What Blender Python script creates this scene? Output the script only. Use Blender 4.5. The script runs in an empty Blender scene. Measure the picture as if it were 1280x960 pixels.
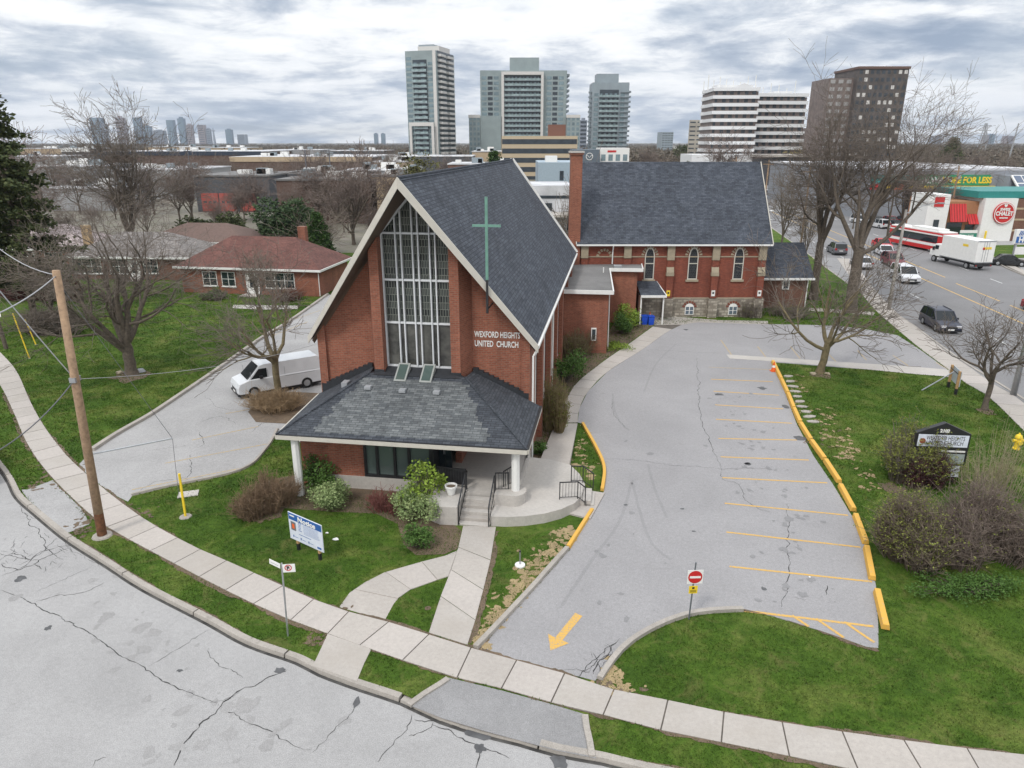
import bpy, bmesh, math, random
import numpy as np
from mathutils import Vector, Matrix
R = math.radians
rnd = random.Random(7)
SC = bpy.context.scene
COL = SC.collection

# ------------------------------------------------------------------ camera
CAM_H = 16.0
FPX = 888.0                       # focal length in pixels of a 1280 wide picture
PITCH = math.atan((480 - 177) / FPX)
cd = bpy.data.cameras.new('camera'); cam = bpy.data.objects.new('camera', cd); COL.objects.link(cam)
cd.sensor_width = 36.0; cd.lens = FPX / 1280 * 36.0
cd.clip_start = 0.5; cd.clip_end = 20000
cam.location = (0, 0, CAM_H); cam.rotation_euler = (math.pi / 2 - PITCH, 0, 0)
SC.camera = cam

# ------------------------------------------------------------------ world: overcast sky
SUN_EL, SUN_AZ = R(50), R(215)
w = bpy.data.worlds.new('World'); SC.world = w; w.use_nodes = True
nt = w.node_tree; nt.nodes.clear()
N = nt.nodes.new; L = nt.links.new
out = N('ShaderNodeOutputWorld')
sky = N('ShaderNodeTexSky'); sky.sky_type = 'NISHITA'; sky.sun_disc = False
sky.sun_elevation = SUN_EL; sky.sun_rotation = SUN_AZ
bg1 = N('ShaderNodeBackground'); bg1.inputs[1].default_value = 0.10
hs = N('ShaderNodeHueSaturation'); hs.inputs['Saturation'].default_value = 0.62
L(sky.outputs[0], hs.inputs['Color']); L(hs.outputs[0], bg1.inputs[0])
tc = N('ShaderNodeTexCoord'); sep = N('ShaderNodeSeparateXYZ'); L(tc.outputs['Generated'], sep.inputs[0])
def M(op, a, b=None, c=None, clamp=False):
    n = N('ShaderNodeMath'); n.operation = op; n.use_clamp = clamp
    for i, v in enumerate((a, b, c)):
        if v is None: continue
        if isinstance(v, (int, float)): n.inputs[i].default_value = v
        else: L(v, n.inputs[i])
    return n.outputs[0]
zz = M('MAXIMUM', sep.outputs[2], 0.0); den = M('ADD', zz, 0.15)
comb = N('ShaderNodeCombineXYZ'); L(M('DIVIDE', sep.outputs[0], den), comb.inputs[0]); L(M('DIVIDE', sep.outputs[1], den), comb.inputs[1])
def cloudnoise(scale, off, det=9, rough=.58, dist=.25):
    mp = N('ShaderNodeMapping'); mp.inputs['Location'].default_value = off; mp.inputs['Scale'].default_value = (scale, scale, 1)
    L(comb.outputs[0], mp.inputs[0])
    n = N('ShaderNodeTexNoise'); n.inputs['Scale'].default_value = 1; n.inputs['Detail'].default_value = det
    n.inputs['Roughness'].default_value = rough; n.inputs['Distortion'].default_value = dist
    L(mp.outputs[0], n.inputs['Vector']); return n.outputs[0]
def ramp(fac, stops):
    r = N('ShaderNodeValToRGB'); el = r.color_ramp.elements
    while len(el) < len(stops): el.new(.5)
    for e, (p, c) in zip(el, stops): e.position = p; e.color = (*c, 1) if len(c) == 3 else c
    L(fac, r.inputs[0]); return r.outputs[0]
c1 = cloudnoise(.85, (3.2, 1.7, 0), 9, .56, .4); c2 = cloudnoise(2.8, (8.1, 4.4, 0), 9, .64, .3); 
cm = M('ADD', M('MULTIPLY', c1, .66), M('MULTIPLY', c2, .34))
ccol = ramp(cm, [(.385, (.25, .32, .43)), (.44, (.40, .46, .55)), (.482, (.60, .64, .70)), (.525, (.86, .875, .89)), (.585, (1, 1, 1))])
# an overcast sky is brighter overhead than near the horizon
zen = M('ADD', M('MULTIPLY', M('SUBTRACT', sep.outputs[2], .22, None, True), 1.25), 0.94)
bg2 = N('ShaderNodeBackground'); L(ccol, bg2.inputs[0]); L(zen, bg2.inputs[1])
cover = ramp(M('ADD', cloudnoise(.5, (1.4, 9.3, 0), 7), M('MULTIPLY', cm, .35)), [(.48, (.62,)*3), (.66, (1, 1, 1))])
mx = N('ShaderNodeMixShader'); L(cover, mx.inputs[0]); L(bg1.outputs[0], mx.inputs[1]); L(bg2.outputs[0], mx.inputs[2])
L(mx.outputs[0], out.inputs[0])

sd = bpy.data.lights.new('sun', 'SUN'); sun = bpy.data.objects.new('sun', sd); COL.objects.link(sun)
sd.energy = 1.5; sd.angle = R(10); sd.color = (1, .965, .91)
az = SUN_AZ
sdir = Vector((math.sin(az) * math.cos(SUN_EL), math.cos(az) * math.cos(SUN_EL), math.sin(SUN_EL)))
sun.rotation_euler = sdir.to_track_quat('Z', 'Y').to_euler()
SC.view_settings.view_transform = 'Standard'; SC.view_settings.look = 'None'
SC.view_settings.exposure = 0.38; SC.view_settings.gamma = 1.0
SC.cycles.max_bounces = 5; SC.cycles.diffuse_bounces = 2; SC.cycles.glossy_bounces = 2
SC.cycles.transparent_max_bounces = 6

# ------------------------------------------------------------------ places measured on the ground
def gp(px, py, z=0.0):
    """ground point (height z) seen at pixel px,py of the 1280 x 960 photograph"""
    x = (px - 640) / FPX; u = (480 - py) / FPX
    d = (x, math.cos(PITCH) + u * math.sin(PITCH), -math.sin(PITCH) + u * math.cos(PITCH))
    t = (z - CAM_H) / d[2]
    return d[0] * t, d[1] * t
def zat(px, py, Y):
    x = (px - 640) / FPX; u = (480 - py) / FPX
    t = Y / (math.cos(PITCH) + u * math.sin(PITCH))
    return x * t, CAM_H + (-math.sin(PITCH) + u * math.cos(PITCH)) * t

# ------------------------------------------------------------------ materials
MATS = {}
def newmat(name):
    m = bpy.data.materials.new(name); m.use_nodes = True
    t = m.node_tree; b = t.nodes['Principled BSDF']
    return m, t, b
class NT:
    def __init__(s, t): s.t = t
    def n(s, typ, **kw):
        x = s.t.nodes.new('ShaderNode' + typ)
        for k, v in kw.items(): setattr(x, k, v)
        return x
    def l(s, a, b): s.t.links.new(a, b)
    def m(s, op, a, b=None, clamp=False):
        x = s.n('Math', operation=op, use_clamp=clamp)
        for i, v in enumerate((a, b)):
            if v is None: continue
            if isinstance(v, (int, float)): x.inputs[i].default_value = v
            else: s.l(v, x.inputs[i])
        return x.outputs[0]
    def noise(s, vec, scale, det=4, rough=.55, dist=0):
        x = s.n('TexNoise'); x.inputs['Scale'].default_value = scale; x.inputs['Detail'].default_value = det
        x.inputs['Roughness'].default_value = rough; x.inputs['Distortion'].default_value = dist
        if vec is not None: s.l(vec, x.inputs['Vector'])
        return x.outputs[0]
    def ramp(s, fac, stops, interp='LINEAR'):
        r = s.n('ValToRGB'); r.color_ramp.interpolation = interp; el = r.color_ramp.elements
        while len(el) < len(stops): el.new(.5)
        for e, (p, c) in zip(el, stops): e.position = p; e.color = (*c, 1)
        s.l(fac, r.inputs[0]); return r.outputs[0]
    def mix(s, fac, a, b, typ='MIX'):
        x = s.n('MixRGB', blend_type=typ)
        for i, v in enumerate((fac, a, b)):
            if isinstance(v, (int, float)): x.inputs[i].default_value = v
            elif isinstance(v, tuple): x.inputs[i].default_value = (*v, 1)
            else: s.l(v, x.inputs[i])
        return x.outputs[0]
    def bump(s, h, b, strength=.3, dist=.02):
        x = s.n('Bump'); x.inputs['Strength'].default_value = strength; x.inputs['Distance'].default_value = dist
        s.l(h, x.inputs['Height']); s.l(x.outputs[0], b.inputs['Normal'])
def surfcoord(q):
    """in-plane coordinates of any sloping or upright face, whatever way it faces"""
    g = q.n('NewGeometry')
    def vm(op, a, b=None):
        x = q.n('VectorMath', operation=op)
        for i, v in enumerate((a, b)):
            if v is None: continue
            if isinstance(v, tuple): x.inputs[i].default_value = v
            else: q.l(v, x.inputs[i])
        return x
    nrm = g.outputs['True Normal']
    t = vm('NORMALIZE', vm('CROSS_PRODUCT', (0, 0, 1), nrm).outputs[0]).outputs[0]
    b = vm('CROSS_PRODUCT', nrm, t).outputs[0]
    c = q.n('CombineXYZ')
    q.l(vm('DOT_PRODUCT', g.outputs['Position'], t).outputs['Value'], c.inputs[0])
    q.l(vm('DOT_PRODUCT', g.outputs['Position'], b).outputs['Value'], c.inputs[1])
    return c.outputs[0], g.outputs['Position']
def plain(name, col, rough=.6, metal=0., var=.08, scale=3., spec=.5, coat=0.):
    if name in MATS: return MATS[name]
    m, t, b = newmat(name); q = NT(t)
    g = q.n('NewGeometry'); n = q.noise(g.outputs['Position'], scale, 5, .6)
    hi = tuple(min(1, c * (1 + var)) for c in col); lo = tuple(c * (1 - var) for c in col)
    q.l(q.ramp(n, [(.3, lo), (.7, hi)]), b.inputs['Base Color'])
    b.inputs['Roughness'].default_value = rough; b.inputs['Metallic'].default_value = metal
    b.inputs['Specular IOR Level'].default_value = spec
    if coat: b.inputs['Coat Weight'].default_value = coat
    MATS[name] = m; return m
def brick(name, c1, c2, mortar, bw=.26, bh=.095, var=.35, rough=.85):
    m, t, b = newmat(name); q = NT(t); uv, pos = surfcoord(q)
    br = q.n('TexBrick'); q.l(uv, br.inputs['Vector']); br.inputs['Scale'].default_value = 1
    br.inputs['Brick Width'].default_value = bw; br.inputs['Row Height'].default_value = bh
    br.inputs['Mortar Size'].default_value = bh * .16; br.inputs['Mortar Smooth'].default_value = .3; br.inputs['Bias'].default_value = -.1
    br.inputs['Color1'].default_value = (*c1, 1); br.inputs['Color2'].default_value = (*c2, 1); br.inputs['Mortar'].default_value = (*mortar, 1)
    n = q.noise(pos, .55, 5, .6)
    c = q.mix(.5, br.outputs[0], q.ramp(n, [(.3, (1 - var,) * 3), (.7, (1 + var * .4,) * 3)]), 'MULTIPLY')
    n2 = q.noise(pos, 9, 3, .6)
    c = q.mix(.5, c, q.ramp(n2, [(.3, (.72,) * 3), (.7, (1.2,) * 3)]), 'MULTIPLY')
    mp = q.n('Mapping'); mp.inputs['Scale'].default_value = (1.7, .16, 1); q.l(uv, mp.inputs[0]); n3 = q.noise(mp.outputs[0], 1.0, 5, .65)
    c = q.mix(.6, c, q.ramp(n3, [(.32, (.70, .68, .68)), (.55, (1.02,) * 3), (.75, (1.15, 1.13, 1.12))]), 'MULTIPLY')
    q.l(c, b.inputs['Base Color']); b.inputs['Roughness'].default_value = rough
    q.bump(q.m('MULTIPLY', br.outputs['Fac'], -1), b, .5, .02)
    MATS[name] = m; return m
def shingle(name, c1, c2, dark, bw=.42, bh=.17, var=.3, patch=None):
    m, t, b = newmat(name); q = NT(t); uv, pos = surfcoord(q)
    br = q.n('TexBrick'); q.l(uv, br.inputs['Vector']); br.inputs['Scale'].default_value = 1; br.offset = .37
    br.inputs['Brick Width'].default_value = bw; br.inputs['Row Height'].default_value = bh
    br.inputs['Mortar Size'].default_value = .014; br.inputs['Mortar Smooth'].default_value = .4
    br.inputs['Color1'].default_value = (*c1, 1); br.inputs['Color2'].default_value = (*c2, 1); br.inputs['Mortar'].default_value = (*dark, 1)
    n = q.noise(pos, .5, 6, .65, .4)
    c = q.mix(.8, br.outputs[0], q.ramp(n, [(.3, (1 - var,) * 3), (.7, (1 + var,) * 3)]), 'MULTIPLY')
    n2 = q.noise(uv, 3.1, 6, .75, .6)
    c = q.mix(.8, c, q.ramp(n2, [(.35, (.7,) * 3), (.65, (1.35,) * 3)]), 'MULTIPLY')
    q.l(c, b.inputs['Base Color']); b.inputs['Roughness'].default_value = .9
    q.bump(q.m('MULTIPLY', br.outputs['Fac'], -1), b, .6, .02)
    MATS[name] = m; return m
def speckle(name, base, amp=.16, big=.14, fine=60, bigscale=.22, rough=.9, stain=None, warm=None):
    """asphalt or concrete: fine grain, broad fading and wear stains"""
    m, t, b = newmat(name); q = NT(t); g = q.n('NewGeometry'); pos = g.outputs['Position']
    n1 = q.noise(pos, fine, 2, .7); n2 = q.noise(pos, bigscale, 7, .62, .5); n3 = q.noise(pos, 7, 5, .7)
    c = q.mix(1, q.ramp(n1, [(.25, tuple(v * (1 - amp) for v in base)), (.75, tuple(v * (1 + amp) for v in base))]),
              q.ramp(n2, [(.28, (1 - big,) * 3), (.72, (1 + big,) * 3)]), 'MULTIPLY')
    c = q.mix(1, c, q.ramp(n3, [(.3, (.9,) * 3), (.7, (1.08,) * 3)]), 'MULTIPLY')
    if stain:
        n4 = q.noise(pos, 1.3, 4, .7, .8)
        c = q.mix(q.ramp(n4, [(.60, (0, 0, 0)), (.74, (.55,) * 3)]), c, stain)
    if warm:
        n5 = q.noise(pos, .6, 3, .6); c = q.mix(q.ramp(n5, [(.4, (0, 0, 0)), (.7, (.6,) * 3)]), c, warm)
    q.l(c, b.inputs['Base Color']); b.inputs['Roughness'].default_value = rough
    q.bump(n1, b, .35, .01)
    MATS[name] = m; return m
def grassmat(name, k=1.):
    m, t, b = newmat(name); q = NT(t); g = q.n('NewGeometry'); pos = g.outputs['Position']
    n1 = q.noise(pos, .35, 6, .65, .6); n2 = q.noise(pos, 3.2, 6, .7, .8); n3 = q.noise(pos, 38, 3, .7)
    c = q.ramp(n1, [(.32, (.038 * k, .080 * k, .010 * k)), (.5, (.062 * k, .115 * k, .014 * k)), (.64, (.118 * k, .155 * k, .032 * k))])
    c = q.mix(1, c, q.ramp(n2, [(.28, (.58, .60, .55)), (.52, (1, 1, 1)), (.75, (1.38, 1.28, 1.3))]), 'MULTIPLY')
    c = q.mix(1, c, q.ramp(n3, [(.3, (.55,) * 3), (.7, (1.4,) * 3)]), 'MULTIPLY')
    n4 = q.noise(pos, .9, 5, .7, 1.2)
    c = q.mix(q.ramp(n4, [(.53, (0, 0, 0)), (.72, (.6,) * 3)]), c, (.17, .16, .055))
    q.l(c, b.inputs['Base Color']); b.inputs['Roughness'].default_value = .95; b.inputs['Specular IOR Level'].default_value = .15
    q.bump(n3, b, .8, .05)
    MATS[name] = m; return m
def glassmat(name, col=(.02, .03, .035), rough=.06, metal=0.):
    m, t, b = newmat(name); q = NT(t)
    b.inputs['Base Color'].default_value = (*col, 1); b.inputs['Roughness'].default_value = rough
    b.inputs['Specular IOR Level'].default_value = .8; b.inputs['Metallic'].default_value = metal
    MATS[name] = m; return m
def leafmat(name, c1, c2, rough=.7):
    m, t, b = newmat(name); q = NT(t); g = q.n('NewGeometry')
    n = q.noise(g.outputs['Position'], 1.8, 4, .7)
    n2 = q.n('TexWhiteNoise', noise_dimensions='3D')
    v = q.n('VectorMath', operation='SNAP'); v.inputs[1].default_value = (.12, .12, .12); q.l(g.outputs['Position'], v.inputs[0]); q.l(v.outputs[0], n2.inputs['Vector'])
    f = q.m('ADD', q.m('MULTIPLY', n, .7), q.m('MULTIPLY', n2.outputs[0], .3))
    q.l(q.ramp(f, [(.3, c1), (.7, c2)]), b.inputs['Base Color']); b.inputs['Roughness'].default_value = rough
    b.inputs['Specular IOR Level'].default_value = .2
    MATS[name] = m; return m

m_brick = brick('red_brick', (.24, .070, .038), (.335, .108, .060), (.25, .145, .10))
m_brick_old = brick('old_red_brick', (.19, .042, .022), (.285, .070, .034), (.17, .07, .05), .24, .085)
m_brick_dark = brick('brown_brick', (.14, .055, .032), (.2, .08, .05), (.2, .13, .1))
m_buff = brick('buff_brick', (.38, .24, .12), (.46, .3, .16), (.4, .32, .22))
m_rubble = brick('rubble_stone', (.22, .19, .15), (.50, .45, .37), (.24, .21, .17), .50, .26, .6)
m_stone = speckle('dressed_stone', (.31, .26, .185), .12, .15, 30, 1.2)
m_roof = shingle('slate_shingle', (.038, .044, .058), (.072, .082, .10), (.015, .018, .024))
m_roof_porch = shingle('grey_shingle', (.075, .082, .086), (.15, .158, .158), (.05, .053, .057), .36, .15, .2)
m_roof_dark = shingle('charcoal_shingle', (.034, .039, .048), (.06, .067, .078), (.014, .016, .02), .36, .15, .2)
m_roof_red = shingle('maroon_shingle', (.11, .045, .035), (.145, .062, .048), (.06, .026, .024), .4, .18)
m_roof_grey = shingle('weathered_grey_shingle', (.16, .145, .135), (.23, .205, .19), (.08, .075, .07), .4, .18)
m_roof_pink = shingle('pale_pink_shingle', (.34, .28, .27), (.44, .37, .36), (.2, .17, .17), .4, .18)
m_tar = speckle('flat_roof_gravel', (.155, .15, .145), .2, .25, 30, .4)
m_membrane = speckle('pale_roof_membrane', (.5, .5, .51), .1, .3, 8, .15)
m_asph = speckle('old_asphalt', (.315, .307, .30), .30, .13, 34, .3, stain=(.24, .232, .225))
m_asph_lot = speckle('lot_asphalt', (.275, .266, .266), .26, .10, 42, .2, stain=(.215, .208, .205))
m_asph_apron = speckle('apron_asphalt', (.235, .23, .228), .34, .14, 30, .8)
m_asph_road = speckle('road_asphalt', (.185, .18, .18), .2, .15, 30, .1, stain=(.12, .12, .13))
m_conc = speckle('sidewalk_concrete', (.385, .352, .318), .10, .08, 50, .3, warm=(.33, .295, .255))
m_conc_new = speckle('pale_concrete', (.43, .40, .365), .10, .08, 50, .5)
m_kerb = speckle('kerb_concrete', (.33, .30, .265), .2, .16, 30, .8, stain=(.17, .15, .13))
m_crack = plain('crack_tar', (.038, .036, .035), .95, var=.3)
m_joint = plain('joint_dirt', (.11, .095, .08), .95, var=.3)
m_soil = speckle('garden_soil', (.12, .085, .055), .4, .3, 25, 1.2)
m_straw = speckle('dry_grass', (.28, .21, .11), .35, .3, 30, 2.)
m_grass = grassmat('lawn')
m_ground = speckle('urban_ground', (.17, .15, .125), .2, .4, 3, .03, warm=(.10, .11, .05))
def worn_paint(name, col, under, lo=.30, hi=.42, scale=14):
    m, t, b = newmat(name); q = NT(t); g = q.n('NewGeometry')
    n = q.noise(g.outputs['Position'], scale, 6, .75)
    q.l(q.mix(q.ramp(n, [(lo, (0, 0, 0)), (hi, (1, 1, 1))]), under, col), b.inputs['Base Color']); b.inputs['Roughness'].default_value = .8
    MATS[name] = m; return m
m_ypaint = worn_paint('yellow_paint', (.58, .34, .07), (.30, .27, .22), .38, .50)
m_ypaint_old = worn_paint('faded_yellow_paint', (.48, .33, .12), (.27, .26, .25), .42, .58)
m_ystop = worn_paint('yellow_block_paint', (.62, .35, .06), (.36, .30, .2), .34, .42, 9)
m_yroad = plain('road_yellow', (.62, .38, .08), .8, var=.2)
m_wroad = plain('road_white', (.6, .6, .58), .8, var=.2)
m_white = plain('white_paint', (.72, .71, .68), .5, var=.05)
m_cream = plain('cream_trim', (.50, .47, .41), .6, var=.06)
m_soffit = plain('soffit_brown', (.12, .085, .06), .8)
m_black = plain('black_paint', (.018, .018, .02), .45, var=.2)
m_flash = plain('black_flashing', (.022, .024, .028), .6, var=.2)
m_metal = plain('galvanised_metal', (.42, .43, .44), .4, .7, var=.1)
m_grey = plain('grey_paint', (.3, .31, .32), .6)
m_carglass = glassmat('car_glass', (.015, .018, .02), .12); m_carglass.node_tree.nodes['Principled BSDF'].inputs['Specular IOR Level'].default_value = .35
m_glass = glassmat('dark_glass'); m_glass_lobby = glassmat('lobby_glass', (.10, .13, .12), .04)  # lobby glass: base colour lightened to stand in for reflections
m_glass_sky = glassmat('skylight_glass', (.07, .10, .09), .05)
m_green_cu = plain('verdigris', (.13, .265, .21), .6, var=.12)
m_wood = plain('pale_timber', (.45, .28, .13), .8, var=.2, scale=6)
m_pole = plain('weathered_pole', (.30, .20, .125), .9, var=.3, scale=5)
m_bark = plain('bark', (.105, .084, .064), .95, var=.35, scale=6)
m_bark_moss = plain('mossy_bark', (.15, .12, .065), .95, var=.35, scale=5)
m_twig = plain('twigs', (.145, .118, .096), .95, var=.25, scale=2)
m_twig_pale = plain('pale_twigs', (.18, .145, .115), .95, var=.25, scale=2)
m_twig_far = plain('far_twigs', (.17, .13, .11), .95, var=.25, scale=.4)
m_blue = plain('blue_plastic', (.01, .07, .5), .45)
m_bluesign = plain('blue_sign', (.02, .10, .32), .5)
m_red = plain('red_paint', (.5, .02, .02), .45)
m_orange = plain('orange_plastic', (.75, .12, .02), .5)
m_yplastic = plain('yellow_plastic', (.78, .55, .03), .5)
m_rubber = plain('tyre_rubber', (.02, .02, .02), .9)
m_lamp_glass = glassmat('lamp_glass', (.6, .6, .62), .1)
m_tail = glassmat('tail_lamp', (.35, .01, .01), .15)

# ------------------------------------------------------------------ mesh builder
class MB:
    def __init__(s): s.v = []; s.f = []; s.mi = []; s.k = 0
    def add(s, vs, fs):
        o = len(s.v); s.v += [tuple(v) for v in vs]; s.f += [tuple(i + o for i in f) for f in fs]; s.mi += [s.k] * len(fs); return s
    def box(s, x0, x1, y0, y1, z0, z1, rz=0, c=(0, 0, 0)):
        vs = [(x, y, z) for z in (z0, z1) for y in (y0, y1) for x in (x0, x1)]
        if rz or c != (0, 0, 0):
            a, b = math.cos(rz), math.sin(rz); vs = [(c[0] + x * a - y * b, c[1] + x * b + y * a, c[2] + z) for x, y, z in vs]
        return s.add(vs, [(0, 2, 3, 1), (4, 5, 7, 6), (0, 1, 5, 4), (2, 6, 7, 3), (0, 4, 6, 2), (1, 3, 7, 5)])
    def prism(s, poly, z0, z1):
        n = len(poly); a = sum(poly[i][0] * poly[(i + 1) % n][1] - poly[(i + 1) % n][0] * poly[i][1] for i in range(n))
        if a < 0: poly = poly[::-1]
        z0 = z0 if hasattr(z0, '__len__') else [z0] * n; z1 = z1 if hasattr(z1, '__len__') else [z1] * n
        vs = [(p[0], p[1], z) for p, z in zip(poly, z0)] + [(p[0], p[1], z) for p, z in zip(poly, z1)]
        fs = [tuple(range(n))[::-1], tuple(range(n, 2 * n))] + [(i, (i + 1) % n, n + (i + 1) % n, n + i) for i in range(n)]
        return s.add(vs, fs)
    def sheet(s, poly, z):
        n = len(poly); a = sum(poly[i][0] * poly[(i + 1) % n][1] - poly[(i + 1) % n][0] * poly[i][1] for i in range(n))
        if a < 0: poly = poly[::-1]
        return s.add([(p[0], p[1], z) for p in poly], [tuple(range(n))])
    def extr(s, prof, p0, p1, up=None):
        """closed outline prof (in the x,z plane of each end) extruded from p0 to p1"""
        p0 = Vector(p0); p1 = Vector(p1); d = (p1 - p0).normalized(); side = d.cross(Vector((0, 0, 1)))
        if side.length < 1e-5: side = Vector((1, 0, 0))
        side.normalize(); upv = side.cross(d); n = len(prof)
        vs = [p + side * a + upv * b for p in (p0, p1) for a, b in prof]
        return s.add(vs, [tuple(range(n)), tuple(range(n, 2 * n))[::-1]] + [(i, n + i, n + (i + 1) % n, (i + 1) % n) for i in range(n)])
    def bar(s, p0, p1, w_, h_):
        return s.extr([(-w_ / 2, -h_ / 2), (w_ / 2, -h_ / 2), (w_ / 2, h_ / 2), (-w_ / 2, h_ / 2)], p0, p1)
    def tube(s, pts, rs, n=8, cap=True):
        pts = [Vector(p) for p in pts]
        if not hasattr(rs, '__len__'): rs = [rs] * len(pts)
        base = len(s.v); ref = None; vs = []
        for i, p in enumerate(pts):
            d = (pts[min(i + 1, len(pts) - 1)] - pts[max(i - 1, 0)]).normalized()
            if ref is None: ref = Vector((1, 0, 0)) if abs(d.x) < .9 else Vector((0, 1, 0))
            a = d.cross(ref).normalized(); b = d.cross(a); ref = -b if False else a.cross(d)
            for k in range(n):
                t = 2 * math.pi * k / n; vs.append(p + (a * math.cos(t) + b * math.sin(t)) * rs[i])
        fs = []
        for i in range(len(pts) - 1):
            for k in range(n):
                fs.append((i * n + k, (i + 1) * n + k, (i + 1) * n + (k + 1) % n, i * n + (k + 1) % n))
        if cap: fs += [tuple(range(n)), tuple(range((len(pts) - 1) * n, len(pts) * n))[::-1]]
        return s.add(vs, fs)
    def lathe(s, prof, c=(0, 0, 0), n=16, cap=True):
        vs = [(c[0] + r * math.cos(2 * math.pi * k / n), c[1] + r * math.sin(2 * math.pi * k / n), c[2] + z) for r, z in prof for k in range(n)]
        fs = [(i * n + k, i * n + (k + 1) % n, (i + 1) * n + (k + 1) % n, (i + 1) * n + k) for i in range(len(prof) - 1) for k in range(n)]
        if cap: fs += [tuple(range(n))[::-1], tuple(range((len(prof) - 1) * n, len(prof) * n))]
        return s.add(vs, fs)
    def quad(s, a, b, c, d): return s.add([a, b, c, d], [(0, 1, 2, 3)])
    def slab(s, pts, t):
        """flat polygon in space thickened by t along minus its normal"""
        P = [Vector(p) for p in pts]; nr = Vector((0, 0, 0))
        for i in range(len(P)):
            a, b = P[i], P[(i + 1) % len(P)]; nr += a.cross(b)
        nr.normalize()
        n = len(P); vs = P + [p - nr * t for p in P]
        return s.add(vs, [tuple(range(n)), tuple(range(n, 2 * n))[::-1]] + [(i, n + i, n + (i + 1) % n, (i + 1) % n) for i in range(n)])
    def xf(s, mat, start=0):
        for i in range(start, len(s.v)): s.v[i] = tuple(mat @ Vector(s.v[i]))
        return s
    def build(s, name, mat, parent=None, smooth=False, bevel=0):
        me = bpy.data.meshes.new(name); me.from_pydata(s.v, [], s.f)
        for m_ in (mat if isinstance(mat, (list, tuple)) else [mat]): me.materials.append(m_)
        if any(s.mi): me.polygons.foreach_set('material_index', s.mi)
        if smooth: me.polygons.foreach_set('use_smooth', [True] * len(s.f))
        me.update()
        o = bpy.data.objects.new(name, me); COL.objects.link(o)
        if parent is not None: o.parent = parent
        if bevel:
            bm = o.modifiers.new('bevel', 'BEVEL'); bm.width = bevel; bm.segments = 2; bm.limit_method = 'ANGLE'
        return o
def fastmesh(name, V, k, mat, parent=None):
    """numpy mesh: V (faces*k, 3) unshared corners, k corners per face"""
    V = np.asarray(V, dtype=np.float32).reshape(-1, 3); nf = len(V) // k
    me = bpy.data.meshes.new(name); me.vertices.add(len(V)); me.vertices.foreach_set('co', V.ravel())
    me.loops.add(len(V)); me.loops.foreach_set('vertex_index', np.arange(len(V), dtype=np.int32))
    me.polygons.add(nf); me.polygons.foreach_set('loop_start', np.arange(0, len(V), k, dtype=np.int32))
    me.polygons.foreach_set('loop_total', np.full(nf, k, dtype=np.int32)); me.update(calc_edges=True)
    for m_ in (mat if isinstance(mat, (list, tuple)) else [mat]): me.materials.append(m_)
    o = bpy.data.objects.new(name, me); COL.objects.link(o)
    if parent is not None: o.parent = parent
    return o
def segmesh(name, segs, mat, parent=None, n=3):
    """many tapered twigs (p0,p1,r0,r1) in one mesh"""
    S = np.array([(*a, *b, c, d) for a, b, c, d in segs], dtype=np.float64)
    p0 = S[:, :3]; p1 = S[:, 3:6]; d = p1 - p0; d /= np.linalg.norm(d, axis=1)[:, None] + 1e-9
    ref = np.where(np.abs(d[:, :1]) < .8, np.array([[1., 0, 0]]), np.array([[0, 1., 0]]))
    a = np.cross(d, ref); a /= np.linalg.norm(a, axis=1)[:, None]; b = np.cross(d, a)
    m_ = len(S); V = np.zeros((m_, 2 * n, 3))
    for k in range(n):
        t = 2 * math.pi * k / n; o = a * math.cos(t) + b * math.sin(t)
        V[:, k] = p0 + o * S[:, 6:7]; V[:, n + k] = p1 + o * S[:, 7:8]
    idx = np.array([(k, (k + 1) % n, n + (k + 1) % n, n + k) for k in range(n)])
    F = (np.arange(m_)[:, None, None] * 2 * n + idx[None]).reshape(-1)
    me = bpy.data.meshes.new(name); me.vertices.add(m_ * 2 * n); me.vertices.foreach_set('co', V.astype(np.float32).ravel())
    nf = m_ * n; me.loops.add(nf * 4); me.loops.foreach_set('vertex_index', F.astype(np.int32))
    me.polygons.add(nf); me.polygons.foreach_set('loop_start', np.arange(0, nf * 4, 4, dtype=np.int32))
    me.polygons.foreach_set('loop_total', np.full(nf, 4, dtype=np.int32)); me.update(calc_edges=True)
    me.polygons.foreach_set('use_smooth', np.ones(nf, dtype=bool))
    me.materials.append(mat)
    o = bpy.data.objects.new(name, me); COL.objects.link(o)
    if parent is not None: o.parent = parent
    return o
def tag(o, label, cat, group=None):
    o['label'] = label; o['category'] = cat
    if group: o['group'] = group
    return o
def thing(name, label, cat, loc=(0, 0, 0), rz=0, group=None):
    o = bpy.data.objects.new(name, None); COL.objects.link(o); o.empty_display_size = .3
    o.location = loc; o.rotation_euler = (0, 0, rz); return tag(o, label, cat, group)
def struct(o, kind='structure'): o['kind'] = kind; return o
CH = {}
def kids(o):
    return [c for c in bpy.data.objects if c.parent == o]
def dup(root, loc, rz=0, label=None, scale=None, group=None):
    r = root.copy(); COL.objects.link(r); r.location = loc; r.rotation_euler = (0, 0, rz)
    if scale is not None: r.scale = scale if hasattr(scale, '__len__') else (scale,) * 3
    if label: r['label'] = label
    if group: r['group'] = group
    if root.name not in CH: CH[root.name] = [(c, kids(c)) for c in kids(root)]
    for c, gs in CH[root.name]:
        cc = c.copy(); COL.objects.link(cc); cc.parent = r
        for g in gs:
            gg = g.copy(); COL.objects.link(gg); gg.parent = cc
    return r
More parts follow.
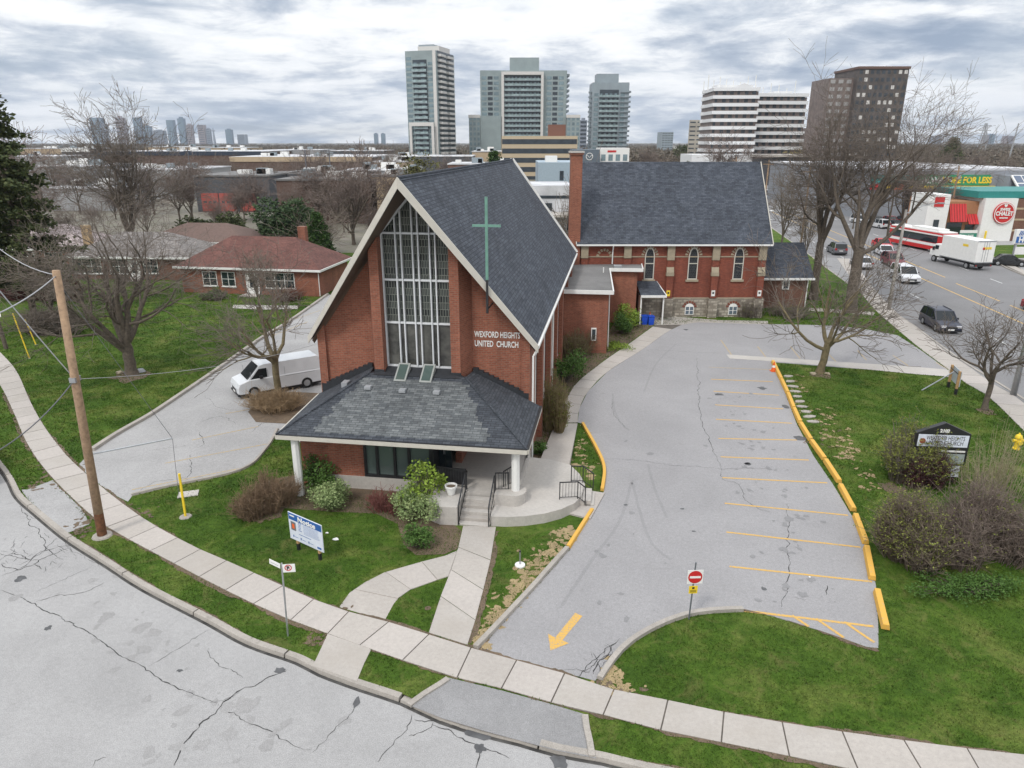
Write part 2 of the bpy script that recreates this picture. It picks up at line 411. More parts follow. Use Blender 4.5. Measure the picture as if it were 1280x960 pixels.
def text(s_, size, mat, parent, loc, rot, name='lettering', bold=.0, depth=.01, align='LEFT', sx=1., spacing=1.):
    c = bpy.data.curves.new(name, 'FONT'); c.body = s_; c.size = size; c.extrude = depth; c.offset = bold
    c.align_x = align; c.resolution_u = 3; c.space_character = spacing
    c.materials.append(mat); o_ = bpy.data.objects.new(name, c)
    me = bpy.data.meshes.new_from_object(o_); bpy.data.objects.remove(o_); me.name = name
    if not me.materials: me.materials.append(mat)
    o = bpy.data.objects.new(name, me); COL.objects.link(o)
    o.location = loc; o.rotation_euler = rot; o.scale = (sx, 1, 1)
    if parent is not None: o.parent = parent
    return o
def inside(poly, x, y):
    """vectorised point in polygon"""
    x = np.asarray(x); y = np.asarray(y); r = np.zeros(x.shape, bool); n = len(poly); j = n - 1
    for i in range(n):
        xi, yi = poly[i]; xj, yj = poly[j]
        if yi != yj: r ^= ((yi > y) != (yj > y)) & (x < (xj - xi) * (y - yi) / (yj - yi) + xi)
        j = i
    return r
def smoothline(pts, step=.6):
    """Catmull-Rom through the points, resampled evenly"""
    P = [Vector((*p[:2], 0)) for p in pts]; out_ = []
    for i in range(len(P) - 1):
        a = P[max(i - 1, 0)]; b = P[i]; c = P[i + 1]; d = P[min(i + 2, len(P) - 1)]
        k = max(2, int((c - b).length / step))
        for j in range(k):
            t = j / k
            out_.append(.5 * ((2 * b) + (c - a) * t + (2 * a - 5 * b + 4 * c - d) * t * t + (3 * b - a - 3 * c + d) * t ** 3))
    out_.append(P[-1]); return [(p.x, p.y) for p in out_]
def offset(line, d):
    o = []
    for i, p in enumerate(line):
        a = line[max(i - 1, 0)]; b = line[min(i + 1, len(line) - 1)]
        dx, dy = b[0] - a[0], b[1] - a[1]; l_ = math.hypot(dx, dy) or 1
        o.append((p[0] - dy / l_ * d, p[1] + dx / l_ * d))
    return o
def resample(line, step):
    o = [line[0]]; acc = 0
    for i in range(len(line) - 1):
        a, b = line[i], line[i + 1]; l_ = math.dist(a, b); 
        if l_ == 0: continue
        t = step - acc
        while t <= l_: o.append((a[0] + (b[0] - a[0]) * t / l_, a[1] + (b[1] - a[1]) * t / l_)); t += step
        acc = l_ - (t - step)
    return o
# ================================================================== SETTING
Z0, ZL, ZLOT, ZW = 0.0, 0.12, 0.13, 0.15
def W(pts, z=0.0): return [gp(x, y, z) for x, y in pts]
struct(MB().sheet([(-7000, -400), (7000, -400), (7000, 8000), (-7000, 8000)], -.06).build('ground', m_ground))

kerb_px = [(-70, 470), (-50, 512), (-20, 560), (8, 598), (20.6, 622), (44.7, 644), (82.5, 675), (130.6, 706), (178.8, 737), (257.8, 778), (309, 806),
           (371, 828), (400, 843), (451.6, 862), (503, 879), (551, 901.6), (606, 918.8), (647.5, 929), (695.6, 942.8), (752, 953), (800, 965), (900, 985), (1100, 1022), (1400, 1075)]
kerb_l = smoothline(W(kerb_px), .5)
xe, ye = kerb_l[-1]
main_l = [(xe + 8, ye + 1.5), (29.0, 18), (31.3, 30), (33.5, 43.65), (34.7, 52.6), (37.2, 65.7), (38.4, 75), (41.5, 92), (46.5, 118), (54, 160), (66, 235), (107, 480), (178, 900)]
main_r = [(47, 8), (52, 25), (59.5, 58), (64.4, 89), (68.8, 104), (73, 125), (80, 165), (92, 235), (133, 480), (204, 900)]
main_s = smoothline(main_l[:10], 2)
# street in the foreground
st = MB(); lf = kerb_l[0]
st.sheet([(-70, lf[1] + 8), (lf[0], lf[1])] + kerb_l[1:] + [main_l[0], (60, 5), (60, -30), (-90, -30), (-90, lf[1] + 8)], Z0)
struct(st.build('street', m_asph))
struct(MB().sheet(main_l + main_r[::-1], .006).build('main_road', m_asph_road))
# grassed block behind the kerb
k_in = offset(kerb_l, .21)
lawn_poly = k_in + [(main_s[0][0] - .2, main_s[0][1] + .3)] + [(x - .2, y) for x, y in main_s[1:]] + [(30, 160), (30, 108), (-95, 108), (-95, k_in[0][1] + 3)]
struct(MB().sheet(lawn_poly, ZL).build('lawn_ground', m_grass))
def ridge(mb, line, w_, z0, z1, taper=.02):
    """kerb along a line: upright outer face, flat top"""
    a = line; b = offset(line, w_); n = len(line)
    vs = [(p[0], p[1], z0) for p in a] + [(p[0] + (q[0] - p[0]) * taper / w_, p[1] + (q[1] - p[1]) * taper / w_, z1) for p, q in zip(a, b)] + \
         [(p[0], p[1], z1) for p in b] + [(p[0], p[1], z0) for p in b]
    fs = [(j * n + i, j * n + i + 1, (j + 1) * n + i + 1, (j + 1) * n + i) for i in range(n - 1) for j in range(3)]
    fs += [(0, n, 2 * n, 3 * n), (n - 1, 4 * n - 1, 3 * n - 1, 2 * n - 1)]
    return mb.add(vs, fs)
kb = MB()
cuts = resample(kerb_l, 4.5)
def sub(line, lo, hi):
    """piece of a dense line between two x values"""
    return [p for p in line if lo <= p[0] <= hi]
xs = [p[0] for p in cuts if p[1] > 8]
lowx = (gp(512, 884)[0], gp(752, 953)[0])
dense = resample(kerb_l, .03)
for a, b in zip(xs[:-1], xs[1:]):
    seg = [p for p in dense if a + .004 <= p[0] <= b - .004]
    seg = seg[::6] + seg[-1:]
    if len(seg) < 3: continue
    mid = seg[len(seg) // 2][0]; low = lowx[0] < mid < lowx[1]
    ridge(kb, seg, .24, -.03, (.075 if low else .14) + rnd.uniform(-.006, .006), .03)
main_d = resample(smoothline(main_l[:11], 1), .8)
ridge(kb, main_d, .22, 0, .15); 
rr = resample(smoothline(main_r[:8], 2), 1.5)[::-1]
ridge(kb, rr, .22, 0, .15)
struct(kb.build('kerb', m_kerb))

# sidewalk slabs
sw_in = smoothline(W([(-60, 395), (-30, 412), (0, 440), (20.6, 463.8), (37.8, 501.6), (55, 532.5), (74, 558), (92.8, 579), (137.5, 617), (182, 649.5), (240.6, 682), (292, 704.5), (326.6, 720), (412, 757),
        (480.8, 776), (535.8, 793), (585.6, 808.8), (640.6, 824), (699, 839.7), (742, 853.5), (774.7, 863.8), (840, 875.8), (896, 888), (968, 901), (1037, 912), (1099.5, 920.9), (1178, 931.7), (1280, 943), (1420, 957), (1600, 975)], ZW), .3)
sw_out = smoothline(W([(-120, 400), (-60, 425), (-25, 450), (0, 481), (17, 515), (34, 554), (62, 593), (113, 642.7), (151, 668), (206, 697.7), (275, 733.8), (343.8, 766.4), (400, 788),
        (462, 810.5), (558, 843), (627, 860), (688.8, 877.5), (733, 889.5), (754, 893), (826, 912), (860, 919), (968, 940.5), (1057, 960), (1160, 975), (1280, 992), (1500, 1020)], ZW), .3)
def slabs(mb, A, B, step, gap=.022, z0=ZL - .02, z1=ZW):
    Bn = np.array(B); st_ = resample(A, step); pr = []
    for p in st_:
        d = np.hypot(Bn[:, 0] - p[0], Bn[:, 1] - p[1]); q = Bn[d.argmin()]; pr.append((p, (q[0], q[1])))
    for (a, b), (c, d) in zip(pr[:-1], pr[1:]):
        def lerp(p, q, t): return (p[0] + (q[0] - p[0]) * t, p[1] + (q[1] - p[1]) * t)
        t1 = gap / max(.3, math.dist(a, c)); t2 = gap / max(.3, math.dist(b, d))
        mb.k = rnd.choice((0, 0, 1, 2))
        mb.prism([lerp(a, c, t1), lerp(a, c, 1 - t1), lerp(b, d, 1 - t2), lerp(b, d, t2)], z0, z1 + rnd.uniform(-.004, .004))
    mb.k = 0; return pr
m_conc2 = speckle('sidewalk_concrete_b', (.385, .35, .315), .10, .08, 50, .3); m_conc3 = speckle('sidewalk_concrete_c', (.41, .372, .338), .10, .08, 50, .3)
CM = [m_conc, m_conc2, m_conc3]
sw = MB(); slabs(sw, sw_in, sw_out, 1.62)
struct(MB().sheet(sw_in + sw_out[::-1], ZL + .006).build('sidewalk_bed', m_joint))
struct(sw.build('sidewalk', CM))
def P_sheet(name, px, z, mat, ex=None):
    return struct(MB().sheet(ex or W(px, z), z).build(name, mat))
def P_prism(name, px, z0, z1, mat): return struct(MB().prism(W(px, z1), z0, z1).build(name, mat))
# front walk in slabs, curved branch, slab to the kerb
fw = MB()
fL = W([(579, 657), (573, 684), (564, 712), (551, 745), (536, 791)], ZW); fR = W([(620, 658), (613, 700), (604, 737), (594, 775), (584, 806)], ZW)
for i in range(4):
    g_ = .012
    a, b, c, d = fL[i], fL[i + 1], fR[i + 1], fR[i]
    l_ = lambda p, q, t: (p[0] + (q[0] - p[0]) * t, p[1] + (q[1] - p[1]) * t)
    fw.k = i % 3; fw.prism([l_(a, b, g_), l_(b, a, g_), l_(c, d, g_), l_(d, c, g_)], ZL - .02, ZW)
cb_o = smoothline(W([(571, 691), (555.6, 695), (527.5, 702), (480.6, 715.5), (456, 728), (438, 741), (424, 759)], ZW), .3)
cb_i = smoothline(W([(561, 720), (555, 722), (525, 731.5), (503, 742), (492, 755), (481, 775)], ZW), .3)
slabs(fw, cb_o, cb_i, 1.5)
fw.k = 0; fw.prism(W([(409.5, 792), (400, 813), (391, 832), (446, 851), (455, 829), (464, 811)], ZW), ZL - .02, ZW - .006)
struct(MB().sheet(W([(572, 688), (555.6, 695), (527.5, 702), (480.6, 715.5), (456, 728), (437, 741), (424, 759), (481, 775.5), (492, 755), (503, 742), (525, 731.5), (555, 722), (564, 718)], ZL), ZL + .004).build('walk_bed', m_conc2))
struct(fw.build('front_walk', CM))
# aprons between kerb and sidewalk
P_sheet('driveway_apron', [(557, 846), (540, 862), (513, 882), (553, 898), (606, 914), (647, 925), (695, 938), (745, 948), (738, 915), (732, 893), (689, 880), (627, 863)], ZL + .012, m_asph_apron)
P_sheet('left_apron', [(66, 600), (34, 612), (26, 612), (44, 636), (80, 668), (112, 655), (104, 638)], ZL + .008, m_asph)
fl = MB(); ridge(fl, smoothline(W([(557, 845), (545, 853), (527, 864), (508, 878)], .18), .25), .2, .1, .185)
ridge(fl, smoothline(W([(745, 944), (742, 925), (738, 908), (736, 893)], .18), .25), .2, .1, .185)
struct(fl.build('apron_kerb', m_kerb))

# parking lots
lot_px = [(744, 851), (763, 823), (785, 801), (819, 781), (857, 767), (891, 762), (927, 761), (968, 771), (1017, 786), (1057, 799.5), (1083, 809), (1098, 810), (1098, 785), (1095, 732),
          (1086, 690), (1068, 650), (1041, 605), (1017, 570), (996, 530), (981, 490), (969, 453), (1149, 467), (1192, 472), (1183, 461), (1150, 437), (1122, 419), (1085, 412), (1047, 407),
          (1010, 406), (960, 405), (872, 402), (854, 405), (835, 414), (804, 436), (760, 464), (735, 489), (724, 511), (722, 528), (730, 530), (747, 561), (757, 586), (755, 614), (744, 636), (713, 686), (668, 737), (598, 813)]
P_sheet('parking_lot', lot_px, ZLOT, m_asph_lot)
P_sheet('concrete_strip', [(908, 443), (962, 446.5), (1130, 457.5), (1186, 462), (1192, 471), (1149, 468), (1050, 458.5), (964, 451.5), (912, 448)], ZLOT + .012, m_conc_new)
ch_left = [(-10.2, 36.2), (-5.6, 66)]
left_lot = W([(98, 581), (107, 591), (137.5, 616), (160, 627), (165, 620), (206, 610), (302.5, 588), (335, 560), (349, 538)], ZLOT) + [(-10.4, 35.0), (-9.6, 40), (-5.5, 66)] + W([(412, 368), (388, 385), (364, 402), (330, 422.5), (268, 467), (192.5, 515), (120, 559)], ZLOT)
struct(MB().sheet(left_lot, ZLOT).build('left_parking_lot', m_asph))
# path from the terrace along the church to the canopy door, then along the old church
pathL = W([(694, 528), (700, 512), (710, 495.6), (722.5, 477), (754, 452), (790, 427), (819, 406)], ZW); pathR = W([(722, 528), (724, 511), (735, 489), (760, 464), (804, 436), (835, 414), (854, 405)], ZW)
pw = MB(); A_ = smoothline(pathL, .3); B_ = smoothline(pathR, .3); slabs(pw, A_, B_, 1.7)
pw.k = 0; pw.prism(W([(819, 406), (854, 405.5), (872, 402.6), (960, 405.4), (960, 401), (900, 400), (850, 396), (815, 394), (800, 400)], ZW), ZL - .01, ZW - .01)
pw.prism(W([(1010, 388), (1092, 393.5), (1094, 390), (1012, 384.5)], ZW), ZL - .01, ZW - .012)
struct(MB().sheet(A_ + B_[::-1], ZL + .006).build('path_bed', m_joint)); struct(pw.build('side_path', CM))
rmp = MB(); rmp.prism(W([(675, 575)], .6) + W([(711, 583)], .6) + W([(722, 529)], ZW) + W([(694, 529)], ZW), .05, [.58, .58, ZW - .004, ZW - .004]); struct(rmp.build('side_ramp', m_conc))
P_prism('pad', [(719, 631), (705, 640), (738, 648), (756, 616), (731, 612)], .1, .2, m_conc2)
# pavement of the main road
ms = MB(); mA = smoothline(W([(1420, 660), (1340, 595), (1280, 538), (1236, 495.6), (1205, 477), (1185, 461), (1150, 435), (1120, 410), (1095, 388), (1078, 368), (1062, 345), (1046, 322)], ZW), .5)
mB = offset(mA, -1.75)
slabs(ms, mA, mB, 2.0)
struct(MB().sheet(mA + mB[::-1], ZL + .006).build('main_pavement_bed', m_joint)); struct(ms.build('main_pavement', CM))
bv = MB(); b1 = offset(mA, -1.8); b2 = []
md = np.array(resample(main_s, .3))
for p in b1:
    d = np.hypot(md[:, 0] - p[0], md[:, 1] - p[1]); q = md[d.argmin()]; b2.append((q[0] - .25, q[1]))
struct(bv.sheet(b1 + b2[::-1], ZL + .008).build('boulevard', m_asph_apron))
# garden beds, dry verge
struct(MB().sheet(W([(660, 572), (676, 575), (694, 530), (700, 512), (711, 494), (722.5, 476), (754, 451), (790, 426), (819, 405), (800, 398), (770, 400), (745, 440), (700, 440), (668, 480)], ZL), ZL + .01).build('side_bed', m_soil))
struct(MB().sheet(W([(300, 640), (335, 600), (390, 590), (480, 605), (560, 650), (577, 664), (572, 686), (555, 693), (520, 694), (505, 682), (497, 655), (470, 642), (420, 640), (350, 635), (325, 655)], ZL), ZL + .008).build('front_bed', m_soil))
def spots(name, mat, centres, n, rmin, rmax, seed, z=ZL + .009):
    q_ = random.Random(seed); m_ = MB()
    for _ in range(n):
        cx, cy, sx, sy = q_.choice(centres); X, Y = gp(cx + q_.gauss(0, sx), cy + q_.gauss(0, sy), z); r_ = q_.uniform(rmin, rmax) ** 1.0; e_ = q_.uniform(.4, 1); th = q_.uniform(0, 3); k = []
        for j in range(9):
            t = 2 * math.pi * j / 9; a_ = r_ * q_.uniform(.45, 1.2); u_, v_ = a_ * math.cos(t), a_ * e_ * math.sin(t); k.append((X + u_ * math.cos(th) - v_ * math.sin(th), Y + u_ * math.sin(th) + v_ * math.cos(th)))
        m_.sheet(k, z + _ * 2e-5)
    return struct(m_.build(name, mat))
spots('dry_verge', m_straw, [(608, 788, 5, 9), (622, 770, 6, 8), (640, 748, 7, 8), (655, 728, 7, 8), (672, 706, 8, 8), (690, 685, 9, 7), (705, 668, 8, 5), (600, 800, 4, 5)], 330, .04, .22, 1)
spots('worn_lawn', m_straw, [(770, 860, 14, 6), (762, 846, 6, 8), (725, 560, 5, 12), (735, 590, 5, 8), (1030, 525, 12, 10), (1045, 550, 12, 10), (1062, 566, 8, 6), (1000, 500, 5, 12), (700, 580, 6, 5), (1085, 600, 10, 10)], 260, .04, .26, 2)
spots('bare_soil', m_soil, [(770, 862, 12, 5), (757, 856, 4, 5), (545, 775, 6, 8), (600, 800, 4, 8), (90, 575, 10, 6), (175, 640, 12, 6), (1040, 548, 16, 12), (430, 770, 10, 6), (400, 800, 10, 6), (60, 590, 8, 6), (110, 650, 8, 5), (100, 664, 10, 4), (40, 606, 8, 4), (80, 605, 8, 5)], 230, .03, .2, 3)
struct(MB().sheet(W([(310, 515), (330, 497), (365, 490), (405, 492), (412, 520), (360, 530), (320, 528)], ZL), ZLOT + .01).build('tree_bed', m_soil))
# kerbs of the lots
kl = MB()
def strip_kerb(px, w_, h_, piece=2.4, z=ZLOT, side=1):
    line = resample(smoothline(W(px, z), .4), .2)
    n = max(1, int(len(line) * .2 / piece)); k = len(line) // n + 1
    for i in range(n):
        seg = line[i * k:(i + 1) * k + 1]
        if len(seg) > 2: ridge(kl, seg, w_ * side, z - .03, z + h_)
strip_kerb([(598, 812), (620, 789), (668, 737), (695, 706), (713, 686)], .2, .13)
strip_kerb([(927, 760.5), (891, 762), (857, 767), (819, 781), (785, 801), (763, 823), (744, 851)], .2, .13)
strip_kerb([(118.6, 563.6), (150, 543), (189, 520.6), (220, 500), (268, 467), (330, 422.5), (364, 402), (412, 368)], .28, .16)
strip_kerb([(165, 620), (206, 610), (302.5, 588), (335, 560), (349, 536)], .15, .1)
struct(kl.build('lot_kerb', m_kerb))
yk = MB(); kl = yk
strip_kerb([(713, 686), (730, 659), (744, 637)], .17, .15); strip_kerb([(755, 614), (757.5, 586), (747.5, 561), (730, 530)], .17, .15)
struct(yk.build('yellow_kerb', m_ystop))

# painted markings
def line_q(mb, a, b, w_, z):
    a = gp(*a, z); b = gp(*b, z); dx, dy = b[0] - a[0], b[1] - a[1]; l_ = math.hypot(dx, dy); nx, ny = -dy / l_ * w_ / 2, dx / l_ * w_ / 2
    mb.add([(a[0] + nx, a[1] + ny, z), (a[0] - nx, a[1] - ny, z), (b[0] - nx, b[1] - ny, z), (b[0] + nx, b[1] + ny, z)], [(0, 1, 2, 3)])
pl = MB(); zp = ZLOT + .006
SL = [(889, 474), (892, 489), (894, 506), (895, 524), (898, 548), (901, 571), (903, 597), (906, 629), (908, 665), (912, 708)]
SR = [(966, 477), (974, 494), (979, 511), (990, 529), (996, 550), (1011, 575), (1034, 603.5), (1060, 644), (1076, 684), (1090, 727)]
for a, b in zip(SL, SR): line_q(pl, a, b, .11, zp)
line_q(pl, (927, 763), (1092, 783), .12, zp)
for a, b in [((990, 769), (1011, 783)), ((1020, 773), (1055, 797)), ((1055, 777), (1093, 803))]: line_q(pl, a, b, .11, zp + .003)
pl.sheet(W([(688, 813), (685, 792), (694, 797), (719, 766), (728, 770), (703, 800), (711, 804)], zp), zp)
struct(pl.build('painted_lines', m_ypaint))
pf = MB()
for a, b in [((886, 459), (964, 462)), ((901, 425), (917, 447)), ((947, 433), (957, 446)), ((988, 433), (1000, 448)), ((1034, 441), (1045, 452)), ((1072, 438), (1083, 450)), ((1116, 444), (1135, 457)), ((1170, 453), (1184, 461)),
             ((165, 612), (302, 585)), ((206, 579), (333, 555)), ((240, 550), (323, 533)), ((282, 517), (315, 511)), ((340, 420), (385, 402)), ((365, 400), (400, 388))]: line_q(pf, a, b, .1, zp)
struct(pf.build('faded_lines', m_ypaint_old))
rl = MB(); 
def off_pt(s_, t): return None
def lane(mb, x60, s, y0, y1, w_=.14, dash=None, z=.012):
    y = y0
    while y < y1:
        e = min(y1, y + (dash[0] if dash else 8))
        mb.add([(x60 + s * (y - 60) - w_ / 2, y, z), (x60 + s * (y - 60) + w_ / 2, y, z), (x60 + s * (e - 60) + w_ / 2, e, z), (x60 + s * (e - 60) - w_ / 2, e, z)], [(0, 1, 2, 3)])
        y = e + (dash[1] if dash else 0)
lane(rl, 46.9, .135, 30, 175); lane(rl, 49.9, .125, 30, 72); lane(rl, 49.9, .125, 74, 84); lane(rl, 50.15, .135, 88, 175)
lane(rl, 46.0, .19, 240, 900, .5)
struct(rl.build('centre_lines', m_yroad))
wl = MB(); lane(wl, 41.6, .15, 30, 175, .13, (3, 6)); lane(wl, 54.6, .16, 30, 175, .13, (3, 6)); lane(wl, 52, .19, 240, 800, .5, (6, 12))
for k in range(8): wl.box(54 + k * 3, 55.2 + k * 3, 176, 180, .010, .014)
struct(wl.build('lane_lines', m_wroad))

# cracks and patches
ck = MB(); cz = {'s': .005, 'l': ZLOT + .004}
def crack(px, w_=.05, z=.005, jag=.10):
    w_ *= .72; line = resample(smoothline(W(px, z), .4), .12); n = len(line)
    if n < 3: return
    ax_ = ay_ = 0.; ln = []
    for p in line:
        ax_ = ax_ * .8 + rnd.gauss(0, jag) * .33; ay_ = ay_ * .8 + rnd.gauss(0, jag) * .33; ln.append((p[0] + ax_, p[1] + ay_))
    l1 = offset(ln, .5); ws = [w_ * rnd.uniform(.25, 1.15) * min(1, .35 + 4 * min(i, n - 1 - i) / n) for i in range(n)]
    vs = []
    for i in range(n):
        nx, ny = l1[i][0] - ln[i][0], l1[i][1] - ln[i][1]; k = ws[i]
        vs += [(ln[i][0] + nx * k, ln[i][1] + ny * k, z), (ln[i][0] - nx * k, ln[i][1] - ny * k, z)]
    ck.add(vs, [(2 * i, 2 * i + 1, 2 * i + 3, 2 * i + 2) for i in range(n - 1)])
S = [([(0, 738), (40, 752), (100, 785), (165, 830), (230, 862), (272, 880)], .05), ([(360, 836), (330, 850), (296, 868), (272, 884), (240, 915), (212, 960)], .07), ([(272, 880), (300, 898), (345, 918), (390, 940)], .035),
     ([(390, 940), (412, 920), (436, 895), (447, 875)], .03), ([(262, 787), (230, 806), (186, 832)], .025), ([(259, 812), (275, 832), (305, 848)], .03), ([(44, 752), (70, 745), (100, 740), (132, 728)], .045),
     ([(0, 705), (25, 712), (60, 694), (90, 684)], .06), ([(0, 720), (30, 708), (50, 690), (85, 682)], .05), ([(25, 632), (45, 660), (62, 690), (80, 700)], .05), ([(45, 740), (80, 725), (122, 705)], .02), ([(0, 700), (20, 690), (40, 700), (70, 672)], .05),
     ([(512, 893), (500, 915), (488, 930), (470, 952)], .045), ([(508, 920), (530, 914), (545, 902)], .04), ([(520, 900), (560, 905), (600, 915)], .05), ([(600, 938), (598, 955), (596, 985)], .05), ([(540, 905), (562, 915), (580, 925), (640, 945)], .05),
     ([(690, 952), (700, 975)], .05), ([(115, 958), (118, 948), (135, 945)], .03), ([(30, 640), (70, 665), (92, 700)], .02), ([(262, 878), (285, 872), (300, 864)], .03), ([(280, 876), (292, 870)], .05), ([(70, 668), (95, 690), (130, 712)], .02), ([(0, 690), (30, 700), (55, 700)], .04)]
for px, w_ in S: crack(px, w_)
Lc = [([(871, 447), (874, 480), (876, 515), (884, 545), (896, 575), (902, 588)], .05), ([(755, 574), (790, 575), (840, 581), (890, 585), (902, 586), (965, 585)], .03), ([(902, 588), (905, 600), (925, 606), (932, 625), (950, 638), (965, 640)], .035),
      ([(810, 437), (840, 439), (890, 441), (915, 441)], .03), ([(765, 500), (768, 515), (778, 530), (787, 536)], .03), ([(984, 630), (985, 670), (984, 705), (983, 735), (976, 760)], .045), ([(992, 745), (1010, 749)], .02), ([(1035, 733), (1037, 745)], .05),
      ([(768, 805), (752, 825), (738, 845)], .06), ([(775, 798), (756, 812), (736, 830), (724, 843)], .05), ([(705, 836), (722, 836), (740, 842)], .04), ([(742, 818), (752, 835), (745, 846)], .04), ([(758, 806), (765, 818), (750, 834)], .03), ([(730, 838), (745, 830), (766, 812)], .04),
      ([(250, 540), (253, 555), (245, 560)], .05), ([(238, 568), (240, 585), (230, 600)], .05), ([(250, 528), (275, 520), (295, 530)], .04), ([(170, 615), (200, 600), (260, 596)], .03), ([(290, 475), (315, 480)], .03), ([(255, 495), (275, 510), (300, 512)], .03), ([(315, 540), (325, 530), (345, 528)], .05), ([(180, 565), (210, 560), (240, 556)], .02)]
for px, w_ in Lc: crack(px, w_, ZLOT + .004)
for _ in range(26):      # alligator cracking where the drive meets the sidewalk
    x, y = rnd.uniform(722, 765), 0; y = 852 - (x - 722) * 1.0 + rnd.uniform(-16, 8)
    crack([(x, y), (x + rnd.uniform(-8, 8), y + rnd.uniform(-8, 8))], .022, ZLOT + .005, .05)
for _ in range(40):      # and by the left apron in the street
    x = rnd.uniform(0, 90); y = 690 + rnd.uniform(-18, 22)
    crack([(x, y), (x + rnd.uniform(-14, 14), y + rnd.uniform(-9, 9))], .025, .006, .06)
struct(ck.build('pavement_cracks', m_crack))
def blob(mb, cx, cy, rx, ry, z, n=14):
    X, Y = gp(cx, cy, z); ax = gp(cx + rx, cy, z)[0] - X; ay = abs(gp(cx, cy - ry, z)[1] - Y)
    mb.sheet([(X + ax * math.cos(t) * k, Y + ay * math.sin(t) * k) for t, k in [(2 * math.pi * i / n, rnd.uniform(.6, 1.2)) for i in range(n)]], z)
st = MB()
for cx, cy, rx, ry in [(26, 723, 7, 5), (350, 838, 9, 4), (445, 878, 5, 7), (600, 918, 22, 7), (600, 935, 8, 7), (700, 952, 12, 10), (60, 785, 5, 3), (225, 838, 4, 2)]: blob(st, cx, cy, rx, ry, .008)
for cx, cy, rx, ry in [(899, 493, 6, 1.6), (952, 485, 6, 1.8), (1000, 548, 8, 3), (982, 508, 5, 2.5), (935, 580, 4, 2), (955, 736, 3, 3), (934, 579, 4, 1.2), (857, 412, 3, .8), (703, 640, 2, 1), (867, 664, 3, 1), (853, 636, 3, 1), (782, 631, 3, 1)]: blob(st, cx, cy, rx, ry, ZLOT + .008)
struct(st.build('tar_patches', plain('dark_patch', (.09, .09, .092), .9, var=.3)))
eg = MB()
def ragged(line, w_, z, seed):
    q_ = random.Random(seed); ln = resample(line, .11); v = q_.random(); ws = []
    for _ in ln: v = min(1, max(0, v + q_.gauss(0, .16))); ws.append(v * w_ + q_.uniform(0, .02))
    o1 = offset(ln, 1.); n = len(ln); vs = []
    for a_, b_, k_ in zip(ln, o1, ws): vs += [(a_[0], a_[1], z), (a_[0] + (b_[0] - a_[0]) * k_, a_[1] + (b_[1] - a_[1]) * k_, z)]
    eg.add(vs, [(2 * i, 2 * i + 2, 2 * i + 3, 2 * i + 1) for i in range(n - 1)])
nz = [q for q in sw_in if q[1] < 45]; oz = [q for q in sw_out if q[1] < 45]
ragged(nz, .16, ZL + .0125, 1); ragged(oz[::-1], .20, ZL + .0125, 2); ragged([q for q in k_in if q[0] > lowx[1] + .4], .10, ZL + .0125, 3); ragged([q for q in k_in if gp(112, 655)[0] < q[0] < gp(391, 833)[0]], .10, ZL + .0125, 7); ragged(cb_o[::-1], .12, ZL + .0125, 4) if False else None
ragged(smoothline(W([(584, 806), (594, 775), (604, 737), (613, 700), (620, 664)], ZL), .3)[::-1], .22, ZL + .0125, 5)
ragged(smoothline(W([(1096, 810), (1083, 809), (1057, 799.5), (1017, 786), (968, 771), (927, 761)], ZL), .3)[::-1], -.2, ZLOT + .008, 6)
struct(eg.build('worn_edges', m_soil))
cp_ = MB()
tm = MB()
def mark(px, w_, z):
    line = resample(smoothline(W(px, z), .5), .4); o1 = offset(line, w_ / 2); o2 = offset(line, -w_ / 2); n = len(line)
    tm.add([(p[0], p[1], z) for p in o1] + [(p[0], p[1], z) for p in o2], [(i, n + i, n + i + 1, i + 1) for i in range(n - 1)])
for px in ([(766, 492), (768, 512), (777, 530), (790, 540)], [(790, 600), (800, 640), (815, 680), (840, 700)], [(810, 580), (818, 610), (835, 650)], [(845, 430), (820, 455), (805, 490)], [(700, 760), (740, 700), (775, 650), (790, 600)]): mark(px, .13, ZLOT + .003)
struct(tm.build('tyre_marks', speckle('tyre_mark', (.245, .238, .238), .26, .1, 42, .2)))
spots('oil_stains', speckle('oil_stain', (.215, .21, .21), .3, .1, 42, .2), [(990, 740, 30, 6), (985, 690, 30, 6), (975, 650, 28, 5), (965, 615, 26, 5), (955, 585, 24, 4), (945, 560, 22, 4), (935, 535, 20, 3), (930, 515, 18, 3), (925, 497, 16, 3), (860, 600, 50, 60), (780, 720, 40, 30)], 110, .03, .24, 9, ZLOT + .0095)
spots('street_stains', speckle('street_stain', (.27, .262, .255), .3, .1, 42, .2), [(230, 800, 60, 25), (120, 760, 60, 30), (400, 900, 50, 20), (280, 880, 40, 12), (250, 930, 60, 20)], 60, .04, .35, 10, .004)
gt = MB(); g1 = [p for p in dense if p[1] > 8]; ridge(gt, offset(g1, -.11), .105, .001, .006, .01)
struct(gt.build('gutter_dirt', plain('gutter_dirt', (.055, .052, .048), .95, var=.6, scale=2)))

